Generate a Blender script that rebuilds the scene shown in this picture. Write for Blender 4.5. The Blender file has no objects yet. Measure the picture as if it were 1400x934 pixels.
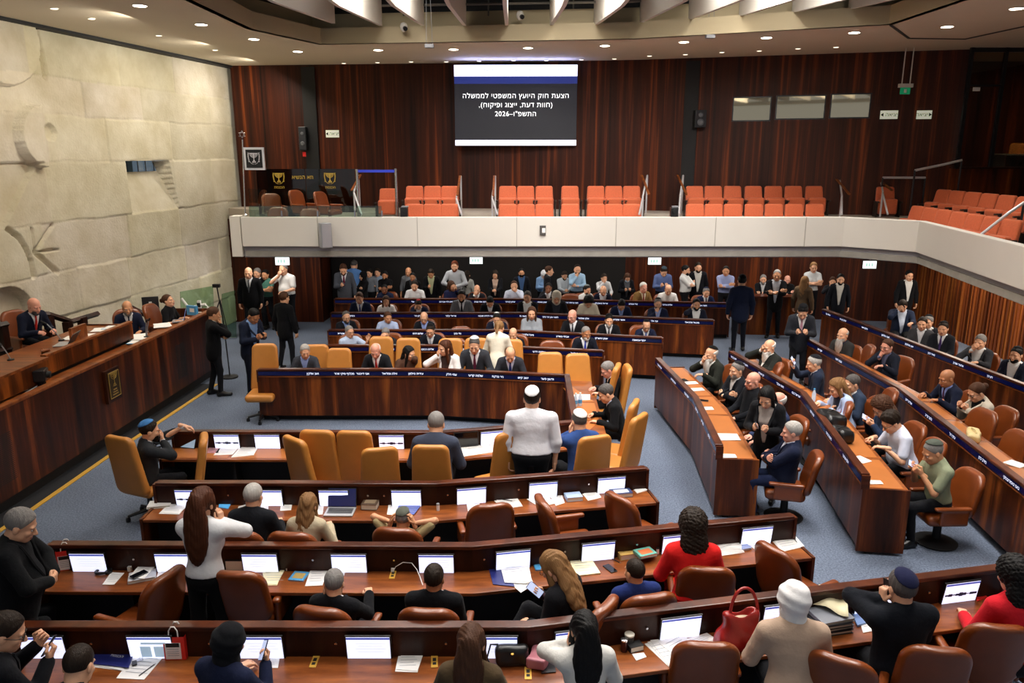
import bpy, bmesh, math, random
import numpy as np
from mathutils import Vector, Matrix

scene = bpy.context.scene
COL = scene.collection

# ------------------------------------------------------------------ camera
F_PX, CAM_H, PITCH = 1057.0, 4.7, math.radians(13.8)
cam_data = bpy.data.cameras.new('camera')
cam_data.sensor_width = 36.0
cam_data.lens = 36.0 * F_PX / 1400.0
cam_data.clip_end = 200
cam = bpy.data.objects.new('camera', cam_data)
COL.objects.link(cam)
cam.location = (0, 0, CAM_H)
cam.rotation_euler = (math.pi / 2 - PITCH, 0, 0)
scene.camera = cam

# ------------------------------------------------------------------ world, lights, exposure
world = bpy.data.worlds.new('hall_ambience'); scene.world = world
world.use_nodes = True
bg = world.node_tree.nodes['Background']
bg.inputs['Color'].default_value = (0.95, 0.97, 1.0, 1)
bg.inputs['Strength'].default_value = 0.30
scene.view_settings.view_transform = 'Standard'
scene.view_settings.look = 'None'
scene.view_settings.exposure = 0.0
scene.view_settings.gamma = 1.0
scene.view_settings.use_curve_mapping = False
try:
    scene.cycles.use_denoising = True
    scene.cycles.max_bounces = 6
    scene.cycles.diffuse_bounces = 4
    scene.cycles.glossy_bounces = 3
    scene.cycles.transmission_bounces = 4
    scene.cycles.transparent_max_bounces = 8
    scene.cycles.sample_clamp_indirect = 4.0
    scene.cycles.caustics_reflective = False
    scene.cycles.caustics_refractive = False
except Exception:
    pass

def area_light(name, loc, size, size_y, power, color, target=None, spread=None):
    d = bpy.data.lights.new(name, 'AREA'); d.shape = 'RECTANGLE'
    d.size = size; d.size_y = size_y; d.energy = power; d.color = color
    if spread: d.spread = spread
    o = bpy.data.objects.new(name, d); COL.objects.link(o); o.location = loc
    if target is not None:
        o.rotation_euler = (Vector(target) - Vector(loc)).to_track_quat('-Z', 'Y').to_euler()
    return o
# the hall's ceiling lamps, above the white fins
for (x, y, w) in ((-2.2, 11.0, 140), (1.0, 11.0, 230), (4.8, 11.0, 300), (-2.2, 7.6, 150), (1.0, 7.6, 220), (4.8, 7.6, 270),
               (-3.0, 4.0, 70), (1.0, 4.0, 80), (5.0, 4.0, 80), (-2.0, 13.9, 130), (1.0, 13.9, 170), (3.9, 13.6, 170)):
    area_light('ceiling_lamp', (x, y, 7.95), 1.6, 1.6, w * 1.75, (1.0, 0.95, 0.90))
# wall washer lamps over the stone wall
for y in (10.5, 14.0, 17.5, 20.5):
    area_light('wall_washer', (-6.4, y, 6.85), 0.5, 1.6, 105, (1.0, 0.92, 0.78), target=(-9.0, y + 0.2, 2.5))
# recessed lamps under the gallery, over the rear rows and the standing people
for x in (-6.2, -3.6, -1.0, 1.6, 4.2, 6.8):
    area_light('gallery_soffit_lamp', (x, 19.6, 2.49), 1.2, .5, 30, (1.0, 0.93, 0.84))
for x in (-2.3, 0.4, 3.0, 5.6, 8.2):
    area_light('gallery_soffit_lamp', (x, 21.2, 2.49), 1.2, .4, 18, (1.0, 0.93, 0.84))
for y in (10.5, 13.0, 15.5, 18.0):
    area_light('gallery_soffit_lamp', (9.6, y, 2.49), .5, 1.2, 42, (1.0, 0.90, 0.78))
    area_light('gallery_soffit_lamp', (11.0, y + .6, 2.49), .3, 1.2, 30, (1.0, 0.86, 0.68))

# ------------------------------------------------------------------ helpers
cP, sP = math.cos(PITCH), math.sin(PITCH)
def ray(px, py):
    u = (px - 700) / F_PX; v = (py - 467) / F_PX
    return (u, cP - v * sP, -sP - v * cP)
def Pz(px, py, z):                  # place in the hall at height z
    r = ray(px, py); t = (z - CAM_H) / r[2]
    return Vector((t * r[0], t * r[1], z))
def Py(px, py, Y):                  # place in the hall at depth Y
    r = ray(px, py); t = Y / r[1]
    return Vector((t * r[0], Y, CAM_H + t * r[2]))
def to_pix(p):
    x, y, z = p[0], p[1], p[2] - CAM_H
    d = y * cP - z * sP
    return 700 + F_PX * x / d, 467 + F_PX * (-z * cP - y * sP) / d

def lin(h):
    h = h.lstrip('#'); out = []
    for i in (0, 2, 4):
        c = int(h[i:i + 2], 16) / 255
        out.append(c / 12.92 if c <= 0.04045 else ((c + 0.055) / 1.055) ** 2.4)
    return (*out, 1.0)

MATS = {}
def mat(name, color, rough=0.5, metal=0.0, emit=None, estr=1.0, noise=None, bump=None, spec=0.5, sheen=0.0, trans=0.0, coat=0.0):
    """color hex; noise=(scale, amount) colour mottling; bump=(scale, strength)"""
    if name in MATS: return MATS[name]
    m = bpy.data.materials.new(name); m.use_nodes = True
    nt = m.node_tree; b = nt.nodes['Principled BSDF']
    c = lin(color) if isinstance(color, str) else color
    b.inputs['Base Color'].default_value = c
    b.inputs['Roughness'].default_value = rough
    b.inputs['Metallic'].default_value = metal
    b.inputs['Specular IOR Level'].default_value = spec
    if sheen: b.inputs['Sheen Weight'].default_value = sheen
    if coat: b.inputs['Coat Weight'].default_value = coat; b.inputs['Coat Roughness'].default_value = 0.15
    if trans: b.inputs['Transmission Weight'].default_value = trans
    if emit:
        b.inputs['Emission Color'].default_value = lin(emit) if isinstance(emit, str) else emit
        b.inputs['Emission Strength'].default_value = estr
    if noise or bump:
        tc = nt.nodes.new('ShaderNodeTexCoord')
    if noise:
        n = nt.nodes.new('ShaderNodeTexNoise'); n.inputs['Scale'].default_value = noise[0]; n.inputs['Detail'].default_value = 5
        nt.links.new(tc.outputs['Object'], n.inputs['Vector'])
        r = nt.nodes.new('ShaderNodeValToRGB'); a = noise[1]
        r.color_ramp.elements[0].position = 0.3; r.color_ramp.elements[1].position = 0.7
        r.color_ramp.elements[0].color = (*[x * (1 - a) for x in c[:3]], 1)
        r.color_ramp.elements[1].color = (*[min(1, x * (1 + a)) for x in c[:3]], 1)
        nt.links.new(n.outputs['Fac'], r.inputs['Fac']); nt.links.new(r.outputs['Color'], b.inputs['Base Color'])
    if bump:
        n2 = nt.nodes.new('ShaderNodeTexNoise'); n2.inputs['Scale'].default_value = bump[0]; n2.inputs['Detail'].default_value = 4
        nt.links.new(tc.outputs['Object'], n2.inputs['Vector'])
        bp = nt.nodes.new('ShaderNodeBump'); bp.inputs['Strength'].default_value = bump[1]; bp.inputs['Distance'].default_value = 0.02
        nt.links.new(n2.outputs['Fac'], bp.inputs['Height']); nt.links.new(bp.outputs['Normal'], b.inputs['Normal'])
    MATS[name] = m
    return m

def wood(name, dark, mid, light, grain=(6.0, 6.0, 0.45), rough=0.35, plank=None, coat=0.0, pos=(0.32, 0.52, 0.74), seam=0.5):
    """veneer: streaks drawn out along z (or along the axis with the small scale)"""
    if name in MATS: return MATS[name]
    m = bpy.data.materials.new(name); m.use_nodes = True
    nt = m.node_tree; b = nt.nodes['Principled BSDF']; N = nt.nodes.new; L = nt.links.new
    g = N('ShaderNodeNewGeometry')
    mp = N('ShaderNodeMapping'); mp.inputs['Scale'].default_value = grain
    L(g.outputs['Position'], mp.inputs['Vector'])
    n = N('ShaderNodeTexNoise'); n.inputs['Scale'].default_value = 1.0; n.inputs['Detail'].default_value = 7; n.inputs['Roughness'].default_value = 0.62; n.inputs['Distortion'].default_value = 0.35
    L(mp.outputs['Vector'], n.inputs['Vector'])
    r = N('ShaderNodeValToRGB'); cr = r.color_ramp
    cr.elements[0].position = pos[0]; cr.elements[0].color = lin(dark)
    cr.elements[1].position = pos[2]; cr.elements[1].color = lin(light)
    e = cr.elements.new(pos[1]); e.color = lin(mid)
    L(n.outputs['Fac'], r.inputs['Fac'])
    out = r.outputs['Color']
    if plank:                        # boards of their own tone along x
        mp2 = N('ShaderNodeMapping'); mp2.inputs['Scale'].default_value = (1 / plank, 1 / plank, 0.0)
        L(g.outputs['Position'], mp2.inputs['Vector'])
        sx = N('ShaderNodeSeparateXYZ'); L(mp2.outputs['Vector'], sx.inputs['Vector'])
        ad = N('ShaderNodeMath'); ad.operation = 'ADD'; L(sx.outputs['X'], ad.inputs[0]); L(sx.outputs['Y'], ad.inputs[1])
        fl = N('ShaderNodeMath'); fl.operation = 'FLOOR'; L(ad.outputs[0], fl.inputs[0])
        wn = N('ShaderNodeTexWhiteNoise'); wn.noise_dimensions = '1D'; L(fl.outputs[0], wn.inputs['W'])
        mr = N('ShaderNodeMapRange'); mr.inputs['To Min'].default_value = 1 - seam; mr.inputs['To Max'].default_value = 1 + seam
        L(wn.outputs['Value'], mr.inputs['Value'])
        mx = N('ShaderNodeMix'); mx.data_type = 'RGBA'; mx.blend_type = 'MULTIPLY'; mx.inputs['Factor'].default_value = 1.0
        cb = N('ShaderNodeCombineColor')
        for k in ('Red', 'Green', 'Blue'): L(mr.outputs['Result'], cb.inputs[k])
        L(out, mx.inputs['A']); L(cb.outputs['Color'], mx.inputs['B']); out = mx.outputs['Result']
    L(out, b.inputs['Base Color'])
    b.inputs['Roughness'].default_value = rough; b.inputs['Specular IOR Level'].default_value = .22
    if coat: b.inputs['Coat Weight'].default_value = coat; b.inputs['Coat Roughness'].default_value = 0.2
    MATS[name] = m
    return m

def glass(name, tint='#cfe3dc', alpha=0.25, rough=0.03):
    if name in MATS: return MATS[name]
    m = bpy.data.materials.new(name); m.use_nodes = True
    nt = m.node_tree; nt.nodes.clear(); N = nt.nodes.new; L = nt.links.new
    o = N('ShaderNodeOutputMaterial'); t = N('ShaderNodeBsdfTransparent'); t.inputs['Color'].default_value = lin(tint)
    gl = N('ShaderNodeBsdfGlossy'); gl.inputs['Roughness'].default_value = rough
    fr = N('ShaderNodeFresnel'); fr.inputs['IOR'].default_value = 1.5
    mx = N('ShaderNodeMixShader'); mm = N('ShaderNodeMath'); mm.operation = 'ADD'; mm.inputs[1].default_value = alpha * 0.15
    L(fr.outputs[0], mm.inputs[0]); L(mm.outputs[0], mx.inputs[0]); L(t.outputs[0], mx.inputs[1]); L(gl.outputs[0], mx.inputs[2])
    L(mx.outputs[0], o.inputs['Surface'])
    MATS[name] = m
    return m

class MB:
    def __init__(s): s.v = []; s.f = []
    def add(s, verts, faces):
        b = len(s.v); s.v += [tuple(p) for p in verts]; s.f += [tuple(i + b for i in f) for f in faces]; return s
    def box(s, c, d, rz=0.0, M=None):
        x, y, z = d[0] / 2, d[1] / 2, d[2] / 2
        P = [Vector((a * x, b_ * y, e * z)) for e in (-1, 1) for b_ in (-1, 1) for a in (-1, 1)]
        R = M if M is not None else Matrix.Rotation(rz, 4, 'Z')
        P = [(R @ p) + Vector(c) for p in P]
        return s.add(P, [(0, 2, 3, 1), (4, 5, 7, 6), (0, 1, 5, 4), (2, 6, 7, 3), (0, 4, 6, 2), (1, 3, 7, 5)])
    def prism(s, poly, z0, z1):
        n = len(poly)
        a = sum(poly[i][0] * poly[(i + 1) % n][1] - poly[(i + 1) % n][0] * poly[i][1] for i in range(n))
        if a < 0: poly = poly[::-1]
        P = [(p[0], p[1], z0) for p in poly] + [(p[0], p[1], z1) for p in poly]
        Fc = [tuple(range(n))[::-1], tuple(range(n, 2 * n))] + [(i, (i + 1) % n, n + (i + 1) % n, n + i) for i in range(n)]
        return s.add(P, Fc)
    def extr(s, poly3, d):
        """solid from a planar 3D outline pushed along d"""
        n = len(poly3); d = Vector(d)
        P = [Vector(p) for p in poly3] + [Vector(p) + d for p in poly3]
        return s.add(P, [tuple(range(n))[::-1], tuple(range(n, 2 * n))] + [(i, (i + 1) % n, n + (i + 1) % n, n + i) for i in range(n)])
    def ribbon(s, pl, o0, o1, z0, z1):
        """solid strip between two offsets (to the right of travel = positive) of a plan polyline"""
        A, B = offset(pl, o0), offset(pl, o1); n = len(pl)
        P = []
        for i in range(n):
            P += [(A[i][0], A[i][1], z0), (B[i][0], B[i][1], z0), (B[i][0], B[i][1], z1), (A[i][0], A[i][1], z1)]
        Fc = []
        for i in range(n - 1):
            a, b = 4 * i, 4 * i + 4
            for k in range(4):
                k2 = (k + 1) % 4; Fc.append((a + k, a + k2, b + k2, b + k))
        Fc += [(0, 3, 2, 1), (4 * n - 4, 4 * n - 3, 4 * n - 2, 4 * n - 1)]
        return s.add(P, Fc)
    def tube(s, pts, r, n=8, cap=True):
        pts = [Vector(p) for p in pts]; rs = r if isinstance(r, (list, tuple)) else [r] * len(pts)
        rings = []; up = None
        for i, p in enumerate(pts):
            d = (pts[min(i + 1, len(pts) - 1)] - pts[max(i - 1, 0)]).normalized()
            if up is None:
                up = Vector((0, 0, 1)) if abs(d.z) < .9 else Vector((1, 0, 0))
            x = d.cross(up).normalized(); y = x.cross(d).normalized(); up = y
            rings.append([p + (x * math.cos(2 * math.pi * k / n) + y * math.sin(2 * math.pi * k / n)) * rs[i] for k in range(n)])
        P = [q for rg in rings for q in rg]; Fc = []
        for i in range(len(pts) - 1):
            for k in range(n):
                Fc.append((i * n + k, i * n + (k + 1) % n, (i + 1) * n + (k + 1) % n, (i + 1) * n + k))
        if cap: Fc += [tuple(range(n))[::-1], tuple(range((len(pts) - 1) * n, len(pts) * n))]
        return s.add(P, Fc)
    def lathe(s, prof, c, n=16):
        """prof: (r, z) list"""
        P = []; Fc = []
        for (r, z) in prof:
            P += [(c[0] + r * math.cos(2 * math.pi * k / n), c[1] + r * math.sin(2 * math.pi * k / n), c[2] + z) for k in range(n)]
        for i in range(len(prof) - 1):
            for k in range(n):
                Fc.append((i * n + k, i * n + (k + 1) % n, (i + 1) * n + (k + 1) % n, (i + 1) * n + k))
        Fc += [tuple(range(n))[::-1], tuple(range((len(prof) - 1) * n, len(prof) * n))]
        return s.add(P, Fc)
    def build(s, name, m, parent=None, bevel=0.0, smooth=False, loc=None, fixn=True):
        me = bpy.data.meshes.new(name); me.from_pydata(s.v, [], s.f)
        if fixn:
            bm = bmesh.new(); bm.from_mesh(me); bmesh.ops.recalc_face_normals(bm, faces=bm.faces); bm.to_mesh(me); bm.free()
        me.materials.append(m)
        if smooth:
            me.shade_smooth(); me.set_sharp_from_angle(angle=math.radians(40))
        o = bpy.data.objects.new(name, me); COL.objects.link(o)
        if loc is not None: o.location = loc
        if parent is not None: o.parent = parent
        if bevel:
            bv = o.modifiers.new('bevel', 'BEVEL'); bv.width = bevel; bv.segments = 2; bv.limit_method = 'ANGLE'; bv.angle_limit = math.radians(40)
        return o

def offset(pl, o):
    n = len(pl); out = []
    for i in range(n):
        p = Vector(pl[i][:2])
        nn = []
        if i > 0:
            d = (p - Vector(pl[i - 1][:2])).normalized(); nn.append(Vector((d.y, -d.x)))
        if i < n - 1:
            d = (Vector(pl[i + 1][:2]) - p).normalized(); nn.append(Vector((d.y, -d.x)))
        if len(nn) == 2:
            m_ = (nn[0] + nn[1]).normalized(); k = 1 / max(.3, m_.dot(nn[0])); q = p + m_ * o * k
        else: q = p + nn[0] * o
        out.append((q.x, q.y))
    return out

def at_len(pl, t):
    """point and heading at distance t along a plan polyline"""
    for i in range(len(pl) - 1):
        a, b = Vector(pl[i][:2]), Vector(pl[i + 1][:2]); L_ = (b - a).length
        if t <= L_ or i == len(pl) - 2:
            d = (b - a) / L_; return a + d * t, d
        t -= L_

def tag(o, label, cat, group=None):
    o['label'] = label; o['category'] = cat
    if group: o['group'] = group
    return o
def structure(o): o['kind'] = 'structure'; return o
def empty(name, loc, rz=0.0, label=None, cat=None, group=None):
    o = bpy.data.objects.new(name, None); COL.objects.link(o); o.location = loc; o.rotation_euler = (0, 0, rz)
    o.empty_display_size = 0.1
    if label: tag(o, label, cat, group)
    return o
def copy_tree(o, parent=None):
    c = o.copy(); COL.objects.link(c); c.parent = parent
    for ch in list(o.children): copy_tree(ch, c)
    return c
def obj(name, me, m, parent=None, loc=None, rz=0.0):
    o = bpy.data.objects.new(name, me); COL.objects.link(o)
    if m is not None:
        if len(me.materials) == 0: me.materials.append(m)
        else:
            o.material_slots[0].link = 'OBJECT'; o.material_slots[0].material = m
    if parent is not None: o.parent = parent
    if loc is not None: o.location = loc
    o.rotation_euler = (0, 0, rz)
    return o

def heb(s):
    """right-to-left order for the left-to-right text object"""
    sw = {'(': ')', ')': '('}
    return ''.join(sw.get(c, c) for c in s[::-1])
def text(s, loc, size, M, m, parent=None, name='lettering', align='CENTER', extr=0.001, bold=0.0, spc=1.0):
    cu = bpy.data.curves.new(name, 'FONT'); cu.body = s; cu.size = size; cu.align_x = align; cu.align_y = 'CENTER'
    cu.extrude = extr; cu.space_character = spc; cu.offset = bold; cu.resolution_u = 2
    cu.materials.append(m)
    o = bpy.data.objects.new(name, cu); COL.objects.link(o)
    o.matrix_world = Matrix.Translation(loc) @ M.to_4x4()
    if parent is not None:
        o.parent = parent; o.matrix_parent_inverse = parent_world(parent).inverted()
    return o
def parent_world(p):
    m = p.matrix_basis.copy()
    q = p.parent; c = p
    while q is not None:
        m = q.matrix_basis @ c.matrix_parent_inverse @ m; c = q; q = q.parent
    return m
def facing(nx, ny, tilt=0.0):
    """rotation whose local +Z looks along plan direction (nx, ny), +Y up"""
    z = Vector((nx, ny, 0)).normalized(); z = (z * math.cos(tilt) + Vector((0, 0, 1)) * math.sin(tilt)).normalized()
    x = Vector((0, 0, 1)).cross(z).normalized(); y = z.cross(x)
    return Matrix((x, y, z)).transposed()

# signed distance modelling: soft padded, fleshy and cloth shapes
def surf_net(D, o, h):
    S = D < 0
    nx, ny, nz = D.shape
    def cr(A, i, j, k): return A[i:nx - 1 + i, j:ny - 1 + j, k:nz - 1 + k]
    cnt = np.zeros((nx - 1, ny - 1, nz - 1), np.int8)
    C8 = [(i, j, k) for i in (0, 1) for j in (0, 1) for k in (0, 1)]
    for c in C8: cnt += cr(S, *c)
    act = (cnt > 0) & (cnt < 8)
    idx = np.argwhere(act)
    n = len(idx)
    if n == 0: return np.zeros((0, 3)), np.zeros((0, 4), int)
    vid = np.full(act.shape, -1, np.int32); vid[act] = np.arange(n)
    vals = np.stack([D[idx[:, 0] + c[0], idx[:, 1] + c[1], idx[:, 2] + c[2]] for c in C8], 1)
    pos = np.zeros((n, 3)); w = np.zeros(n)
    Cc = np.array(C8, float)
    for a in range(8):
        for b in range(a + 1, 8):
            if abs(Cc[a] - Cc[b]).sum() != 1: continue
            m = (vals[:, a] < 0) != (vals[:, b] < 0)
            d = vals[:, a] - vals[:, b]; d = np.where(np.abs(d) < 1e-12, 1e-12, d)
            t = np.clip(vals[:, a] / d, 0, 1)
            pos += np.where(m[:, None], Cc[a] + t[:, None] * (Cc[b] - Cc[a]), 0); w += m
    pos = pos / np.maximum(w, 1)[:, None]
    V = (idx + pos) * h + np.array(o)
    Fs = []
    for ax in range(3):
        sl0 = [slice(1, -1)] * 3; sl0[ax] = slice(0, -1)
        sl1 = [slice(1, -1)] * 3; sl1[ax] = slice(1, None)
        s0, s1 = S[tuple(sl0)], S[tuple(sl1)]
        e = np.argwhere(s0 != s1)
        if len(e) == 0: continue
        fl = s0[e[:, 0], e[:, 1], e[:, 2]]
        base = e + 1; base[:, ax] -= 1
        u, v = (ax + 1) % 3, (ax + 2) % 3
        q = []
        for du, dv in ((-1, -1), (0, -1), (0, 0), (-1, 0)):
            p = base.copy(); p[:, u] += du; p[:, v] += dv
            q.append(vid[p[:, 0], p[:, 1], p[:, 2]])
        q = np.stack(q, 1); q[~fl] = q[~fl][:, ::-1]
        Fs.append(q)
    return V, (np.concatenate(Fs) if Fs else np.zeros((0, 4), int))

def np_mesh(name, V, Fq, smooth=True):
    me = bpy.data.meshes.new(name)
    nv, nf = len(V), len(Fq)
    me.vertices.add(nv); me.vertices.foreach_set('co', np.asarray(V, np.float32).ravel())
    me.loops.add(nf * 4); me.loops.foreach_set('vertex_index', np.asarray(Fq, np.int32).ravel())
    me.polygons.add(nf); me.polygons.foreach_set('loop_start', np.arange(0, nf * 4, 4, dtype=np.int32))
    me.polygons.foreach_set('loop_total', np.full(nf, 4, np.int32))
    me.update(calc_edges=True)
    if smooth: me.shade_smooth()
    return me

def field(fn, lo, hi, h):
    """surface of fn(X,Y,Z) < 0 inside a box"""
    lo = np.array(lo, float); hi = np.array(hi, float)
    n = np.ceil((hi - lo) / h).astype(int) + 1
    ax = [lo[i] + h * np.arange(n[i]) for i in range(3)]
    X, Y, Z = np.meshgrid(*ax, indexing='ij')
    return surf_net(fn(X, Y, Z), lo, h)
def ell(X, Y, Z, c, r):
    x, y, z = (X - c[0]) / r[0], (Y - c[1]) / r[1], (Z - c[2]) / r[2]
    k0 = np.sqrt(x * x + y * y + z * z) + 1e-9
    k1 = np.sqrt((x / r[0]) ** 2 + (y / r[1]) ** 2 + (z / r[2]) ** 2) + 1e-9
    return k0 * (k0 - 1) / k1
def caps(X, Y, Z, a, b, ra, rb):
    a = np.array(a, float); d = np.array(b, float) - a; L2 = (d * d).sum() + 1e-12
    t = np.clip(((X - a[0]) * d[0] + (Y - a[1]) * d[1] + (Z - a[2]) * d[2]) / L2, 0, 1)
    return np.sqrt((X - a[0] - t * d[0]) ** 2 + (Y - a[1] - t * d[1]) ** 2 + (Z - a[2] - t * d[2]) ** 2) - (ra + (rb - ra) * t)
def rbox(X, Y, Z, c, d, r):
    qx, qy, qz = np.abs(X - c[0]) - d[0] / 2 + r, np.abs(Y - c[1]) - d[1] / 2 + r, np.abs(Z - c[2]) - d[2] / 2 + r
    return np.sqrt(np.maximum(qx, 0) ** 2 + np.maximum(qy, 0) ** 2 + np.maximum(qz, 0) ** 2) + np.minimum(np.maximum(qx, np.maximum(qy, qz)), 0) - r
def smin(a, b, k):
    h_ = np.clip(0.5 + 0.5 * (b - a) / k, 0, 1)
    return b * (1 - h_) + a * h_ - k * h_ * (1 - h_)
def smax(a, b, k): return -smin(-a, -b, k)

# ------------------------------------------------------------------ materials
W_WALL = wood('rosewood_wall', '#150703', '#431a08', '#96491a', grain=(6.5, 6.5, 0.14), plank=0.31, rough=0.5, seam=0.16, pos=(0.30, 0.54, 0.78))
W_SLAT = wood('slatted_wood', '#2a1208', '#73391a', '#b9702f', grain=(9, 9, 0.10), plank=0.14, rough=0.45, seam=0.45)
W_PANEL = wood('rosewood_panel', '#1a0a03', '#4d2109', '#96511c', grain=(4.5, 4.5, 0.35), plank=0.5, rough=0.35, seam=0.22, coat=0.06)
W_RAIL = wood('mahogany_rail', '#2a0f08', '#48200f', '#683216', grain=(2.0, 2.0, 14), rough=0.28, coat=0.25)
W_TOP = wood('worktop_wood', '#5a2c12', '#7e431d', '#9c5a28', grain=(1.6, 9, 6), rough=0.34, coat=0.2)
W_DARK = wood('dark_wood', '#170a06', '#2c130b', '#43200f', grain=(4, 4, 0.5), rough=0.35)
M_LEATHER_TOP = mat('worktop_leather', '#a3602a', rough=0.4, noise=(3, 0.08))
M_BLACK = mat('matte_black', '#0b0b0d', rough=0.7)
M_BLACKPL = mat('black_plastic', '#141416', rough=0.35)
M_GREYPL = mat('grey_plastic', '#8b8d92', rough=0.45)
M_WHITEPAINT = mat('white_paint', '#d9d4cb', rough=0.6, noise=(0.8, 0.03))
M_SHADE_GRILLE = mat('shade_grille_grey', '#9c9aa0', rough=0.65)  # painted shade of the white parapet band, and the grey loudspeaker grille
M_CEIL = mat('ceiling_paint', '#e2d6be', rough=0.75, noise=(0.5, 0.03))
M_FASCIA = mat('fascia_paint', '#c2b391', rough=0.7, noise=(0.6, 0.03))
M_FIN = mat('fin_white', '#e9e4da', rough=0.55)
M_CHROME = mat('brushed_steel', '#c9c9cc', rough=0.25, metal=1.0)
M_BRASS = mat('brass_strip', '#d9aa45', rough=0.4, metal=0.15)
M_NAVYLED = mat('navy_name_display', '#05081c', rough=0.15, emit='#0a1040', estr=0.5)
M_LED = mat('led_lettering', '#ffffff', emit='#dfe6ff', estr=1.3)
M_SCREEN = mat('lit_screen', '#e8ecff', rough=0.3, emit='#dfe4ff', estr=1.15)
M_SCRBAR = mat('screen_title_bar', '#3a4aa8', rough=0.3, emit='#3d4db0', estr=0.7)
M_SCRGREY = mat('screen_grey_block', '#8ea3b8', rough=0.3, emit='#9db4c6', estr=0.7)
M_SCRDARK = mat('screen_photo_dark', '#20243a', rough=0.3, emit='#20243f', estr=0.5)
M_GLOW = mat('lamp_lens', '#ffffff', emit='#fff2dc', estr=14)
M_GLOW2 = mat('small_lamp_lens', '#ffffff', emit='#fff2dc', estr=1.6)
M_GLASS = glass('clear_glass', '#dfeee6', 0.25)
M_PAPER = mat('white_paper', '#f1efec', rough=0.7)
M_PAPERY = mat('cream_paper', '#ece4bd', rough=0.7)

# carpet
def carpet():
    m = bpy.data.materials.new('blue_grey_carpet'); m.use_nodes = True; nt = m.node_tree; b = nt.nodes['Principled BSDF']; N = nt.nodes.new; L = nt.links.new
    g = N('ShaderNodeNewGeometry')
    n1 = N('ShaderNodeTexNoise'); n1.inputs['Scale'].default_value = 48; n1.inputs['Detail'].default_value = 3; L(g.outputs['Position'], n1.inputs['Vector'])
    n2 = N('ShaderNodeTexNoise'); n2.inputs['Scale'].default_value = 0.7; L(g.outputs['Position'], n2.inputs['Vector'])
    ad = N('ShaderNodeMath'); ad.operation = 'MULTIPLY_ADD'; ad.inputs[1].default_value = 0.35; L(n2.outputs['Fac'], ad.inputs[0]); L(n1.outputs['Fac'], ad.inputs[2])
    r = N('ShaderNodeValToRGB'); r.color_ramp.elements[0].position = 0.42; r.color_ramp.elements[0].color = lin('#3a4253'); r.color_ramp.elements[1].position = 0.95; r.color_ramp.elements[1].color = lin('#758195')
    L(ad.outputs[0], r.inputs['Fac']); L(r.outputs['Color'], b.inputs['Base Color']); b.inputs['Roughness'].default_value = 0.95
    bp = N('ShaderNodeBump'); bp.inputs['Strength'].default_value = 0.4; L(n1.outputs['Fac'], bp.inputs['Height']); L(bp.outputs['Normal'], b.inputs['Normal'])
    return m
M_CARPET = carpet()
def limestone():
    m = bpy.data.materials.new('limestone'); m.use_nodes = True; nt = m.node_tree; b = nt.nodes['Principled BSDF']; N = nt.nodes.new; L = nt.links.new
    g = N('ShaderNodeNewGeometry'); tc = N('ShaderNodeVertexColor'); tc.layer_name = 'stone_tone'
    n1 = N('ShaderNodeTexNoise'); n1.inputs['Scale'].default_value = 1.3; n1.inputs['Detail'].default_value = 8; n1.inputs['Roughness'].default_value = 0.6; L(g.outputs['Position'], n1.inputs['Vector'])
    r = N('ShaderNodeValToRGB'); r.color_ramp.elements[0].position = 0.3; r.color_ramp.elements[0].color = lin('#c6bc9f'); r.color_ramp.elements[1].position = 0.72; r.color_ramp.elements[1].color = lin('#e4decd')
    L(n1.outputs['Fac'], r.inputs['Fac'])
    mx = N('ShaderNodeMix'); mx.data_type = 'RGBA'; mx.blend_type = 'MULTIPLY'; mx.inputs['Factor'].default_value = 1.0
    L(r.outputs['Color'], mx.inputs['A']); L(tc.outputs['Color'], mx.inputs['B']); L(mx.outputs['Result'], b.inputs['Base Color'])
    b.inputs['Roughness'].default_value = 0.9
    mp = N('ShaderNodeMapping'); mp.inputs['Scale'].default_value = (1, 1, 1); L(g.outputs['Position'], mp.inputs['Vector'])
    n2 = N('ShaderNodeTexNoise'); n2.inputs['Scale'].default_value = 22; n2.inputs['Detail'].default_value = 5; L(mp.outputs['Vector'], n2.inputs['Vector'])
    bp = N('ShaderNodeBump'); bp.inputs['Strength'].default_value = 0.35; bp.inputs['Distance'].default_value = 0.03; L(n2.outputs['Fac'], bp.inputs['Height']); L(bp.outputs['Normal'], b.inputs['Normal'])
    return m
M_STONE = limestone()

# ------------------------------------------------------------------ the hall
structure(MB().box((1, 11, -0.05), (26, 28, 0.1)).build('floor', M_CARPET))

# stone relief wall on the left: one carved surface
ST0 = Vector((-7.57, 23.4)); STD = Vector((-math.sin(math.radians(8.6)), -math.cos(math.radians(8.6))))   # from the far corner toward the viewer
STN = Vector((STD.y * -1, STD.x)) if STD.y * -1 > 0 else Vector((-STD.y, STD.x))                                # into the hall
def st_at(px, py):
    """(distance along the wall, height) of a place on the stone wall"""
    r = ray(px, py); n = STN
    t = (ST0.x * n.x + ST0.y * n.y) / (r[0] * n.x + r[1] * n.y)
    p = Vector((r[0] * t, r[1] * t)); return ((p - ST0).dot(STD), CAM_H + t * r[2])
def vnoise(T, Z):
    rs = np.random.RandomState(3); out = np.zeros_like(T)
    for f, a in ((5.0, .5), (11.0, .35), (19.0, .25)):
        L = rs.rand(400, 400); u, v = T * f, Z * f * 1.3; i, j = np.floor(u).astype(int) % 399, np.floor(v).astype(int) % 399; x, y = u - np.floor(u), v - np.floor(v)
        x, y = x * x * (3 - 2 * x), y * y * (3 - 2 * y)
        out += a * ((L[i, j] * (1 - x) + L[i + 1, j] * x) * (1 - y) + (L[i, j + 1] * (1 - x) + L[i + 1, j + 1] * x) * y - .5)
    return out
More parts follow.
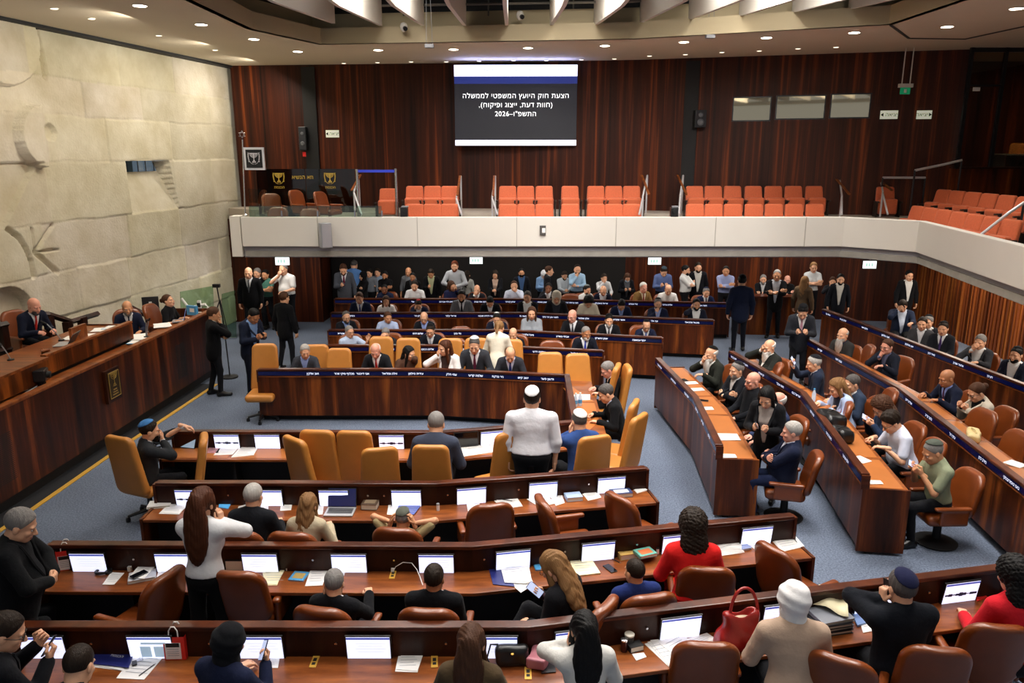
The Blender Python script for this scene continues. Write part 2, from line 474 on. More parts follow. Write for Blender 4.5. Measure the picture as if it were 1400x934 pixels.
def stone_wall():
    T, Zt = 12.6, 7.0; h = 0.025
    nt_, nz_ = int(T / h) + 1, int(Zt / h) + 1
    t = np.arange(nt_) * h; z = np.arange(nz_) * h
    TT, ZZ = np.meshgrid(t, z, indexing='ij')
    D = np.zeros_like(TT); tone = np.ones(TT.shape + (3,))
    rng = random.Random(5)
    zs = [0, 0.75, 1.55, 2.42, 3.36, 4.50, 5.38, 6.08, 7.1]
    wob = 0.012 * np.sin(TT * 2.1) + 0.008 * np.sin(TT * 5.3 + 1)
    for a, b in zip(zs[:-1], zs[1:]):
        x = -rng.uniform(0, .6)
        while x < T:
            w = rng.uniform(1.5, 3.0); k = (ZZ + wob >= a) & (ZZ + wob < b) & (TT >= x) & (TT < x + w)
            lift = rng.uniform(0, .03); gx, gz = rng.uniform(-.010, .010), rng.uniform(-.016, .016)
            D[k] += (lift + gx * (TT - x - w / 2) + gz * (ZZ - (a + b) / 2))[k]
            e = np.minimum(np.minimum(TT - x, x + w - TT), np.minimum(ZZ + wob - a, b - ZZ - wob))
            D[k] -= (0.018 * np.clip(1 - e / 0.022, 0, 1))[k]
            c = np.array([1, 1, 1]) * rng.uniform(.90, 1.04) * np.array([1, rng.uniform(.965, 1.0), rng.uniform(.90, 1.0)])
            tone[k] = c
            x += w
    def seg(p, q):
        p, q = np.array(st_at(*p)), np.array(st_at(*q)); d = q - p; u = np.clip(((TT - p[0]) * d[0] + (ZZ - p[1]) * d[1]) / (d @ d), 0, 1)
        return np.hypot(TT - p[0] - u * d[0], ZZ - p[1] - u * d[1])
    # raised half disc, left
    c = st_at(50, 187); rr = 0.56
    k = (np.hypot(TT - c[0], ZZ - c[1]) < rr) & (TT > c[0]); D[k] = 0.20
    # round hollow
    c = st_at(68, 181); k = np.hypot(TT - c[0], ZZ - c[1]) < 0.15; D[k] -= 0.10
    # big disc foot, upper left
    c = st_at(-6, 50); k = np.hypot((TT - c[0]) * .9, ZZ - c[1]) < 0.80; D[k] = np.maximum(D[k], 0.13)
    d = seg((44, 22), (61, 103)); D -= 0.14 * np.clip(1 - d / .075, 0, 1) ** .5
    # slanting block, middle left
    a, b_ = np.array(st_at(48, 222)), np.array(st_at(5, 312)); u = (ZZ - b_[1]) / (a[1] - b_[1]); edge = b_[0] + (a[0] - b_[0]) * u
    k = (u > 0) & (u < 1) & (TT > edge); D[k] -= 0.09
    # arc and chevron cuts
    arc = [(10, 314), (24, 324), (34, 340), (41, 358), (45, 378)]
    for p, q in zip(arc[:-1], arc[1:]): D -= 0.13 * np.clip(1 - seg(p, q) / .055, 0, 1) ** .5
    for p, q, w in (((46, 345), (78, 372), .06), ((46, 345), (71, 308), .04), ((42, 313), (46, 345), .03), ((46, 345), (80, 341), .02)):
        D -= 0.10 * np.clip(1 - seg(p, q) / w, 0, 1) ** .5
    # arch at the foot, left
    c = st_at(14, 440); k = np.hypot((TT - c[0]), (ZZ - c[1])) < 0.62; D[k] -= 0.25
    # control room window: a slot with a sloped sill
    (t0, z0), (t1, z1) = st_at(171, 223), st_at(231, 237)
    (s0, q0), (s1, q1) = st_at(180, 296), st_at(244, 290)
    ta, tb = t0, t1; zt = 4.5; zb = 4.23; zf = 3.36
    u = np.clip((zt - ZZ) / (zt - zf), 0, 1)
    la = ta + (s0 - ta) * u; lb = tb + (s1 - tb) * u
    k = (ZZ < zt) & (ZZ > zf) & (TT < la) & (TT > lb); D[k] = (-0.42 * (1 - u))[k]
    hole = (ZZ < zt - .01) & (ZZ > zb) & (TT < la - .02) & (TT > lb + .02)
    rough_k = (ZZ < 2.42); D += np.where(rough_k, 1.0, .25) * .016 * vnoise(TT, ZZ)
    X = ST0.x + STD.x * TT + STN.x * D; Y = ST0.y + STD.y * TT + STN.y * D
    V = np.stack([X, Y, ZZ], -1).reshape(-1, 3)
    I = np.arange(nt_ * nz_).reshape(nt_, nz_)
    q = np.stack([I[:-1, :-1], I[1:, :-1], I[1:, 1:], I[:-1, 1:]], -1)
    q = q[~hole[:-1, :-1]].reshape(-1, 4)
    me = np_mesh('wall_left', V, q)
    ca = me.color_attributes.new('stone_tone', 'FLOAT_COLOR', 'POINT')
    ca.data.foreach_set('color', np.concatenate([tone.reshape(-1, 3), np.ones((nt_ * nz_, 1))], 1).astype(np.float32).ravel())
    me.materials.append(M_STONE)
    o = bpy.data.objects.new('wall_left', me); COL.objects.link(o); structure(o)
    # window behind the slot
    w = empty('window_1', (0, 0, 0)); structure(w)
    def P(tt, zz, dd): return Vector((ST0.x + STD.x * tt + STN.x * dd, ST0.y + STD.y * tt + STN.y * dd, zz))
    A = [P(ta + .1, zb - .05, -.40), P(tb - .1, zb - .05, -.40), P(tb - .1, zt + .05, -.40), P(ta + .1, zt + .05, -.40)]
    MB().add(A, [(0, 1, 2, 3)]).build('pane', glass('booth_glass', '#9fb4c4', 0.5), w)
    back = MB().add([P(ta + .3, zb - .3, -1.2), P(tb - .3, zb - .3, -1.2), P(tb - .3, zt + .3, -1.2), P(ta + .3, zt + .3, -1.2)], [(0, 1, 2, 3)]).build('room_behind', mat('control_room_dark', '#171d2b', rough=.6), w)
    for k_, (f0, f1, m) in enumerate(((.05, .12, M_SCREEN), (.45, .5, M_SCRBAR), (.74, .82, mat('pale_equipment', '#b9c6cf')), (.86, .97, mat('pale_equipment', '#b9c6cf')), (.2, .36, mat('rack_grey', '#3d4656')))):
        x0, x1 = ta + (tb - ta) * f0, ta + (tb - ta) * f1
        MB().extr([P(x0, zb - .1, -.9), P(x1, zb - .1, -.9), P(x1, zb + (.08 if k_ == 1 else .26), -.9), P(x0, zb + (.08 if k_ == 1 else .26), -.9)], (-.06, 0, 0)).build('equipment', m, w)
    fr = MB()
    for f in (0.0, .62, .8, 1.0):
        x0 = ta + (tb - ta) * f; fr.tube([P(x0, zb, -.38), P(x0, zt, -.38)], .012, 4)
    fr.tube([P(ta, zb, -.38), P(tb, zb, -.38)], .014, 4)
    fr.build('window_frame', M_BLACKPL, w)
stone_wall()
# plain wall continuing toward the viewer, outside the picture
e0 = ST0 + STD * 12.6; e1 = ST0 + STD * 24
structure(MB().ribbon([tuple(e0), tuple(e1)], 0, .3, 0, 7).build('wall_front_left', M_STONE))

UP_WALL = [(-7.6, 22.0), (0, 21.2), (3.3, 20.6), (8.6, 19.05), (10.35, 18.6), (10.5, 21.0), (14, 21.0)]
LOW_WALL = [(-8.0, 21.5), (-5.35, 21.45), (-5.3, 22.5), (4.0, 22.5), (11.6, 21.4)]
structure(MB().ribbon(UP_WALL, -.2, 0, 2.9, 6.98).build('wall_back', W_WALL))
structure(MB().ribbon(LOW_WALL, -.2, 0, 0, 2.9).build('wall_back_lower', W_WALL))
structure(MB().ribbon([(-5.25, 22.35), (3.3, 22.35)], -.05, 0, 0, 2.5).build('wall_back_curtain', mat('dark_curtain', '#0e0908', rough=.9)))
# right wall below the side gallery: upright wooden slats
def slat_wall():
    A, B = Vector((11.35, 21.5)), Vector((11.9, 5.0)); d = (B - A).normalized(); n = Vector((d.y, -d.x))
    if n.x > 0: n = -n
    m = MB(); m.ribbon([tuple(A), tuple(B)], -.2 if False else 0, -.2, 0, 2.75)
    L_ = (B - A).length; k = 0.0
    while k < L_:
        p = A + d * k + n * .03; m.box((p.x, p.y, 1.375), (.05, .075, 2.75), math.atan2(d.y, d.x) - math.pi / 2); k += .125
    structure(m.build('wall_right', W_SLAT))
slat_wall()
structure(MB().ribbon([(13.6, 21.0), (13.6, 4)], -.2, 0, 2.9, 6.98).build('wall_right_upper', W_WALL))

# ceiling ring with the tall opening of the fins
OPEN = [(-4.85, 2.0), (-4.9, 15.6), (-4.1, 17.7), (2.4, 16.9), (6.84, 15.0), (6.85, 2.0)]
def ceiling():
    outer = [(-11.5, -1), (-11.5, 23.6), (14, 23.6), (14, -1)]
    bm = bmesh.new()
    ov = [bm.verts.new((x, y, 6.95)) for x, y in outer]; iv = [bm.verts.new((x, y, 6.95)) for x, y in OPEN]
    es = [bm.edges.new((ov[i], ov[(i + 1) % 4])) for i in range(4)] + [bm.edges.new((iv[i], iv[(i + 1) % 6])) for i in range(6)]
    bmesh.ops.triangle_fill(bm, use_beauty=True, use_dissolve=False, edges=es)
    for f in list(bm.faces):
        c = f.calc_center_median()
        if inside(c.x, c.y, OPEN): bm.faces.remove(f)
    me = bpy.data.meshes.new('ceiling'); bm.to_mesh(me); bm.free(); me.materials.append(M_CEIL)
    o = bpy.data.objects.new('ceiling', me); COL.objects.link(o); structure(o)
def inside(x, y, poly):
    r = False; n = len(poly)
    for i in range(n):
        (x0, y0), (x1, y1) = poly[i], poly[(i + 1) % n]
        if (y0 > y) != (y1 > y) and x < (x1 - x0) * (y - y0) / (y1 - y0) + x0: r = not r
    return r
ceiling()
structure(MB().ribbon(OPEN, 0, -.12, 6.95, 7.27).build('trim_1', M_FASCIA))                    # beige fascia round the opening
o2 = offset(OPEN, -.45)
structure(MB().ribbon(OPEN, -.12, -.5, 7.22, 7.27).build('trim_2', M_FASCIA))
structure(MB().ribbon(o2, 0, -.1, 7.25, 7.62).build('trim_3', M_FASCIA))
structure(MB().ribbon(offset(OPEN, -1.4), 0, -.1, 7.2, 9.3).build('trim_4', M_BLACK))          # dark plenum walls
structure(MB().box((1, 9.5, 9.3), (16, 20, .06)).build('ceiling_above', M_BLACK))
# seam of the lower ceiling panel on the right
sm = [Pz(1216, 35, 6.94), Pz(1241, 53, 6.94), Pz(1320, 54, 6.94), Pz(1400, 37, 6.94), Pz(1500, 10, 6.94)]
structure(MB().ribbon([(p.x, p.y) for p in sm], 0, .05, 6.935, 6.952).build('trim_5', mat('seam_dark', '#3a332b')))
# black shadow gap along the top of the stone wall
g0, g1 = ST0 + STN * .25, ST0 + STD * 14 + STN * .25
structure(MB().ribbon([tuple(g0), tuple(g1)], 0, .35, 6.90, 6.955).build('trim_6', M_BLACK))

# white ceiling fins
def fins():
    tips = [-3.67, -2.75, -1.87, -.99, -.11, .82, 1.74, 2.64, 3.55, 4.45, 5.35, 6.26]
    w = ['leftmost', 'second', 'third', 'fourth', 'fifth', 'sixth', 'seventh', 'eighth', 'ninth', 'tenth', 'eleventh']
    for i, x in enumerate(tips):
        Yt = 17.3 if x < 2.4 else 17.0 - (x - 2.4) * .42
        if x < -3: Yt = 17.0
        lower = [(Yt, 7.26), (Yt - 1.5, 7.14), (Yt - 4.2, 6.93), (Yt - 8, 6.85), (3.0, 6.85)]
        pts = [(x - .035, y, z) for y, z in lower] + [(x - .035, 3.0, 8.2), (x - .035, Yt, 7.85)]
        o = MB().extr(pts, (.07, 0, 0)).build('ceiling_fin', M_FIN)
        lab = ('rightmost white ceiling fin, at the right end of the opening' if i == 11 else f'{w[i]} white ceiling fin from the left' if i else 'leftmost white ceiling fin, beside the left fascia')
        tag(o, lab, 'ceiling fin', 'white fins across the ceiling opening')
fins()
# pipes in the dark plenum
pm = MB()
for x in (-2.3, -.5, 1.3, 3.1, 4.9): pm.tube([(x, 17.6, 7.5), (x, 17.6, 9.2)], .02, 6)
pm.tube([(-4, 17.45, 7.66), (2.4, 16.9, 7.66), (6.6, 15.2, 7.66)], .025, 6)
tag(pm.build('pipework', mat('pipe_grey', '#6b675f', rough=.4)), 'thin grey pipes and hangers in the dark space above the fins', 'pipe')

# ------------------------------------------------------------------ gallery balcony
BAL = [(-5.72, 16.43), (7.0, 16.43), (8.1, 15.5), (7.45, 11.26), (6.9, 7.5)]
structure(MB().ribbon(BAL, 0, -.16, 2.74, 3.36).build('gallery_parapet', M_WHITEPAINT, bevel=.01))
structure(MB().ribbon(BAL, -.10, -.3, 2.50, 2.74).build('gallery_soffit_band', M_SHADE_GRILLE))  # same white paint as the parapet, its shade painted in as grey
structure(MB().prism([(-5.7, 16.5), (7.0, 16.5), (8.15, 15.5), (7.5, 11.2), (7.0, 7.5), (13.5, 7.5), (13.5, 21.0), (10.5, 21.0), (10.35, 18.7), (8.6, 19.2), (3.3, 20.7), (0, 21.4), (-7.6, 22.2), (-7.75, 21.4)], 2.52, 2.64).build('gallery_floor', mat('concrete', '#8f8b84', rough=.8, noise=(4, .1))))
structure(MB().prism([(-5.5, 18.3), (7.6, 17.9), (9.0, 16.6), (9.0, 7.5), (13.5, 7.5), (13.5, 21.0), (10.5, 21.0), (10.35, 18.7), (8.6, 19.2), (3.3, 20.7), (0, 21.4), (-7.6, 22.2), (-7.75, 21.4)], 2.64, 2.98).build('gallery_step', mat('concrete', '#8f8b84')))
structure(MB().prism([(-5.5, 19.9), (3.3, 19.5), (8.0, 18.2), (13.5, 17.5), (13.5, 21.0), (10.5, 21.0), (10.35, 18.7), (8.6, 19.2), (3.3, 20.7), (0, 21.4), (-7.6, 22.2), (-7.75, 21.4)], 2.98, 3.2).build('gallery_aisle', mat('aisle_stone', '#b9ada0', rough=.7)))
# parapet joints
jm = MB()
for x in (-4.1, -2.0, .1, 2.2, 4.3, 6.2): jm.box((x, 16.425, 3.05), (.012, .012, .62))
structure(jm.build('trim_7', mat('joint_grey', '#a29c92')))
# left return of the balcony
structure(MB().box((-5.85, 16.62, 2.95), (.22, .35, .85)).build('trim_8', M_WHITEPAINT))

# ------------------------------------------------------------------ desks
def t_at_px(pl, px, z):
    best = (1e9, 0); L_ = sum((Vector(pl[i + 1]) - Vector(pl[i])).length for i in range(len(pl) - 1))
    for k in range(401):
        t = L_ * k / 400; p, d = at_len(pl, t); e = abs(to_pix((p.x, p.y, z))[0] - px)
        if e < best[0]: best = (e, t)
    return best[1]
def place_on(pl, t, off):
    p, d = at_len(pl, t); n = Vector((d.y, -d.x)); return p + n * off, d, n

def desk_row(name, label, pl, wt=.70, rail=.98, depth=.44, strip=True, names=(), group=None, z0=.11, leather=False, ends=(True, True), feet=True):
    root = empty(name, (0, 0, 0), 0, label, 'desk', group)
    MB().ribbon(pl, 0, .035, z0, rail - .13).build('front_panel', W_PANEL, root)
    MB().ribbon(pl, -.012, .05, rail - .135, rail - .04).build('upper_panel', W_DARK, root)
    MB().ribbon(pl, -.018, .0, rail - .15, rail - .135).build('ledge', W_TOP, root)
    MB().ribbon(pl, -.025, .075, rail - .04, rail).build('top_rail', W_RAIL, root, bevel=.008)
    MB().ribbon(pl, .035, .06, wt - .05, rail - .04).build('back_panel', W_DARK, root)
    MB().ribbon(pl, .05, depth, wt - .035, wt).build('worktop', W_TOP, root, bevel=.006)
    if leather:                                                     # tooled leather insets along the worktop
        L_ = sum((Vector(pl[i + 1]) - Vector(pl[i])).length for i in range(len(pl) - 1)); n = max(1, int(L_ / .85)); m = MB()
        for i in range(n):
            a, da, na = place_on(pl, L_ * (i + .04) / n, 0); b, db, nb = place_on(pl, L_ * (i + .96) / n, 0)
            q = [a + na * .10, b + nb * .10, b + nb * (depth - .05), a + na * (depth - .05)]
            m.prism([(v.x, v.y) for v in q], wt, wt + .003)
        m.build('leather_inset', M_LEATHER_TOP, root)
    MB().ribbon(pl, .12, .2, 0, z0).build('plinth', M_BLACK, root)
    MB().ribbon(pl, .10, .12, z0, wt - .035).build('modesty_panel', M_BLACK, root)
    for k, e in enumerate(ends):
        if not e: continue
        p, q = (pl[0], pl[1]) if k == 0 else (pl[-1], pl[-2])
        d = (Vector(q) - Vector(p)).normalized() * (1 if k == 0 else -1)
        n = Vector((d.y, -d.x)); s = d * (-.03 if k == 0 else .03)
        P_ = Vector(p)
        poly = [P_ - n * .0, P_ + s - n * .0, P_ + s + n * (depth + .01), P_ + n * (depth + .01)]
        MB().prism([(v.x, v.y) for v in poly], .04, wt + .01).build('end_panel', W_PANEL, root)
        tall = [P_ - n * .02, P_ + s - n * .02, P_ + s + n * .075, P_ + n * .075]
        MB().prism([(v.x, v.y) for v in tall], wt, rail - .02).build('end_cap', W_RAIL, root)
    # dividers and drawers under the worktop
    L_ = sum((Vector(pl[i + 1]) - Vector(pl[i])).length for i in range(len(pl) - 1)); k = .9
    while k < L_ - .4:
        p, d, n = place_on(pl, k, .22); MB().box((p.x, p.y, (wt - .035 + .1) / 2 + .02), (.03, .2, wt - .14), math.atan2(d.y, d.x)).build('divider', M_BLACK, root); k += .95
    if strip:
        MB().ribbon(pl, -.017, -.012, rail - .118, rail - .052).build('name_display', M_NAVYLED, root); disp = bpy.data.objects[[o.name for o in root.children if o.name.startswith('name_display')][0]]
        for px, s in names:
            t = t_at_px(pl, px, rail - .08); p, d, n = place_on(pl, t, -.0195)
            text(heb(s), Vector((p.x, p.y, rail - .086)), .054, facing(-n.x, -n.y), M_LED, disp, 'name_lettering', extr=.0005)
    root['pl'] = 0
    del root['pl']
    return root

ROW_M = [(-4.64, 10.05), (-.95, 10.02), (.88, 10.45)]
U_TBL = ROW_M + [(.92, 12.75), (-1.35, 13.13), (-4.48, 13.13)]
ROW_A = [(-4.13, 8.36), (-.88, 8.34), (1.62, 8.79)]
ROW_B = [(-4.53, 6.91), (-.39, 6.88), (2.96, 7.52)]
ROW_C = [(-4.3, 5.57), (.12, 5.57), (4.52, 6.47)]
R2 = [(1.76, 14.55), (-.6, 14.98), (-3.69, 14.98)]
R3 = [(3.12, 15.65), (-.2, 16.35), (-3.98, 16.36)]
R4 = [(4.63, 17.38), (.2, 18.2), (-4.34, 18.22)]
R5 = [(5.56, 19.42), (.5, 20.0), (-4.66, 20.03)]
K1 = [(2.66, 9.40), (2.82, 11.44), (2.66, 13.75)]
K2 = [(4.13, 8.45), (4.56, 11.62), (4.14, 14.21)]
K3 = [(5.55, 6.6), (5.83, 8.16), (6.2, 11.81), (5.98, 15.15)]
K4 = [(8.6, 9.5), (8.33, 12.01), (7.70, 16.86), (7.48, 18.24)]

desk_row('ministers_table', 'large horseshoe ministers table with reddish-brown panels and navy name display', U_TBL, wt=.74, rail=.98, depth=.48, leather=True, ends=(True, True),
         names=[(428, 'זאב אלקין'), (471, 'מכלוף מיקי זוהר'), (496, 'אבי דיכטר'), (533, 'גילה גמליאל'), (569, 'עידית סילמן'), (618, 'אופיר כץ'), (651, 'שלמה קרעי'), (681, 'ניר ברקת'), (715, 'יואב קיש'), (748, 'גדעון סער')] if False else [])
u_root = [o for o in bpy.data.objects['ministers_table'].children if o.name.startswith('name_display')][0]
for px, s in [(428, 'זאב אלקין'), (471, 'מכלוף מיקי זוהר'), (496, 'אבי דיכטר'), (533, 'גילה גמליאל'), (569, 'עידית סילמן'), (618, 'עמי חלק'), (651, 'שלמה קרעי'), (681, 'ניר ברקת'), (715, 'יואב קיש'), (748, 'גדעון סער')]:
    far = U_TBL[3:]; t = t_at_px(far, px, .90); p, d, n = place_on(far, t, -.0195)
    text(heb(s), Vector((p.x, p.y, .894)), .054, facing(-n.x, -n.y), M_LED, u_root, 'name_lettering', extr=.0005)
desk_row('members_desk', 'near desk row with an open laptop and a thick brown book on it', ROW_A, group=None)
desk_row('members_desk', 'middle near desk row, with a red paper bag at its left end', ROW_B)
desk_row('members_desk', 'nearest desk row, carrying the red leather handbag', ROW_C)
desk_row('members_desk', 'short back desk row directly behind the seated ministers', R2, wt=.72, rail=.95, names=[(533, 'אלי דלל'), (585, 'אליהו רביבו'), (636, 'דבי ביטון'), (737, 'שלמה דרעי'), (792, 'אברהם בצלאל')])
desk_row('members_desk', 'second back desk row, ending behind two empty tan chairs', R3, wt=.72, rail=.95, names=[(470, 'קטי שטרית'), (571, 'שלום דנינו'), (626, 'גלי כהן'), (722, 'מיכל וולדיגר'), (769, 'אביחי בוארון'), (822, 'יונתן מישרקי'), (874, 'יוסף עטאונה')])
desk_row('members_desk', 'third back desk row, before the standing man seen from behind', R4, wt=.72, rail=.95, names=[(482, 'ניסים'), (525, 'גליה טל'), (571, 'שרון ניר'), (617, 'אריאל קלנר'), (664, 'צבי ידידיה סוכות'), (713, 'משה סעדה'), (752, 'לימור סון הר מלך'), (798, 'אלון שוסטר'), (846, 'אושר שקלים'), (895, 'צבי גלר'), (946, 'מיכאל מלכיאלי')])
desk_row('members_desk', 'rearmost back desk row, in front of the people standing along the wall', R5, wt=.72, rail=.95, names=[(523, 'גלעד'), (565, 'שלי'), (611, 'עמית הלוי אברהם'), (656, 'חוה אתי עטיה'), (698, 'יצחק קרויזר'), (741, 'ששון גואטה'), (780, 'מטי צרפתי הרכבי'), (822, 'אריאל בושקילה'), (866, 'טלי גוטליב'), (912, 'אליהו ברוכי'), (958, 'משה אבוטבול')])
desk_row('members_desk', 'side desk row with a light leather worktop, nearest to the ministers table', K1, wt=.82, rail=1.02, depth=.53, leather=True, names=[(903, 'ישראל אייכלר'), (922, 'יצחק פינדרוס'), (940, 'יעקב טסלר'), (954, 'אורי מקלב'), (962, 'משה רוט'), (971, 'בני גנץ')])
desk_row('members_desk', 'second side desk row, ending beside the man in an olive shirt', K2, wt=.84, rail=1.03, depth=.53, leather=True, names=[(1004, 'יואב בן צור'), (1020, 'חיים ביטון'), (1042, 'ינון אזולאי'), (1068, 'משה ארבל'), (1090, 'אוריאל בוסו'), (1112, 'פנינה תמנו'), (1135, 'מיכאל מרדכי'), (1158, 'אלון שוסטר')])
desk_row('members_desk', 'third side desk row, in front of the woman in a cream blazer', K3, wt=.84, rail=1.03, depth=.53, leather=True, names=[(1122, 'יוסף טייב'), (1148, 'נעמה לזימי'), (1244, 'אפרת רייטן'), (1271, 'גלעד קריב'), (1304, 'עידן רול'), (1345, 'מירב כהן'), (1385, 'בועז טופורובסקי')])
desk_row('members_desk', 'rightmost side desk row, nearest to the slatted wooden wall', K4, wt=.84, rail=1.03, depth=.53, names=[(1133, 'אוהד טל'), (1153, 'יצחק קרויזר'), (1183, 'סימון מושי'), (1212, 'משה סולומון'), (1244, 'יואב סגלוביץ'), (1275, 'מאיר כהן'), (1312, 'אלעזר שטרן'), (1355, 'רון כץ')])

# ------------------------------------------------------------------ screens set into the near desks
ORD = ['first', 'second', 'third', 'fourth', 'fifth', 'sixth', 'seventh', 'eighth', 'ninth', 'tenth', 'eleventh', 'twelfth', 'thirteenth']
def monitor(pl, px, wt, label, kind='list', w=.335, hgt=.205):
    t = t_at_px(pl, px, wt + .11); p, d, n = place_on(pl, t, .075)
    a = math.atan2(-n.x, n.y) + math.pi                                  # local +Y away from viewer side
    root = empty('desk_screen', (p.x, p.y, wt + .004), math.atan2(d.y, d.x), label, 'screen', 'screens set into the near desks')
    tl = Matrix.Rotation(math.radians(8), 4, 'X')
    def B(c, s): return MB().box(tl @ Vector(c), s, M=Matrix.Rotation(math.radians(8), 4, 'X'))
    B((0, 0, hgt / 2), (w + .022, .018, hgt + .022)).build('bezel', M_BLACKPL, root, bevel=.003)
    s = B((0, -.0105, hgt / 2), (w, .003, hgt)).build('display', M_SCREEN, root)
    B((0, -.0125, hgt - .012), (w, .001, .018)).build('title_bar', M_SCRBAR, s)
    if kind == 'photo':
        m = MB()
        for k in range(9):
            x = -w * .42 + w * .105 * k; hh = .018 + .012 * math.sin(k * 1.9) + (.012 if 2 < k < 6 else 0)
            c = tl @ Vector((x, -.0125, hgt * .42)); m.box(c, (w * .11, .001, hh), M=Matrix.Rotation(math.radians(8), 4, 'X'))
        m.build('skyline_picture', M_SCRDARK, s)
    elif kind == 'table':
        m = MB()
        for x in (-.04, .07): m.box(tl @ Vector((x, -.0125, hgt * .32)), (.085, .001, hgt * .5), M=Matrix.Rotation(math.radians(8), 4, 'X'))
        m.box(tl @ Vector((.03, -.0125, hgt * .72)), (.20, .001, .02), M=Matrix.Rotation(math.radians(8), 4, 'X'))
        m.build('table_block', M_SCRGREY, s)
    else:
        m = MB()
        for k in range(4): m.box(tl @ Vector((.02, -.0125, hgt * (.72 - .13 * k))), (w * (.7 - .1 * (k % 2)), .001, .003), M=Matrix.Rotation(math.radians(8), 4, 'X'))
        m.build('text_line', mat('screen_text_grey', '#b5bcd6', emit='#b9c0da', estr=.8), s)
    return root
for i, (px, k) in enumerate([(313, 'photo'), (368, 'list'), (537, 'photo'), (672, 'list')]):
    monitor(ROW_M, px, .74, ['lit screen showing a skyline, left on the near ministers desk', 'plain white screen on the near ministers desk, between skyline screen and empty tan chairs', 'lit skyline screen on the near ministers desk, right of the empty tan chairs', 'lit screen on the near ministers desk beside the standing man in white shirt'][i], k)
for i, (px, k) in enumerate([(264, 'photo'), (369, 'list'), (459, 'list'), (557, 'list'), (644, 'list'), (740, 'list'), (832, 'list')]):
    monitor(ROW_A, px, .70, ['leftmost screen of the desk row behind the ministers, showing a skyline', 'screen beside the white-haired man on the desk row behind the ministers', 'screen partly behind the open laptop', 'screen right of the thick brown book', 'screen right of the little sanitizer bottle, where the desk row bends', 'screen behind the empty swivel chair on the row behind the ministers', 'rightmost screen of the desk row behind the ministers, by the blue-edged book'][i], k)
for i, px in enumerate([129, 243, 361, 479, 598, 699, 813, 922, 1028]):
    monitor(ROW_B, px, .70, ['leftmost screen of the middle near row, right of a red paper bag', 'screen behind the standing woman in a white blouse', 'screen right of the standing woman in a white blouse', 'screen in front of the grey-haired man holding a white phone', 'screen in front of the dark-haired man in black with the coiled white cable', 'screen behind the fanned pile of papers on the middle near row', 'screen beside the yellow notepad and black phone', 'screen mostly behind the curly-haired woman in red jacket', 'rightmost screen of the middle near row, above loose white papers'][i])
for i, (px, k) in enumerate([(70, 'list'), (212, 'table'), (362, 'list'), (508, 'list'), (677, 'list'), (782, 'photo'), (926, 'list'), (1060, 'list'), (1186, 'list'), (1303, 'photo')]):
    monitor(ROW_C, px, .70, ['leftmost screen of the nearest row, before the man with phone in hand', 'screen with grey table blocks beside the red paper bag of the nearest row', 'screen behind the person in a dark headscarf', 'unobstructed white screen in the middle of the nearest row', 'screen half hidden by the long-haired woman in olive jacket, beside the black purse', 'screen half hidden by the black-haired woman, beside a pink bag', 'screen behind the fan of white papers, left of the red handbag', 'screen behind the red handbag and the woman in a white headscarf', 'screen before the man in a dark kippa on the phone', 'rightmost screen of the nearest row, showing a skyline'][i], k, w=.35, hgt=.215)

# small round microphone buttons on the panels
for pl, xs in ((ROW_B, (188, 300, 430, 540, 660, 770, 868)), (ROW_C, (130, 290, 462, 609, 880, 1262)), (ROW_A, (315, 505, 526, 612, 708, 803))):
    nm = {id(ROW_B): 'middle near row', id(ROW_C): 'nearest row', id(ROW_A): 'row behind the ministers'}[id(pl)]
    for i, px in enumerate(xs):
        t = t_at_px(pl, px, .82); p, d, n = place_on(pl, t, .064)
        o = MB().tube([(p.x, p.y, .83), (p.x + n.x * .012, p.y + n.y * .012, .828)], .011, 10).build('panel_button', M_CHROME)
        tag(o, f'small steel panel button of the {nm}, {ORD[i]} from left', 'button', 'steel buttons on the desk panels')

# ------------------------------------------------------------------ chairs
BROWN = mat('brown_leather', '#743712', rough=0.32, noise=(5, .12), coat=.15)
TAN = mat('tan_leather', '#bd7c36', rough=0.42, noise=(5, .06))
ORANGE = mat('orange_upholstery', '#c05a30', rough=0.7, noise=(30, .08), sheen=.2)
def sup2(A, B, wa, wb, r):
    qa, qb = np.abs(A) - wa + r, np.abs(B) - wb + r
    return np.sqrt(np.maximum(qa, 0) ** 2 + np.maximum(qb, 0) ** 2) + np.minimum(np.maximum(qa, qb), 0) - r
def member_meshes(h=.014):
    def back(X, Y, Z):
        yc = -.25 - .22 * (Z - .45) + .75 * X * X
        a = sup2(X * (1 + .12 * (Z - .75)), Z - .74, .27, .31, .17); b = np.abs(Y - yc) - .045 - .01 * np.cos(X * 6)
        return smax(a, b, .05) * .8
    def seat(X, Y, Z): return rbox(X, Y, Z, (0, 0.02, .43), (.50, .50, .15), .06)
    def arm(X, Y, Z):
        u = .285
        pad = rbox(X - u, Y, Z, (0, .02, .64), (.075, .44, .05), .024)
        side = rbox(X - u, Y, Z - .0, (0, 0, .52), (.05, .34, .24), .02)
        return smin(pad, side, .02)
    R = {}
    R['backrest'] = np_mesh('member_backrest', *field(back, (-.32, -.48, .38), (.32, .05, 1.12), h))
    R['seat'] = np_mesh('member_seat', *field(seat, (-.3, -.3, .32), (.3, .32, .54), h))
    V, Fq = field(arm, (.2, -.26, .36), (.37, .3, .72), h); R['arm'] = np_mesh('member_arm', V, Fq)
    R['arm_l'] = np_mesh('member_arm', V * np.array([-1, 1, 1]), Fq[:, ::-1])
    m = MB(); m.lathe([(.24, 0), (.25, .02), (.05, .07), (.045, .36), (.12, .38)], (0, 0, 0), 20)
    R['pedestal'] = m
    return R
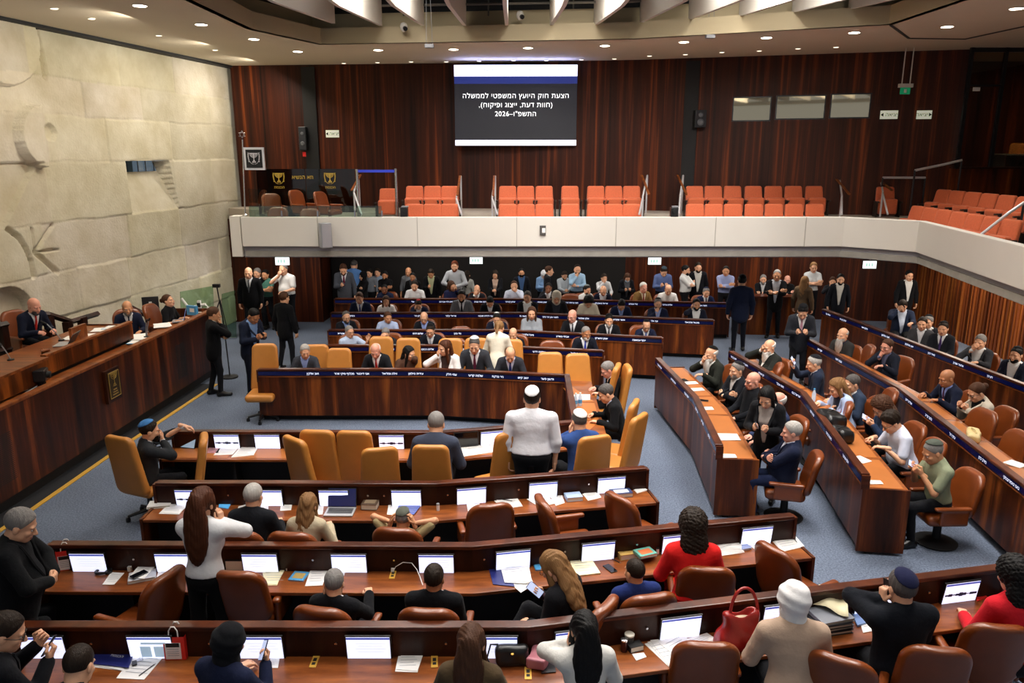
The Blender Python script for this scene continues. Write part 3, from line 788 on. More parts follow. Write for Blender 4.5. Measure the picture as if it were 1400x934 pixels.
def minister_meshes(h=.014):
    def back(X, Y, Z):
        yc = -.24 - .16 * (Z - .45) + .35 * X * X
        a = sup2(X * (1 - .22 * (.85 - Z)), Z - .84, .245, .42, .10); b = np.abs(Y - yc) - .05
        return smax(a, b, .05) * .85
    def seat(X, Y, Z): return rbox(X, Y, Z, (0, 0.02, .44), (.50, .50, .13), .055)
    R = {'backrest': np_mesh('minister_backrest', *field(back, (-.34, -.5, .36), (.34, .02, 1.32), h)), 'seat': np_mesh('minister_seat', *field(seat, (-.3, -.3, .34), (.3, .32, .54), h))}
    m = MB()
    for k in range(5):
        a = 2 * math.pi * k / 5 + .3; m.tube([(0, 0, .12), (.28 * math.cos(a), .28 * math.sin(a), .07)], [.028, .018], 6)
        m.lathe([(.03, 0), (.032, .03), (.02, .06)], (.28 * math.cos(a), .28 * math.sin(a), 0), 8)
    m.lathe([(.04, .08), (.035, .2), (.03, .36), (.1, .39)], (0, 0, 0), 12)
    R['base'] = m
    return R
MEM, MIN = member_meshes(), minister_meshes()
def proto_member():
    r = empty('swivel_armchair', (0, 0, 0), 0, '', 'chair')
    obj('backrest', MEM['backrest'], BROWN, r); obj('seat', MEM['seat'], BROWN, r); obj('armrest', MEM['arm'], BROWN, r); obj('armrest', MEM['arm_l'], BROWN, r)
    MEM['pedestal'].build('pedestal', M_BLACK, r, smooth=True); return r
def proto_minister():
    r = empty('high_back_chair', (0, 0, 0), 0, '', 'chair')
    obj('backrest', MIN['backrest'], TAN, r); obj('seat', MIN['seat'], TAN, r); MIN['base'].build('castor_base', M_BLACKPL, r, smooth=True); return r
PROTO = {}
def chair(kind, x, y, yaw, label, z=0.0, group=None):
    """yaw: heading the sitter faces, degrees from +Y toward +X"""
    if kind not in PROTO: PROTO[kind] = proto_member() if kind == 'member' else proto_minister(); o = PROTO[kind]
    else: o = copy_tree(PROTO[kind])
    o.location = (x, y, z); o.rotation_euler = (0, 0, -math.radians(yaw)); o['label'] = label
    o['group'] = group or ('brown leather swivel armchairs' if kind == 'member' else 'tan high-back ministers chairs')
    return o
def chair_px(kind, px, py, yaw, label, ztop=None, group=None, Y=None):
    """by the top of its backrest"""
    sc = 1.0; z0 = 1.04 if kind == 'member' else 1.24
    if Y:
        p = Py(px, py, Y); sc = min(1.12, max(.82, p.z / z0))
    else: p = Pz(px, py, ztop or z0)
    a = math.radians(yaw); b = .36 if kind == 'member' else .37
    c = chair(kind, p.x + b * math.sin(a), p.y + b * math.cos(a), yaw, label, group=group); c.scale = (1, 1, sc); return c

# empty chairs
chair_px('minister', 362, 471, 178, 'empty tan high-back chair at the left end of the ministers table, behind a suited man', Y=13.6)
chair_px('minister', 433, 472, 175, 'tan high-back chair half hidden behind the grey-haired minister at the left', Y=14.25)
chair_px('minister', 464, 477, 180, 'empty tan high-back chair between the two grey-haired ministers on the left', Y=14.15)
chair_px('minister', 752, 483, 178, 'empty tan high-back chair right of the minister with bowed head', Y=14.1)
chair_px('minister', 789, 485, 172, 'empty tan high-back chair at the far right corner of the ministers table', Y=14.0)
chair_px('minister', 432, 590, 4, 'tallest-looking empty tan chair in the middle-left of the near ministers desk', Y=9.25)
chair_px('minister', 400, 600, 40, 'empty tan chair turned sideways, left of two empty chairs at the near ministers desk', Y=9.12)
chair_px('minister', 483, 591, 3, 'empty tan chair behind the screen, second from the turned one at the near ministers desk', Y=9.25)
chair_px('minister', 519, 614, -14, 'empty tan chair pulled back nearest the viewer, left of the grey-suited man', Y=8.95)
chair_px('minister', 280, 597, -110, 'tan chair turned toward the man with blue kippa, his arm resting on it', Y=9.4)
chair_px('minister', 700, 592, -30, 'tan chair directly behind the standing man in a white shirt', Y=9.1)
chair_px('minister', 860, 503, -92, 'upright tan chair, farthest of the empties on the right flank of the ministers table', ztop=1.22)
chair_px('minister', 845, 507, -75, 'tan chair behind the seated man reading at the right flank of the ministers table', ztop=1.15)
chair_px('minister', 869, 552, -70, 'empty tan chair with its seat showing, right flank behind the man in black suit', ztop=1.22)
chair_px('minister', 876, 571, -55, 'empty tan chair nearest the viewer on the right flank of the ministers table', ztop=1.22)
chair_px('member', 672, 687, -12, 'empty brown armchair left of two more at the row behind the ministers', ztop=1.06)
chair_px('member', 741, 682, 75, 'brown armchair turned side-on at the row behind the ministers', ztop=1.04)
chair_px('member', 845, 682, 55, 'brown armchair at the right end of the row behind the ministers', ztop=1.0)
chair_px('member', 320, 779, 4, 'large empty brown armchair behind the standing woman in white blouse', ztop=1.06)
chair_px('member', 228, 783, -70, 'brown armchair turned away, left of the standing woman in white blouse', ztop=1.04)
chair_px('member', 1058, 748, 60, 'brown armchair at the right end of the middle near row, turned to the desk', ztop=1.04)
chair_px('member', 968, 784, 6, 'brown armchair behind the woman in the red jacket', ztop=.98)
chair_px('member', 968, 882, 4, 'rounded brown armchair at the bottom edge, below the fan of papers', ztop=1.02)
chair_px('member', 1285, 892, 10, 'brown armchair of the man in the dark kippa, at the bottom right', ztop=1.0)
chair_px('member', 1150, 905, 30, 'brown armchair behind the woman in the white headscarf, at the bottom edge', ztop=1.0)
chair_px('member', 1370, 852, 8, 'brown armchair at the right edge, behind the person in red', ztop=1.06)
chair_px('member', 1222, 532, -80, 'empty brown armchair beside the man in dark suit touching his chin, third side row', ztop=1.05)
chair_px('member', 1192, 472, -80, 'empty brown armchair right of the white-bearded man, third side row', ztop=1.05)
chair_px('member', 1067, 497, -75, 'brown armchair left of the man photographing with a phone', ztop=1.05)
chair_px('member', 1350, 560, -100, 'brown armchair behind the woman in a cream blazer', ztop=1.05)
chair_px('member', 1160, 548, -80, 'brown armchair between the woman in pale blue and the curly-haired woman', ztop=1.05)
chair_px('member', 1398, 590, -90, 'brown armchair cut by the right edge of the picture', ztop=1.05)
chair_px('member', 630, 448, 175, 'empty brown armchair in the second back row, left of the woman in cream', Y=17.05)
chair_px('member', 622, 463, 178, 'small empty brown armchair of the front back row, behind the woman in white jacket', Y=15.7)
chair_px('member', 755, 472, 185, 'empty brown armchair of the front back row, left of the man with a grey beard', Y=15.75)
chair_px('member', 780, 402, 180, 'empty brown armchair in the rearmost row, left of the man with grey kippa', Y=20.75)

# ------------------------------------------------------------------ gallery seats
def seat_protos(h=.012):
    def back(X, Y, Z):
        return smax(sup2(X, Z - .66, (.215 + .05 * (Z - .66) * -1), .25, .05), np.abs(Y + .12 + .22 * (Z - .45)) - .045, .035) * .9
    def sit(X, Y, Z):                                               # tipped-up cushion
        return rbox(X, Y - .02 , Z, (0, 0, .46), (.44, .16, .36), .05)
    A = np_mesh('gallery_backrest', *field(back, (-.28, -.34, .36), (.28, .02, .95), h))
    B = np_mesh('gallery_seat', *field(sit, (-.27, -.12, .24), (.27, .16, .68), h))
    return A, B
GA, GB = seat_protos()
GREY_METAL = mat('dark_seat_metal', '#3a332e', rough=.4, metal=.5)
def g_proto():
    r = empty('gallery_seat', (0, 0, 0), 0, '', 'seat')
    obj('backrest', GA, ORANGE, r); obj('seat', GB, ORANGE, r)
    for s in (-1, 1):
        MB().box((s * .262, 0, .28), (.03, .22, .56)).box((s * .262, .05, .57), (.04, .3, .03)).build('side_frame', GREY_METAL, r)
    return r
GP = g_proto()
gcount = [0]
def gseat(x, y, z, yaw, label, group):
    o = GP if gcount[0] == 0 else copy_tree(GP); gcount[0] += 1
    o.location = (x, y, z); o.rotation_euler = (0, 0, -math.radians(yaw)); o['label'] = label; o['group'] = group
def gallery():
    rows = [('of the left block', [564, 589, 613]), ('of the middle block', [694, 719, 745, 781, 817, 842, 867]), ('of the right block', [955, 981, 1008, 1037, 1065, 1093, 1122])]
    for nm, xs in rows:
        for i, px in enumerate(xs):
            w = 'leftmost' if i == 0 else 'rightmost' if i == len(xs) - 1 else ORD[i] + ' from left'
            p = Py(px, 257, 18.75); gseat(p.x, 18.95, 2.98, 180, f'orange gallery seat, {w} in rear row {nm}, back gallery', 'orange rear gallery seats')
            p = Py(px, 284, 17.55); gseat(p.x, 17.7, 2.63, 180, f'orange gallery seat, {w} in front row {nm}, back gallery', 'orange front gallery seats')
    p = Py(1221, 256, 18.3); gseat(p.x, 18.5, 2.98, 185, 'single orange gallery seat left of the stair handrail, right of the seven-seat block', 'orange rear gallery seats')
    p = Py(527, 264, 19.2); gseat(p.x, 19.4, 2.9, 180, 'orange gallery seat partly behind glass, left of the three-seat block', 'orange rear gallery seats')
    W8 = ['leftmost', 'second', 'third', 'fourth', 'fifth', 'sixth', 'seventh', 'eighth']
    for k in range(7): gseat(9.32, 17.3 - .565 * k, 2.98, -100, f'orange right gallery seat, {W8[k]} of the rear row below the glass booth', 'orange right gallery rear seats')
    for k in range(7): gseat(8.52 - .02 * k, 16.75 - .565 * k, 2.66, -100, f'orange right gallery seat, {W8[k]} of the front row at the parapet', 'orange right gallery front seats')
gallery()

# ------------------------------------------------------------------ rostrum on the left
ROS = [(-6.98, 5.2), (-6.72, 9.5), (-6.55, 12.4), (-6.42, 14.9), (-6.36, 16.3)]
def rostrum():
    r = empty('rostrum_counter', (0, 0, 0), 0, 'long dark wooden rostrum counter along the stone wall, bearing a bronze emblem plaque', 'counter')
    pl = ROS[::-1]                                                   # travel toward the viewer: right = -x
    MB().ribbon(pl, 0, .05, .2, 1.40).build('front_panel', wood('rostrum_wood', '#130703', '#3c1808', '#7a3c18', grain=(4.5, 4.5, 0.35), plank=0.5, rough=0.35, seam=0.22, coat=0.06), r)
    MB().ribbon(pl, -.02, .09, 1.40, 1.45).build('top_rail', W_TOP, r, bevel=.008)
    MB().ribbon(pl, .05, .52, 1.28, 1.32).build('worktop', W_TOP, r)
    MB().ribbon(pl, .10, .16, 0, .2).build('plinth', M_BLACK, r)
    MB().box((-6.85, 16.32, .8), (1.0, .05, 1.25)).build('end_panel', W_PANEL, r)
    for (y0, y1) in ((9.05, 9.75), (14.35, 14.7)):                  # slotted vents
        m = MB()
        for k in range(26):
            z = .42 + .026 * k
            xa = -6.72 + (y0 - 9.5) * .059 if y0 < 12 else -6.42 + (y0 - 14.9) * .05
            m.box((xa - .004 + (y1 - y0) * .028, (y0 + y1) / 2, z), (.012, y1 - y0, .010), rz=-.058)
        m.build('vent', M_BLACK, r)
    return r
rostrum()
structure(MB().ribbon([(-7.9, 5.2), (-7.75, 11.0), (-7.6, 14.0)], .1, -2.2, 0, .95).build('platform_high', M_CARPET))
structure(MB().ribbon([(-7.6, 14.0), (-7.5, 17.4)], .1, -2.2, 0, .65).build('platform_low', M_CARPET))
st = [(-6.62, 8.3), (-6.52, 9.6), (-6.42, 11.9), (-6.18, 15.4)]
tag(MB().ribbon(st, 0, .075, .002, .012).build('floor_strip', M_BRASS), 'brass strip on the floor along the foot of the rostrum', 'floor strip')
structure(MB().ribbon(st, -.32, 0, .001, .006).build('trim_9', mat('black_carpet', '#15161c', rough=.95)))
def upper_desk():
    r = empty('chairman_desk', (0, 0, 0), 0, 'raised wooden chairman desk above the rostrum counter, with a laptop on it', 'desk')
    pl = [(-6.95, 13.8), (-7.1, 11.35)]
    MB().ribbon(pl, 0, .05, 1.38, 1.66).build('front_panel', W_PANEL, r)
    MB().ribbon(pl, -.02, .07, 1.66, 1.70).build('top_rail', W_TOP, r, bevel=.006)
    MB().ribbon(pl, .05, .85, 1.58, 1.62).build('worktop', W_TOP, r)
    MB().ribbon(pl, .10, .80, .95, 1.36).build('base', M_BLACK, r)
    for y, x in ((11.36, -7.52), (13.79, -7.36)): MB().box((x, y, 1.5), (.82, .05, .28)).build('side_panel', W_PANEL, r)
    MB().box((-7.27, 12.62, 1.74), (.05, .42, .26), rz=-.06).build('document_stand', W_TOP, r)
    l = empty('speaker_lectern', (0, 0, 0), 0, 'wooden speaker lectern cut by the left edge of the picture', 'lectern')
    MB().box((-7.38, 10.4, 1.52), (.75, 1.6, .30), rz=-.04).build('front_panel', W_PANEL, l)
    MB().box((-7.38, 10.4, 1.69), (.80, 1.65, .04), rz=-.04).build('reading_top', W_TOP, l)
    MB().box((-7.42, 10.4, 1.16), (.5, 1.2, .42), rz=-.04).build('base', M_BLACK, l)
upper_desk()
# bronze plaque with the menorah
def menorah(mb, c, M, s, t=.006):
    """seven branched lamp with base, drawn as thin tubes in the local x (across), y (up) plane"""
    M = M.to_4x4()
    def W(x, y): return Vector(c) + (M @ Vector((x * s, y * s, 0)))
    mb.tube([W(0, -.42), W(0, .45)], t * 1.2, 6)
    for r_ in (.14, .27, .40):
        mb.tube([W(r_ * math.cos(a), .42 - r_ * math.sin(a)) for a in [math.pi * k / 10 for k in range(11)]], t, 6)
    mb.tube([W(-.46, .45), W(.46, .45)], t, 6)
    for x in (-.40, -.27, -.14, 0, .14, .27, .40): mb.tube([W(x, .43), W(x, .52)], t * 1.2, 6)
    mb.tube([W(-.02, -.30), W(-.14, -.42), W(-.2, -.50), W(.2, -.50), W(.14, -.42), W(.02, -.30)], t * 1.1, 6)
    return mb
def olive(mb, c, M, s, t=.005):
    M = M.to_4x4()
    def W(x, y): return Vector(c) + (M @ Vector((x * s, y * s, 0)))
    for sg in (-1, 1):
        mb.tube([W(sg * .55, .5), W(sg * .62, .1), W(sg * .55, -.3), W(sg * .3, -.62), W(sg * .05, -.7)], t * .7, 5)
        for k in range(6):
            y = .45 - .18 * k; x = .58 + .03 * math.sin(k)
            mb.tube([W(sg * x, y), W(sg * (x + .08), y + .1)], [t * 1.2, t * .3], 5); mb.tube([W(sg * x, y), W(sg * (x - .08), y + .1)], [t * 1.2, t * .3], 5)
    return mb
BRONZE = mat('dark_bronze', '#4a3a22', rough=.4, metal=.6); GOLD = mat('gold_relief', '#b89a4e', rough=.35, metal=.7)
def plaque():
    yaw = facing(1, -.058); c = Vector((-6.53, 12.1, 1.0))
    r = empty('emblem_plaque', c, 0, 'bronze emblem plaque with menorah mounted on the rostrum front', 'plaque')
    Mx = yaw.to_4x4()
    def bx(x, y, z, w, h_, d, nm, m): 
        MB().box(Mx @ Vector((x, y, z)), (w, h_, d), M=Mx).build(nm, m, r)
    bx(0, 0, 0, .40, .54, .05, 'board', W_DARK); bx(0, .01, .028, .30, .44, .02, 'plate', BRONZE)
    fr = MB()
    for x in (-.145, .145): fr.tube([Mx @ Vector((x, -.2, .04)), Mx @ Vector((x, .22, .04))], .007, 6)
    for y in (-.2, .22): fr.tube([Mx @ Vector((-.145, y, .04)), Mx @ Vector((.145, y, .04))], .007, 6)
    fr.build('rim', GOLD, r)
    menorah(MB(), Mx @ Vector((0, .10, .042)), yaw, .22, .005).build('menorah_relief', GOLD, r)
    m = MB()
    for k in range(3): m.box(Mx @ Vector((0, -.07 - .04 * k, .04)), (.10 + .03 * k, .018, .008), M=Mx)
    m.build('inscription', GOLD, r)
plaque()
# dark wooden balustrades behind the rostrum
def balustrade(label, pts, posts, h0, arch=True):
    r = empty('wooden_balustrade', (0, 0, 0), 0, label, 'railing')
    MB().tube(pts, .055, 4).build('handrail', W_DARK, r)
    for p in posts: MB().box((p[0], p[1], (p[2] + h0) / 2), (.12, .16, p[2] - h0)).build('post', W_DARK, r)
    lo = [(p[0], p[1], p[2] - .42) for p in pts]
    MB().tube(lo, .045, 4).build('lower_rail', W_DARK, r)
def yb(px, py, X):                                                  # place on the plane x = X
    r_ = ray(px, py); t = X / r_[0]; return (X, t * r_[1], CAM_H + t * r_[2])
balustrade('dark wooden balustrade with angled handrail between the chairman and the clerk', [yb(56, 430, -8.55), yb(66, 430, -8.5), yb(97, 440, -8.4), yb(134, 429, -8.3)], [yb(66, 432, -8.5), yb(92, 440, -8.4), yb(112, 434, -8.35)], .95)
balustrade('dark wooden stair balustrade between the clerk and the woman with tied hair', [yb(178, 420, -8.0), yb(190, 426, -7.9), yb(205, 434, -7.8)], [yb(181, 424, -8.0), yb(204, 434, -7.8)], .5)
balustrade('dark wooden balustrade at the left edge behind the chairman chair', [yb(-20, 450, -8.6), yb(10, 443, -8.5)], [yb(2, 446, -8.55)], .95)

# ------------------------------------------------------------------ big screen and its writing
def wall_at(px, py):
    """place on the upper back wall"""
    r = ray(px, py)
    for a, b in zip(UP_WALL[:-1], UP_WALL[1:]):
        dx, dy = b[0] - a[0], b[1] - a[1]; den = r[0] * dy - r[1] * dx
        if abs(den) < 1e-9: continue
        t = (a[0] * dy - a[1] * dx) / den; X = r[0] * t
        if a[0] - 1e-6 <= X <= b[0] + 1e-6:
            n = Vector((dy, -dx, 0)).normalized(); return Vector((X, r[1] * t, CAM_H + r[2] * t)), n
def big_screen():
    p0, n = wall_at(705, 145); n = Vector((-.02, -1, 0)).normalized(); M = facing(n.x, n.y); Mx = M.to_4x4()
    Yp = 20.75
    tl, tr, bl, br = Py(621, 89.5, Yp), Py(789, 88, Yp), Py(622, 200, Yp), Py(788, 198, Yp)
    c = (tl + tr + bl + br) / 4; w = ((tr - tl).length + (br - bl).length) / 2; h = ((tl - bl).length + (tr - br).length) / 2
    r = empty('projection_screen', c, 0, 'large lit screen with white Hebrew lettering on the wooden back wall', 'screen')
    def bx(x, y, z, a, b, d, nm, m): return MB().box(Mx @ Vector((x, y, z)), (a, b, d), M=Mx).build(nm, m, r)
    bx(0, 0, -.05, w, h, .08, 'housing', M_BLACKPL)
    bx(0, 0, 0, w, h, .012, 'display', mat('slide_navy', '#0d0e15', emit='#1d1f2b', estr=.55))
    bx(0, h / 2 - h * .07, .01, w, h * .14, .008, 'header_band', mat('slide_white', '#ffffff', emit='#e6e9ff', estr=1.15))
    bx(0, -h / 2 + h * .035, .01, w, h * .07, .008, 'footer_band', MATS['slide_white'])
    bx(0, h / 2 - h * .18, .006, w, h * .10, .006, 'blue_band', mat('slide_blue', '#1c2a70', emit='#1d2a6b', estr=1.0))
    T = mat('slide_lettering', '#ffffff', emit='#ffffff', estr=1.6)
    for k, s in enumerate([heb('הצעת חוק היועץ המשפטי לממשלה'), heb('(חוות דעת, ייצוג ופיקוח),'), '2026–' + heb('התשפ"ו')]):
        text(s, c + Mx @ Vector((0, h * (.12 - .112 * k), .012)), .172, M, T, r, 'slide_lettering', spc=1.10)
    G = mat('slide_grey_lettering', '#262a3c', rough=.8)
    text(heb('הצעות חוק מטעם הכנסת בקריאה השנייה והשלישית'), c + Mx @ Vector((w * .085, h * .43, .018)), .10, M, G, r, 'header_lettering')
    text('1', c + Mx @ Vector((w * .455, h * .435, .018)), .09, M, G, r, 'header_lettering')
    text(heb('אגף תוכן - תכנון מליאה'), c + Mx @ Vector((0, -h * .467, .018)), .05, M, G, r, 'footer_lettering')
big_screen()
p_ = Py(705, 100, 20.45); area_light('screen_glow', p_, 2.9, .2, 16, (.36, .42, 1.0), target=(p_.x, 20.6, 8))  # added area light standing in for the screen's own glow on the ceiling

# exit and direction signs
def sign_on_wall(px, py, w, h, label, words, arrow):
    p, n = wall_at(px, py); M = facing(n.x, n.y); Mx = M.to_4x4(); p = p + n * .03
    r = empty('exit_sign', p, 0, label, 'sign')
    MB().box(Mx @ Vector((0, 0, 0)), (w, h, .03), M=Mx).build('plate', mat('sign_pale', '#e9eedd', rough=.5, emit='#cfd6bd', estr=.45), r)
    K = mat('sign_black', '#10140f', rough=.6)
    text(heb(words), p + Mx @ Vector((-.05 * arrow, 0, .018)), h * .62, M, K, r, 'sign_lettering', bold=.004)
    a = MB(); x = arrow * w * .40
    a.extr([Mx @ Vector((x + arrow * .03, 0, .017)), Mx @ Vector((x - arrow * .03, .045, .017)), Mx @ Vector((x - arrow * .03, -.045, .017))], Mx @ Vector((0, 0, .004))).build('arrow', K, r)
sign_on_wall(455, 183, .36, .19, 'pale Hebrew exit sign with left arrow, left part of the back wall', 'יציאה', -1)
sign_on_wall(1215, 157, .38, .19, 'pale Hebrew exit sign with left arrow, right of the control room windows', 'יציאה', -1)
sign_on_wall(1263, 157, .32, .19, 'pale Hebrew exit sign with right arrow, rightmost on the back wall', 'יציאה', 1)
def hang_sign(px, py, w, h, label, Y=16.95):
    p = Py(px, py, Y); r = empty('emergency_exit_sign', p, 0, label, 'sign')
    MB().box((0, 0, 0), (w, .04, h)).build('light_box', mat('sign_glow', '#ffffff', emit='#eafaf3', estr=1.6), r)
    MB().box((0, 0, h / 2 + .06), (.03, .02, .14)).build('hanger', M_GREYPL, r)
    g = mat('sign_mint', '#9fd6bd', emit='#a8dcc6', estr=.9)
    m = MB()
    for x in (-.08, -.02, .05): m.box((x * w / .3, -.022, 0), (.03, .004, h * .45))
    m.build('pictogram', g, r)
hang_sign(386, 357, .30, .17, 'glowing exit sign above the man in a white shirt covering his mouth')
hang_sign(651, 356, .28, .15, 'glowing exit sign above the bearded man standing in a pale shirt')
hang_sign(895, 357, .28, .15, 'glowing exit sign above the man in blue shirt with grey kippa')
hang_sign(1189, 362, .28, .16, 'glowing exit sign at the right, above the slatted corner')
# green sign hanging on two rods
def rod_sign():
    p = Py(1238, 119, 18.3); r = empty('hanging_exit_sign', p, 0, 'green exit sign hanging on two white rods from the ceiling at the right', 'sign')
    MB().box((0, 0, .03), (.30, .10, .08)).build('light_box', M_WHITEPAINT, r)
    MB().box((-.0, 0, -.085), (.22, .02, .14)).build('green_panel', mat('exit_green', '#0e7a4d', rough=.4, emit='#0d6b44', estr=.7), r)
    MB().box((0, -.012, -.085), (.06, .004, .08)).build('pictogram', M_PAPER, r)
    for s in (-.09, .09): MB().tube([(s, 0, .06), (s, 0, 6.95 - p.z)], .012, 6).build('rod', M_WHITEPAINT, r)
rod_sign()
# red fire points and small fittings
for px, py, lab in ((418, 211, 'small red fire call point on the dark strip at the left'), (424, 96, 'red beacon at the ceiling line, upper left')):
    p, n = wall_at(px, py); o = MB().box(p + n * .03, (.13, .06, .12)).build('fire_alarm', mat('alarm_red', '#d2231f', rough=.4, emit='#b01a15', estr=.4)); tag(o, lab, 'alarm')
def black_strip(px0, px1, py0, py1, label):
    (a, n), (b, _), (c, _) = wall_at(px0, py0), wall_at(px1, py0), wall_at(px0, py1)
    o = MB().box(((a.x + b.x) / 2, (a.y + b.y) / 2 - .045, (a.z + c.z) / 2), ((b - a).length, .05, a.z - c.z), rz=math.atan2(b.y - a.y, b.x - a.x)).build('acoustic_strip', M_BLACK); tag(o, label, 'wall panel')
black_strip(412, 430, 92, 246, 'tall black wall strip above the glass screens, left')
black_strip(938, 957, 84, 262, 'tall black wall strip left of the control room windows')
def speaker(p, w, h, d, rz, label, m):
    r = empty('loudspeaker', p, rz, label, 'loudspeaker')
    MB().box((0, 0, 0), (w, d, h)).build('cabinet', m, r, bevel=.01)
    MB().box((0, -d / 2 - .006, 0), (w * .86, .012, h * .92)).build('grille', mat('speaker_grille', '#24252a', rough=.8) if m is M_BLACKPL else M_SHADE_GRILLE, r)
    if m is M_BLACKPL:
        for z, rr in ((h * .22, w * .22), (-h * .2, w * .3)): MB().tube([(0, -d / 2 - .014, z), (0, -d / 2 - .03, z)], [rr, rr * .6], 16).build('cone', mat('speaker_cone', '#55575c', rough=.5), r)
p, n = wall_at(957, 163); speaker(p + n * .18, .28, .42, .24, 0, 'black loudspeaker on the dark strip left of the control room windows', M_BLACKPL)
p, n = wall_at(418, 190); speaker(p + n * .18, .20, .62, .2, 0, 'tall dark loudspeaker on the dark strip at the left', M_BLACKPL)
speaker(Py(445, 322, 16.25), .22, .52, .2, .5, 'slim grey loudspeaker standing out from the gallery parapet', M_GREYPL)
o = empty('wall_socket', Py(742, 315, 16.41), 0, 'small framed dark box with white insert on the gallery parapet', 'socket box')
MB().box((0, 0, 0), (.13, .03, .2)).build('box', mat('dark_frame', '#4a4643', rough=.5), o); MB().box((.02, -.017, 0), (.07, .006, .10)).build('insert', M_PAPER, o)

# control room windows in the back wall
def control_windows():
    for i, (x0, x1, y0, y1) in enumerate([(1003, 1054.5, 133.5, 165.5), (1062.5, 1129, 131.5, 163), (1137, 1191, 129, 161.5)]):
        (a, n), (b, _), (c, _) = wall_at(x0, y0), wall_at(x1, y0), wall_at(x0, y1)
        d = (b - a); d.z = 0; w = d.length; d.normalize(); h = a.z - c.z; m = (a + b) / 2; m.z = (a.z + c.z) / 2; rz = math.atan2(d.y, d.x)
        r = empty(f'window_{i + 2}', m + n * .012, rz); structure(r)
        MB().box((0, 0, 0), (w, .02, h)).build('pane', mat('mirror_pane', '#d8ccb0', rough=.03, metal=1.0), r)
        f = MB(); f.box((0, -.01, h / 2), (w + .04, .05, .03)).box((0, -.01, -h / 2), (w + .04, .05, .03)).box((-w / 2, -.01, 0), (.03, .05, h)).box((w / 2, -.01, 0), (.03, .05, h)); f.build('window_frame', M_BLACKPL, r)
control_windows()

# ceiling downlights
def downlight(px, py, r_, label, big):
    p = Pz(px, py, 6.945); o = empty('ceiling_downlight', p, 0, label, 'downlight', 'large ceiling downlights' if big else 'small ceiling downlights')
    MB().lathe([(r_ * 1.15, -.012), (r_ * 1.2, .0), (r_ * 1.0, .004)], (0, 0, 0), 20).build('trim_ring', M_FIN, o)
    MB().lathe([(r_, -.016), (r_ * .9, -.018), (.001, -.02)], (0, 0, 0), 20).build('lens', M_GLOW if big else M_GLOW2, o)
    if big:
        d = bpy.data.lights.new('downlight_beam', 'SPOT'); d.energy = 170; d.spot_size = math.radians(95); d.spot_blend = .8; d.color = (1, .94, .84); d.shadow_soft_size = .12
        l = bpy.data.objects.new('downlight_beam', d); COL.objects.link(l); l.parent = o; l.location = (0, 0, -.06)
BL = [(191, 7), (275, 33), (347, 53), (407, 70), (517, 68), (620, 67), (722, 65), (827, 62), (935, 57), (1048, 51), (1168, 44), (1295, 36), (1390, 11)]
ORD2 = ORD + ['fourteenth', 'fifteenth', 'sixteenth', 'seventeenth', 'eighteenth', 'nineteenth']
for i, (x, y) in enumerate(BL): downlight(x, y, .10, f'{"leftmost" if i == 0 else ORD2[i]} large glowing ceiling downlight{"" if i == 0 else " from the left"}', True)
SL = [(74, 11), (125, 25), (217, 48), (294, 68), (470, 86), (516, 85), (562, 84), (610, 84), (655, 83), (702, 82), (747, 82), (795, 81), (840, 80), (888, 76), (937, 74), (987, 71), (1038, 69), (1091, 66), (1143, 64)]
for i, (x, y) in enumerate(SL): downlight(x, y, .055, f'{"leftmost" if i == 0 else ORD2[i]} small dim ceiling downlight{"" if i == 0 else " from the left"}', False)
# ceiling microphones and cameras on the fascia
for px, py, lab in ((552, 37, 'small dome camera on the beige fascia, left of centre'), (711, 21, 'small camera hanging between two white fins'), (900, 10, 'dark camera hanging between fins right of centre')):
    p = Py(px, py, 17.0 if px > 600 else 17.15); o = empty('ceiling_camera', p, 0, lab, 'camera')
    MB().lathe([(.03, -.09), (.07, -.04), (.08, .02), (.06, .07), (.02, .09)], (0, 0, 0), 14).build('housing', M_WHITEPAINT, o, smooth=True)
    MB().tube([(.03, -.06, -.03), (.05, -.10, -.05)], .045, 12).build('lens', M_BLACKPL, o)
for px, py, lab in ((587, 63, 'small hanging sensor on thin wires below the left fascia'), (971, 50, 'small hanging sensor on thin wires right of the screen')):
    p = Py(px, py, 16.3); o = empty('hanging_sensor', p, 0, lab, 'sensor')
    MB().box((0, 0, 0), (.18, .12, .07)).build('body', M_GREYPL, o, bevel=.01)
    MB().tube([(-.06, 0, .03), (0, 0, 9.28 - p.z)], .005, 5).tube([(.06, 0, .03), (0, 0, 9.28 - p.z)], .005, 5).build('wire', M_GREYPL, o)

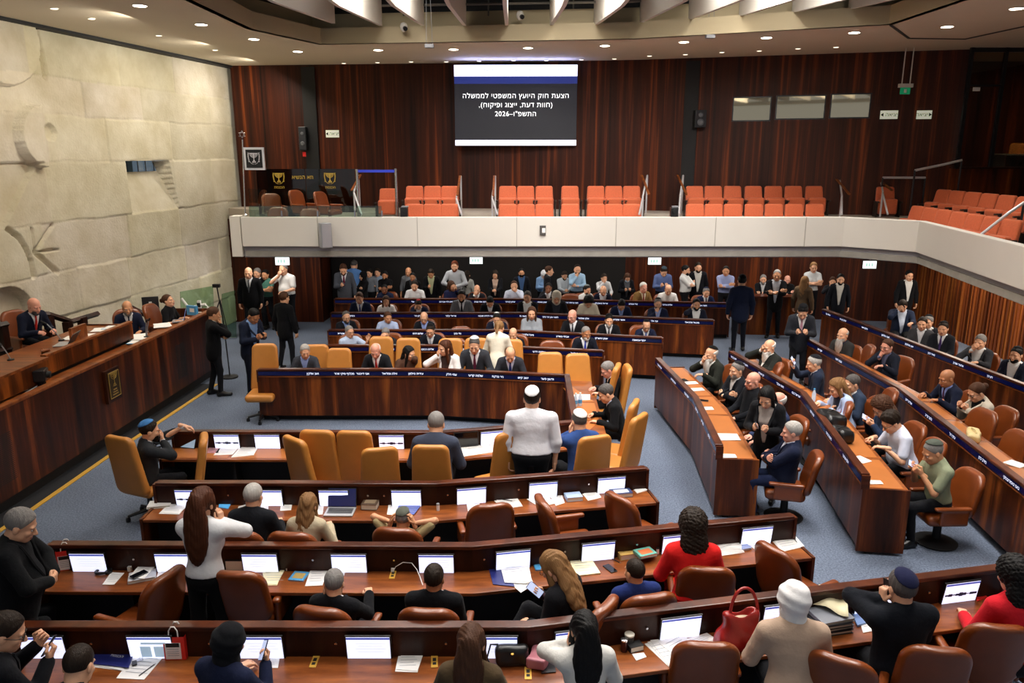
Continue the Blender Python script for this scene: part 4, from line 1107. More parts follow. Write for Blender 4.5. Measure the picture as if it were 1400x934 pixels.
# ------------------------------------------------------------------ gallery fittings
M_STEEL = mat('pale_steel', '#d9d9dc', rough=.3, metal=.3)
SMOKE = glass('smoked_glass', '#9a9186', .3)
def gallery_fittings():
    r = empty('glass_partition', (0, 0, 0), 0, 'tall smoked glass partition with two gold emblems at the left of the gallery', 'glass partition')
    Yg = 19.9
    a, b = Py(352, 231, Yg), Py(486, 229, Yg)
    for i, (p, q) in enumerate(((350, 416.5), (417.5, 485))):
        u, v, w = Py(p, 231, Yg), Py(q, 230, Yg), Py(p, 283, Yg); MB().box(((u.x + v.x) / 2, Yg, (u.z + 3.1) / 2), (v.x - u.x, .02, u.z - 3.1)).build('pane', SMOKE, r)
    for px in (381, 451):
        c = Py(px, 243, Yg - .03); M = facing(0, -1)
        m = menorah(MB(), c, M, .22, .009); olive(m, c, M, .22, .008); m.build('gold_emblem', mat('gold_print', '#b8993e', rough=.4, emit='#7d651c', estr=.3), r)
        text(heb('הכנסת'), c + Vector((0, 0, -.24)), .09, M, MATS['gold_print'], r, 'gold_lettering')
    for px, s in ((408, 'הנשיא'), (424, 'תא')): text(heb(s), Py(px, 242.5, Yg - .03), .13, facing(0, -1), MATS['gold_print'], r, 'gold_lettering', bold=.002)
    r = empty('glass_balustrade', (0, 0, 0), 0, 'low clear glass balustrade on the gallery parapet at the left', 'glass balustrade')
    for p, q in ((340, 385), (386, 434), (435, 485), (486, 522)):
        u, v = Py(p, 285, 16.5), Py(q, 285, 16.5); MB().box(((u.x + v.x) / 2, 16.5, 3.47), (v.x - u.x - .01, .015, .24)).build('pane', M_GLASS, r)
        MB().box((v.x, 16.5, 3.42), (.03, .05, .14)).build('clamp', M_CHROME, r)
    u = Py(341, 258, 16.6); MB().add([(u.x, 16.5, 3.36), (u.x + .05, 19.2, 3.2), (u.x + .05, 19.2, 3.75), (u.x, 16.5, 3.95)], [(0, 1, 2, 3)]).build('side_pane', M_GLASS, r)
    # barrier with blue tape
    r = empty('tape_barrier', (0, 0, 0), 0, 'steel barrier posts joined by a blue tape on the gallery', 'barrier')
    u, v = Py(488, 235, 18.6), Py(541, 234, 18.6)
    for p in (u, v): MB().tube([(p.x, 18.6, 2.98), (p.x, 18.6, p.z + .06)], .035, 10).build('post', M_CHROME, r)
    MB().box(((u.x + v.x) / 2, 18.6, p.z), (v.x - u.x, .012, .06)).build('tape', mat('blue_tape', '#2b3fc0', rough=.5, emit='#2a3bb0', estr=.3), r)
    # handrails at the gallery stairs
    hr = [((484, 262), (490, 240), (494, 285)), ((624, 270), (630, 241), (631, 290)), ((673, 270), (677, 241), (680, 290)), ((879, 268), (885, 240), (874, 292)), ((930, 268), (934, 240), (928, 292)), ((1151, 268), (1147, 238), (1151, 290)), ((1207, 262), (1203, 238), (1214, 290))]
    nm = ['beside the glass partition', 'right of the three-seat block', 'left of the block under the screen', 'right of the block under the screen', 'left of the seven-seat block', 'right of the seven-seat block', 'beside the single seat']
    for (a, b, c), n_ in zip(hr, nm):
        r = empty('stair_handrail', (0, 0, 0), 0, f'short steel and wood stair handrail on the gallery, {n_}', 'handrail', 'gallery stair handrails')
        A, B, C_ = Py(*a, 18.4), Py(*b, 19.6), Py(*c, 17.2)
        MB().tube([(A.x, 18.4, 2.9), A, B, (B.x, 19.6, 3.1)], .022, 8).build('upper_rail', M_STEEL, r)
        MB().tube([(A.x, 18.4, A.z - .03), (C_.x, 17.2, 3.36)], .022, 8).build('lower_rail', M_STEEL, r)
        MB().box(((A.x + B.x) / 2, 19.0, (A.z + B.z) / 2 + .02), (.05, 1.2, .03), M=Matrix.Rotation(math.atan2(B.z - A.z, 1.2), 4, 'X')).build('wooden_grip', W_TOP, r)
    # steel rail of the right stairs
    for i, (pts, lab, Y) in enumerate([([(1251, 233), (1290, 225), (1315, 219)], 'long sloping steel handrail below the glass booth', 18.0), ([(1207, 243), (1265, 243)], 'horizontal steel rail right of the single gallery seat', 18.7), ([(1340, 322), (1378, 292), (1400, 277)], 'steel and wood handrail in front of the right gallery seats', 13.6)]):
        P_ = [Py(x, y, Y) for x, y in pts]; r = empty('handrail', (0, 0, 0), 0, lab, 'handrail')
        MB().tube(P_, .028, 8).build('rail', M_STEEL, r)
        for p in (P_[0], P_[-1]): MB().tube([(p.x, p.y, 2.98 if i < 2 else 2.7), p], .022, 8).build('post', M_BLACKPL, r)
    # president's chairs behind the glass
    for i, (px, py, yaw, lab) in enumerate([(377, 265, 150, 'brown leather chair leftmost behind the gallery glass'), (418, 260, 120, 'brown leather chair in the middle behind the gallery glass, turned right'), (452, 262, 115, 'brown leather chair rightmost behind the gallery glass'), (379, 284, 178, 'brown chair top just above the parapet at the far left'), (423, 286, 178, 'brown chair top above the parapet below the two turned chairs')]):
        Y = 18.6 if i < 3 else 17.2; p = Py(px, py, Y); c = chair('member', p.x, p.y - .2, yaw, lab, z=2.98 if i < 3 else 2.64, group='brown chairs behind the gallery glass'); c.scale = (.85, .85, max(.7, (p.z - c.location.z) / 1.04))
gallery_fittings()
# standard with the emblem flag, beside the stone wall
def standard():
    Yf = 16.62; b = Py(335, 292, Yf); t = Py(331, 184, Yf)
    r = empty('emblem_standard', (b.x, Yf, 3.4), 0, 'tall pole with star finial holding a framed black emblem flag', 'standard')
    MB().lathe([(.06, -.025), (.05, 0), (.02, .02)], (0, 0, 0), 14).build('foot', M_CHROME, r); MB().tube([(0, 0, 0), (t.x - b.x, 0, t.z - 3.4 - .1)], .015, 8).build('pole', M_CHROME, r)
    s = MB(); c = Vector((t.x - b.x, -.01, t.z - 3.4))
    for k in (0, 1):
        P_ = [c + Vector((.075 * math.sin(a + k * math.pi), 0, .075 * math.cos(a + k * math.pi))) for a in (0, 2.094, 4.189, 0)]
        s.tube(P_, .008, 5)
    s.build('star_finial', M_CHROME, r)
    f = Py(348, 217, Yf) - Vector((b.x, Yf, 3.4)); w, h = .42, .46
    MB().box(f, (w, .05, h)).build('frame', mat('silver_frame', '#d8d8dc', rough=.4), r)
    MB().box(f + Vector((0, -.03, 0)), (w * .80, .012, h * .80)).build('flag', M_BLACK, r)
    m = menorah(MB(), f + Vector((0, -.045, .02)), facing(0, -1), .19, .006); olive(m, f + Vector((0, -.045, .02)), facing(0, -1), .19, .006); m.build('silver_emblem', mat('silver_print', '#e6e6ea', rough=.4), r)
standard()
# glass booth in the upper right
def booth():
    Yb = 18.1; x0 = Py(1312, 232, Yb).x; z0, z1 = 4.32, 6.93
    r = empty('glass_booth', (0, 0, 0), 0, 'tall glass-walled booth on a wooden base in the upper right corner', 'booth')
    MB().box((x0 + 2.2, Yb + .15, (2.98 + z0) / 2), (4.4, .3, z0 - 2.98)).build('base', W_PANEL, r)
    MB().box((x0 + 2.2, Yb + .1, z0 + .02), (4.45, .4, .04)).build('sill', W_DARK, r)
    xs = [Py(1325, 100, Yb).x, Py(1372, 100, Yb).x, Py(1440, 100, Yb).x]
    fm = []
    for x in (xs[0], xs[1]): MB().box((x, Yb, (z0 + z1) / 2), (.07, .07, z1 - z0)).build('mullion', M_BLACKPL, r)
    MB().box((xs[0] + 1.6, Yb, z1 - .05), (3.2, .07, .09)).build('head_rail', M_BLACKPL, r)
    p = Py(1348, 117, Yb); MB().box(((xs[0] + xs[1]) / 2, Yb, p.z), (xs[1] - xs[0], .05, .04)).build('transom', M_BLACKPL, r)
    G = glass('booth_clear_glass', '#a89c8c', .2)
    for a, b in ((xs[0], xs[1]), (xs[1], xs[2] + 1)): MB().box(((a + b) / 2, Yb + .01, (z0 + z1) / 2), (b - a - .05, .012, z1 - z0 - .05)).build('pane', G, r)
    MB().add([(xs[0], Yb, z0), (x0 + .05, 18.75, z0), (x0 + .05, 18.75, z1), (xs[0], Yb, z1)], [(0, 1, 2, 3)]).build('side_pane', G, r)
    s = Py(1335, 122, Yb - .05); MB().box(s, (.16, .01, .08)).build('sticker', M_PAPER, r)
    # counter inside
    c = Py(1384, 213, Yb + .9); o = empty('booth_counter', (c.x + .35, Yb + .9, 0), 0, 'pale blue-grey counter inside the glass booth', 'counter')
    MB().box((0, 0, 4.42), (1.3, .5, .40)).build('body', mat('counter_grey', '#8fa0a2', rough=.5), o); MB().box((0, -.02, 4.63), (1.36, .56, .04)).build('top', mat('counter_top_grey', '#a7b3b2', rough=.4), o)
    for x in (-.3, .2): MB().tube([(x, -.25, 4.42), (x, -.28, 4.42)], .03, 8).build('knob', M_CHROME, o)
    ch = Py(1395, 192, Yb + 1.5); c2 = chair('minister', ch.x + .1, Yb + 1.6, 200, 'tan chair inside the glass booth', z=3.9); c2.scale = (.8, .8, .8)
    s = structure(MB().box((x0 + 2.0, Yb + 1.4, 3.85), (3.4, 2.2, .06)).build('booth_floor', M_CARPET))
    area_light('booth_fill', (x0 + 1.6, Yb + .35, 6.9), 1.6, .4, 120, (1, .9, .75))  # unseen fill light, added to brighten the inside of the booth
booth()

# ------------------------------------------------------------------ people
def V3(*a): return np.array(a, float)
def rotx(a): c, s = math.cos(a), math.sin(a); return np.array([[1, 0, 0], [0, c, -s], [0, s, c]])
def roty(a): c, s = math.cos(a), math.sin(a); return np.array([[c, 0, s], [0, 1, 0], [-s, 0, c]])
def rotz(a): c, s = math.cos(a), math.sin(a); return np.array([[c, -s, 0], [s, c, 0], [0, 0, 1]])
def unit(v): return v / (np.linalg.norm(v) + 1e-9)

class PG:
    """soft union of tapered limbs and rounded masses on a grid"""
    def __init__(s): s.p = []
    def cap(s, a, b, ra, rb, k=.03, sub=False): s.p.append(('c', np.array(a, float), np.array(b, float), ra, rb, k, sub)); return s
    def ell(s, c, r, R=None, k=.04, sub=False): s.p.append(('e', np.array(c, float), np.array(r, float), np.eye(3) if R is None else R, k, sub)); return s
    def bounds(s):
        lo, hi = np.full(3, 9.), np.full(3, -9.)
        for q in s.p:
            if q[-1]: continue
            if q[0] == 'c': m = max(q[3], q[4]); a, b = np.minimum(q[1], q[2]) - m, np.maximum(q[1], q[2]) + m
            else: m = max(q[2]); a, b = q[1] - m, q[1] + m
            lo, hi = np.minimum(lo, a), np.maximum(hi, b)
        return lo, hi
    def mesh(s, h, post=None):
        lo, hi = s.bounds(); lo -= 3 * h; hi += 3 * h
        n = np.ceil((hi - lo) / h).astype(int) + 1
        D = np.full(n, 1.0, np.float32); ax = [lo[i] + h * np.arange(n[i]) for i in range(3)]
        for q in s.p:
            k = q[-2]
            if q[0] == 'c': m = max(q[3], q[4]); a, b = np.minimum(q[1], q[2]) - m, np.maximum(q[1], q[2]) + m
            else: m = max(q[2]); a, b = q[1] - m, q[1] + m
            e = k + 2.5 * h
            i0 = np.clip(np.floor((a - e - lo) / h).astype(int), 0, n - 1); i1 = np.clip(np.ceil((b + e - lo) / h).astype(int) + 1, 1, n)
            sl = tuple(slice(u, v) for u, v in zip(i0, i1))
            X = ax[0][sl[0]][:, None, None]; Y = ax[1][sl[1]][None, :, None]; Z = ax[2][sl[2]][None, None, :]
            if q[0] == 'c': d = caps(X, Y, Z, q[1], q[2], q[3], q[4])
            else:
                R = q[3]; x, y, z = X - q[1][0], Y - q[1][1], Z - q[1][2]
                u = [R[0, j] * x + R[1, j] * y + R[2, j] * z for j in range(3)]
                d = ell(u[0], u[1], u[2], (0, 0, 0), q[2])
            D[sl] = smax(D[sl], -d, k) if q[-1] else smin(D[sl], d, k)
        if post is not None:
            X, Y, Z = np.meshgrid(*ax, indexing='ij', sparse=True); D = post(D, X, Y, Z)
        return surf_net(D, lo, h)
    def val(s, P):
        X, Y, Z = P[:, 0], P[:, 1], P[:, 2]; D = np.full(len(P), 1.)
        for q in s.p:
            if q[0] == 'c': d = caps(X, Y, Z, q[1], q[2], q[3], q[4])
            else:
                u = (P - q[1]) @ q[3]; d = ell(u[:, 0], u[:, 1], u[:, 2], (0, 0, 0), q[2])
            D = smin(D, d, q[-2])
        return D

# --- heads
def head_sdf(fem):
    def f(X, Y, Z):
        D = ell(X, Y, Z, (0, -.012, .033), (.075, .097, .088))
        D = smin(D, ell(X, Y, Z, (0, .024, -.035), (.061 - .004 * fem, .070, .086)), .03)
        D = smin(D, ell(X, Y, Z, (0, .052, -.092), (.036 - .006 * fem, .036, .030)), .03)
        A = np.abs(X)
        D = smin(D, ell(A, Y, Z, (.045 - .004 * fem, .012, -.065), (.020, .040, .034)), .025)
        D = smin(D, ell(A, Y, Z, (.028, .080, .016), (.026, .013, .010)), .016)
        D = smax(D, -ell(A, Y, Z, (.031, .103, -.010), (.020, .020, .014)), .014)
        D = smin(D, ell(A, Y, Z, (.044, .064, -.032), (.020, .020, .017)), .02)
        D = smin(D, caps(X, Y, Z, (0, .086, .004), (0, .113, -.040), .008, .0125), .012)
        D = smin(D, ell(A, Y, Z, (.011, .101, -.044), (.008, .010, .007)), .006)
        D = smin(D, caps(X, Y, Z, (-.017, .089, -.069), (.017, .089, -.069), .0075, .0075), .008)
        D = smin(D, caps(X, Y, Z, (-.014, .088, -.081), (.014, .088, -.081), .008, .008), .008)
        D = smax(D, -caps(X, Y, Z, (-.02, .101, -.075), (.02, .101, -.075), .0035, .0035), .004)
        D = smin(D, ell(A, Y, Z, (.077, -.010, -.012), (.009, .022, .031)), .008)
        D = smin(D, caps(X, Y, Z, (0, -.022, -.06), (0, -.034, -.17), .055 - .008 * fem, .056 - .008 * fem), .03)
        return D
    return f
def hl(Y, Z, back=0.0):
    p1 = (Y - .085 + .012 + back) * .79 - (Z - .07) * .61
    p2 = (Y - .015) * .464 - (Z + .02) * .886
    return p1, p2
def hair_sdf(kind):
    def shell(X, Y, Z, g=.0): return ell(X, Y, Z, (0, -.014, .036), (.082 + g, .104 + g, .095 + g))
    def f(X, Y, Z):
        A = np.abs(X)
        if kind == 'short': p1, p2 = hl(Y, Z); return smax(shell(X, Y, Z) + .002 * np.sin(X * 190) * np.sin(Y * 170), np.maximum(p1, p2), .012)
        if kind == 'buzz': p1, p2 = hl(Y, Z, .008); return smax(shell(X, Y, Z, -.004), np.maximum(p1, p2), .006)
        if kind == 'thick': p1, p2 = hl(Y, Z, -.004); return smax(shell(X, Y, Z - .008, .008) + .004 * np.sin(X * 120) * np.sin(Y * 110), np.maximum(p1, p2), .014)
        if kind == 'receding': p1, p2 = hl(Y, Z, .035); return smax(shell(X, Y, Z), np.maximum(p1, p2), .012)
        if kind == 'fringe': p1, p2 = hl(Y, Z, .03); return smax(shell(X, Y, Z, .002), np.maximum(np.maximum(p1, p2), Z - .055 + .25 * (Y + .05)), .012)
        if kind == 'curly':
            p1, p2 = hl(Y, Z, .0); w = .007 * np.sin(X * 150 + 3 * np.sin(Z * 70)) * np.sin(Y * 140 + 2 * np.sin(X * 60)) * np.sin(Z * 130 + 1)+ .004 * np.sin(Z * 170 + X * 90) * np.sin(Y * 160)
            D = smax(shell(X, Y, Z, .026) + w, (Y - .075) * .85 - (Z - .055) * .52, .02)
            return smin(D, ell(X, Y, Z, (0, -.075, -.10), (.105, .06, .14)) + w, .03)
        if kind in ('long', 'wavy', 'bob', 'xlong'):
            L_ = {'long': .34, 'wavy': .30, 'bob': .13, 'xlong': .35}[kind]; w = (.0032 if kind == 'wavy' else .0018) * np.sin(Z * 62 + 2.5 * np.sin(X * 45) + 2 * np.sin(Y * 30)) + .002 * np.sin(X * 260 + Y * 200)
            p1, p2 = hl(Y, Z, .004)
            D = smax(shell(X, Y, Z, .004) + w, p1, .012)
            D = smin(D, ell(X, Y, Z, (0, -.068 - (.04 if kind == 'xlong' else .01), -.03 - L_ * .42), (.098, .052, .06 + L_ * .62)) + w, .035)
            s_ = caps(A, Y, Z, (.066, .012, .02), (.078, .02 , -.05 - L_ * .55), .026, .022) + w
            D = smin(D, s_, .025)
            return smax(D, -ell(X, Y, Z, (0, .125, -.02), (.056, .10, .10)), .012)
        if kind in ('pony', 'bun'):
            p1, p2 = hl(Y, Z, .006); D = smax(shell(X, Y, Z, .001), np.maximum(p1, p2), .012)
            if kind == 'bun': return smin(D, ell(X, Y, Z, (0, -.13, .03), (.042, .036, .042)), .02)
            return smin(D, caps(X, Y, Z, (0, -.115, .02), (0, -.15, -.13), .028, .02), .02)
        if kind == 'hijab':
            D = ell(X, Y, Z, (0, -.014, .028), (.101, .116, .109))
            D = smin(D, ell(X, Y, Z, (0, -.012, -.10), (.084, .088, .12)), .03)
            D = D + .003 * np.sin(Z * 90 + 30 * X)
            return smax(D, -ell(X, Y, Z, (0, .125, -.018), (.056, .085, .082)), .012)
        if kind == 'kippa':
            D = ell(X, Y, Z, (0, -.014, .036), (.090, .112, .104)); t = (Y + .014) * -.42 + (Z - .036) * .907
            return smax(D, .058 - t, .006)
        if kind == 'kippa_small':
            D = ell(X, Y, Z, (0, -.014, .036), (.089, .111, .103)); t = (Y + .014) * -.55 + (Z - .036) * .835
            return smax(D, .074 - t, .006)
        if kind == 'beard':
            D = ell(X, Y, Z, (0, .028, -.066), (.064, .070, .068)); D = smin(D, ell(X, Y, Z, (0, .060, -.100), (.040, .036, .034)), .02)
            D = smax(D, -ell(X, Y, Z, (0, .10, -.02), (.05, .06, .044)), .012); D = smax(D, -caps(X, Y, Z, (-.014, .10, -.076), (.014, .10, -.076), .009, .009), .004)
            return smax(D, np.maximum(Z + .012, -(Y + .005)), .012)
        if kind == 'long_beard':
            D = ell(X, Y, Z, (0, .030, -.066), (.067, .072, .070)); w = .004 * np.sin(X * 150 + Z * 40)
            D = smin(D, ell(X, Y, Z, (0, .098, -.185), (.066, .042, .155)) + w, .03)
            D = smax(D, -ell(X, Y, Z, (0, .10, -.02), (.05, .06, .044)), .012)
            return smax(D, np.maximum(Z + .012, -(Y + .005)), .012)
        if kind == 'mask':
            D = ell(X, Y, Z, (0, .030, -.062), (.068, .076, .066)); return smax(smax(D, Z + .022, .006), -(Y - .015), .006)
    return f
HB = {'curly': ((-.15, -.19, -.28), (.15, .13, .18)), 'long': ((-.13, -.16, -.46), (.13, .12, .15)), 'wavy': ((-.13, -.16, -.42), (.13, .12, .15)), 'xlong': ((-.14, -.20, -.62), (.14, .12, .15)), 'bob': ((-.13, -.16, -.26), (.13, .12, .15)),
      'hijab': ((-.18, -.21, -.30), (.18, .14, .16)), 'pony': ((-.11, -.20, -.18), (.11, .12, .15)), 'bun': ((-.11, -.20, -.12), (.11, .12, .15)), 'long_beard': ((-.1, -.03, -.36), (.1, .17, .02))}
_hm = {}
def hair_mesh(kind, lod):
    k = (kind, lod)
    if k not in _hm:
        lo, hi = HB.get(kind, ((-.115, -.145, -.15), (.115, .135, .16)))
        V, Fq = field(hair_sdf(kind), lo, hi, .006 if lod == 0 else .0095); _hm[k] = np_mesh(kind, V, Fq)
    return _hm[k]
_tp = {}
def head_tpl(fem, lod):
    k = ('h', fem, lod)
    if k not in _tp: _tp[k] = field(head_sdf(fem), (-.10, -.13, -.21), (.10, .14, .14), (.0058, .0085)[lod])
    return _tp[k]
def simple_mesh(kind):
    k = ('s', kind)
    if k in _tp: return _tp[k]
    if kind == 'eyes': V, Fq = field(lambda X, Y, Z: ell(np.abs(X), Y, Z, (.031, .0815, -.009), (.0112, .0098, .0068)), (-.05, .06, -.03), (.05, .1, .01), .003)
    elif kind == 'irises': V, Fq = field(lambda X, Y, Z: ell(np.abs(X), Y, Z, (.031, .0893, -.009), (.0056, .0035, .0056)), (-.045, .08, -.02), (.045, .1, .005), .002)
    elif kind == 'eyebrows': V, Fq = field(lambda X, Y, Z: caps(np.abs(X), Y, Z, (.016, .0935, .012), (.046, .080, .014), .0052, .004), (-.06, .06, -.005), (.06, .11, .03), .003)
    elif kind == 'lips': V, Fq = field(lambda X, Y, Z: np.minimum(caps(X, Y, Z, (-.018, .0905, -.070), (.018, .0905, -.070), .0072, .0072), caps(X, Y, Z, (-.014, .0895, -.081), (.014, .0895, -.081), .0078, .0078)), (-.04, .07, -.1), (.04, .11, -.05), .003)
    elif kind == 'moustache': V, Fq = field(lambda X, Y, Z: caps(np.abs(X), Y, Z, (.004, .098, -.058), (.026, .088, -.066), .008, .006), (-.05, .07, -.09), (.05, .12, -.04), .003)
    elif kind == 'glasses':
        m = MB()
        for s in (-1, 1):
            m.tube([(s * .033 + .024 * math.cos(a), .103 - .006 * abs(math.cos(a)), -.009 + .017 * math.sin(a)) for a in [2 * math.pi * i / 14 for i in range(15)]], .0026, 5)
            m.tube([(s * .057, .098, -.004), (s * .079, .06, .0), (s * .083, -.01, .0)], .0025, 5)
        m.tube([(-.010, .103, -.005), (.010, .103, -.005)], .0026, 5)
        me = bpy.data.meshes.new('glasses'); me.from_pydata(m.v, [], m.f); me.shade_smooth(); _tp[k] = me; return me
    me = np_mesh(kind, V, Fq); _tp[k] = me; return me
CURL = {'relax': (22, 28, 18), 'flat': (5, 8, 5), 'grip': (52, 62, 30), 'fist': (75, 85, 45)}
def hand_tpl(kind, lod):
    k = ('hand', kind, lod)
    if k in _tp: return _tp[k]
    g = PG(); e = 0.0 if lod == 0 else .0012
    g.cap((0, -.05, 0), (0, .012, 0), .027, .026, .02)
    for x in (-.024, -.008, .008, .024): g.cap((x * .75, .015, 0), (x, .078, .002), .0155, .013, .012)
    cu = [math.radians(a) for a in CURL[kind]]
    for i, (x, L_, r) in enumerate(((-.029, .074, .0088), (-.0095, .083, .0092), (.010, .077, .0088), (.028, .060, .0078))):
        p = V3(x, .080, .002); a = 0; fan = (x * 1.6) if kind == 'flat' else x * .6
        for j, fr in enumerate((.46, .30, .24)):
            a += cu[j] * (1 + .08 * i); q = p + L_ * fr * V3(math.sin(fan), math.cos(a) * math.cos(fan), -math.sin(a))
            g.cap(p, q, r - .0006 * j + e, r - .0006 * (j + 1) + e, .003); p = q
    c = .6 if kind in ('grip', 'fist') else .2
    t0, t1 = V3(-.026, .018, -.004), V3(-.052, .050, -.012 - .02 * c); t2 = t1 + V3(-.006 + .03 * c, .026, -.012 * c); t3 = t2 + V3(.002 + .022 * c, .021, -.008 * c)
    g.cap(t0, t1, .014, .0115, .010); g.cap(t1, t2, .0108, .0098, .003); g.cap(t2, t3, .0096, .008, .003)
    _tp[k] = g.mesh((.0048, .0078)[lod]); return _tp[k]

SKIN = [mat('skin_fair', '#dba583', rough=.5, noise=(40, .05)), mat('skin_tan', '#c98f68', rough=.5, noise=(40, .05)), mat('skin_olive', '#ad744f', rough=.5, noise=(40, .05)), mat('skin_brown', '#7c4d33', rough=.5, noise=(40, .05)), mat('skin_pink', '#dd9d86', rough=.5, noise=(40, .05))]
HAIRC = {}
def hair_mat(c):
    if c not in HAIRC:
        m = mat('hair_' + c, {'black': '#0d0b0b', 'dark': '#21170f', 'brown': '#43291a', 'auburn': '#43210f', 'light': '#7c5a38', 'grey': '#7b7774', 'silver': '#a9a5a0', 'white': '#d4d0ca', 'ginger': '#6b3217', 'salt': '#4e4a48'}[c], rough=.55, spec=.18)
        nt = m.node_tree; tc = nt.nodes.new('ShaderNodeTexCoord'); mp = nt.nodes.new('ShaderNodeMapping'); mp.inputs['Scale'].default_value = (160, 160, 8)
        n = nt.nodes.new('ShaderNodeTexNoise'); n.inputs['Detail'].default_value = 3; n.inputs['Scale'].default_value = 1
        bp = nt.nodes.new('ShaderNodeBump'); bp.inputs['Strength'].default_value = .6; bp.inputs['Distance'].default_value = .01
        nt.links.new(tc.outputs['Object'], mp.inputs[0]); nt.links.new(mp.outputs[0], n.inputs['Vector']); nt.links.new(n.outputs['Fac'], bp.inputs['Height']); nt.links.new(bp.outputs[0], nt.nodes['Principled BSDF'].inputs['Normal'])
        HAIRC[c] = m
    return HAIRC[c]
CL = {}
def cloth(c):
    if c not in CL: CL[c] = mat('cloth_' + c.lstrip('#'), c, rough=.9, sheen=.03, bump=(11, .6), spec=.12)
    return CL[c]
EYEW = mat('eye_white', '#d8d2cc', rough=.25); IRIS = mat('iris_dark', '#1c110b', rough=.2); LIPS = mat('lip_rose', '#a85c50', rough=.45); SHOE = mat('shoe_black', '#0c0b0b', rough=.3)
GLF = mat('glasses_frame', '#131313', rough=.3); GLFB = mat('glasses_frame_brown', '#5a3320', rough=.3)

# hand placements: (where, hand shape, finger direction, palm direction); where: 'B' body frame, 'H' head frame, 'T' torso frame
def PZ(sit, d):
    return {
        'desk': ('B', (.17, .37, d), 'relax', (-.45, .85, 0), (0, .1, -1)),
        'clasp': ('B', (.06, .37, d + .02), 'grip', (-.65, .6, .1), (-.6, -.5, -.1)),
        'write': ('B', (.13, .40, d + .02), 'grip', (-.35, .9, -.1), (-.5, 0, -.8)),
        'phone': ('B', (.06, .30, d + .06), 'grip', (-.25, .75, .55), (-.75, -.1, .55)),
        'lap': ('B', (.13, .30, .64) if sit else (.10, .17, .92), 'relax', (-.3, .9, -.1), (0, 0, -1)),
        'arm_rest': ('B', (.30, .24, .70), 'relax', (0, 1, -.15), (0, 0, -1)),
        'hang': ('B', (.27, .05, .76), 'relax', (-.05, .15, -1), (-1, .1, 0)),
        'pocket': ('B', (.24, .06, .88), 'grip', (-.1, .35, -1), (-1, .1, 0)),
        'chin': ('H', (.035, .105, -.155), 'fist', (-.35, -.1, .9), (-.3, -.95, 0)),
        'mouth': ('H', (.05, .128, -.11), 'relax', (-.55, .0, .85), (-.15, -1, .1)),
        'cheek': ('H', (.085, .06, -.135), 'relax', (-.05, -.1, 1), (-1, -.35, 0)),
        'brow': ('H', (.075, .10, -.04), 'relax', (-.6, .05, .8), (-.5, -.9, 0)),
        'ear': ('H', (.105, .03, -.10), 'grip', (-.1, .15, 1), (-1, .05, 0)),
        'head': ('H', (.125, -.03, -.03), 'relax', (-.35, -.2, .95), (-1, 0, 0)),
        'cross': ('T', (-.10, .20, .24), 'flat', (-.9, -.1, .25), (.1, -1, 0)),
        'cross2': ('T', (-.06, .235, .20), 'relax', (-.85, -.2, .1), (.2, -1, 0)),
        'belly': ('T', (.07, .20, .12), 'relax', (-.85, .2, -.1), (-.1, -1, 0)),
        'gesture': ('B', (.26, .42, 1.02), 'flat', (.2, .35, .95), (-.6, .6, .2)),
        'show': ('B', (.10, .42, 1.10), 'grip', (-.2, .4, .9), (-.4, -.8, .2)), 'showlow': ('B', (.12, .33, .90), 'grip', (-.2, .6, .8), (-.5, -.75, .3)),
        'side': ('B', (.52, .16, .98), 'relax', (.8, .5, -.1), (0, 0, -1)),
        'ear2': ('H', (.128, .035, -.15), 'relax', (-.2, .05, 1), (-1, .1, 0)), 'front_rest': ('B', (.02, .52, 1.17), 'relax', (-.2, .9, -.35), (0, -.3, -1)), 'book': ('B', (.12, .30, d + .04), 'flat', (-.35, .8, .1), (-.2, 0, 1)),
    }
POSES = {  # (right hand, left hand, lean, head pitch)
    'desk': ('desk', 'desk', 10, 10), 'read': ('desk', 'desk', 14, 26), 'write': ('write', 'desk', 18, 34), 'clasp': ('clasp', 'clasp', 8, 5),
    'chin': ('chin', 'desk', 8, 6), 'chinL': ('desk', 'chin', 8, 6), 'mouth': ('mouth', 'desk', 8, 8), 'mouthL': ('desk', 'mouth', 8, 8), 'cheek': ('cheek', 'desk', 8, 14), 'cheekL': ('desk', 'cheek', 8, 14),
    'brow': ('brow', 'desk', 12, 26), 'browL': ('desk', 'brow', 12, 26), 'ear': ('ear', 'desk', 4, 4), 'earL': ('desk', 'ear', 4, 4), 'phone': ('phone', 'lap', 8, 34), 'phone2': ('phone', 'phone', 8, 36),
    'lap': ('lap', 'lap', -4, 4), 'recline': ('arm_rest', 'arm_rest', -14, 2), 'cross': ('cross', 'cross2', -4, 4), 'temples': ('head', 'head', -10, 14), 'stand': ('hang', 'hang', 1, 3), 'stand_down': ('hang', 'hang', 6, 28),
    'show': ('show', 'lap', 4, 14), 'showlow': ('showlow', 'desk', 6, 16), 'ears': ('ear2', 'ear2', 4, 6), 'mouth_front': ('mouth', 'front_rest', 6, 6), 'type': ('showlow', 'showlow', 8, 22), 'gesture': ('lap', 'gesture', 4, 0), 'sideL': ('mouth', 'side', 2, 4), 'chin_cross': ('chin', 'cross2', 2, 8), 'mouth_cross': ('mouth', 'cross2', 2, 8), 'pocket': ('pocket', 'pocket', 2, 6), 'belly': ('belly', 'belly', 2, 4), 'book': ('book', 'book', 8, 34), 'sidehand': ('mouth', 'side', 4, 6),
    'phone_hang': ('phone', 'hang', 4, 30), 'lean_read': ('desk', 'desk', 32, 30), 'hands_front': ('clasp', 'clasp', 2, 20),
}
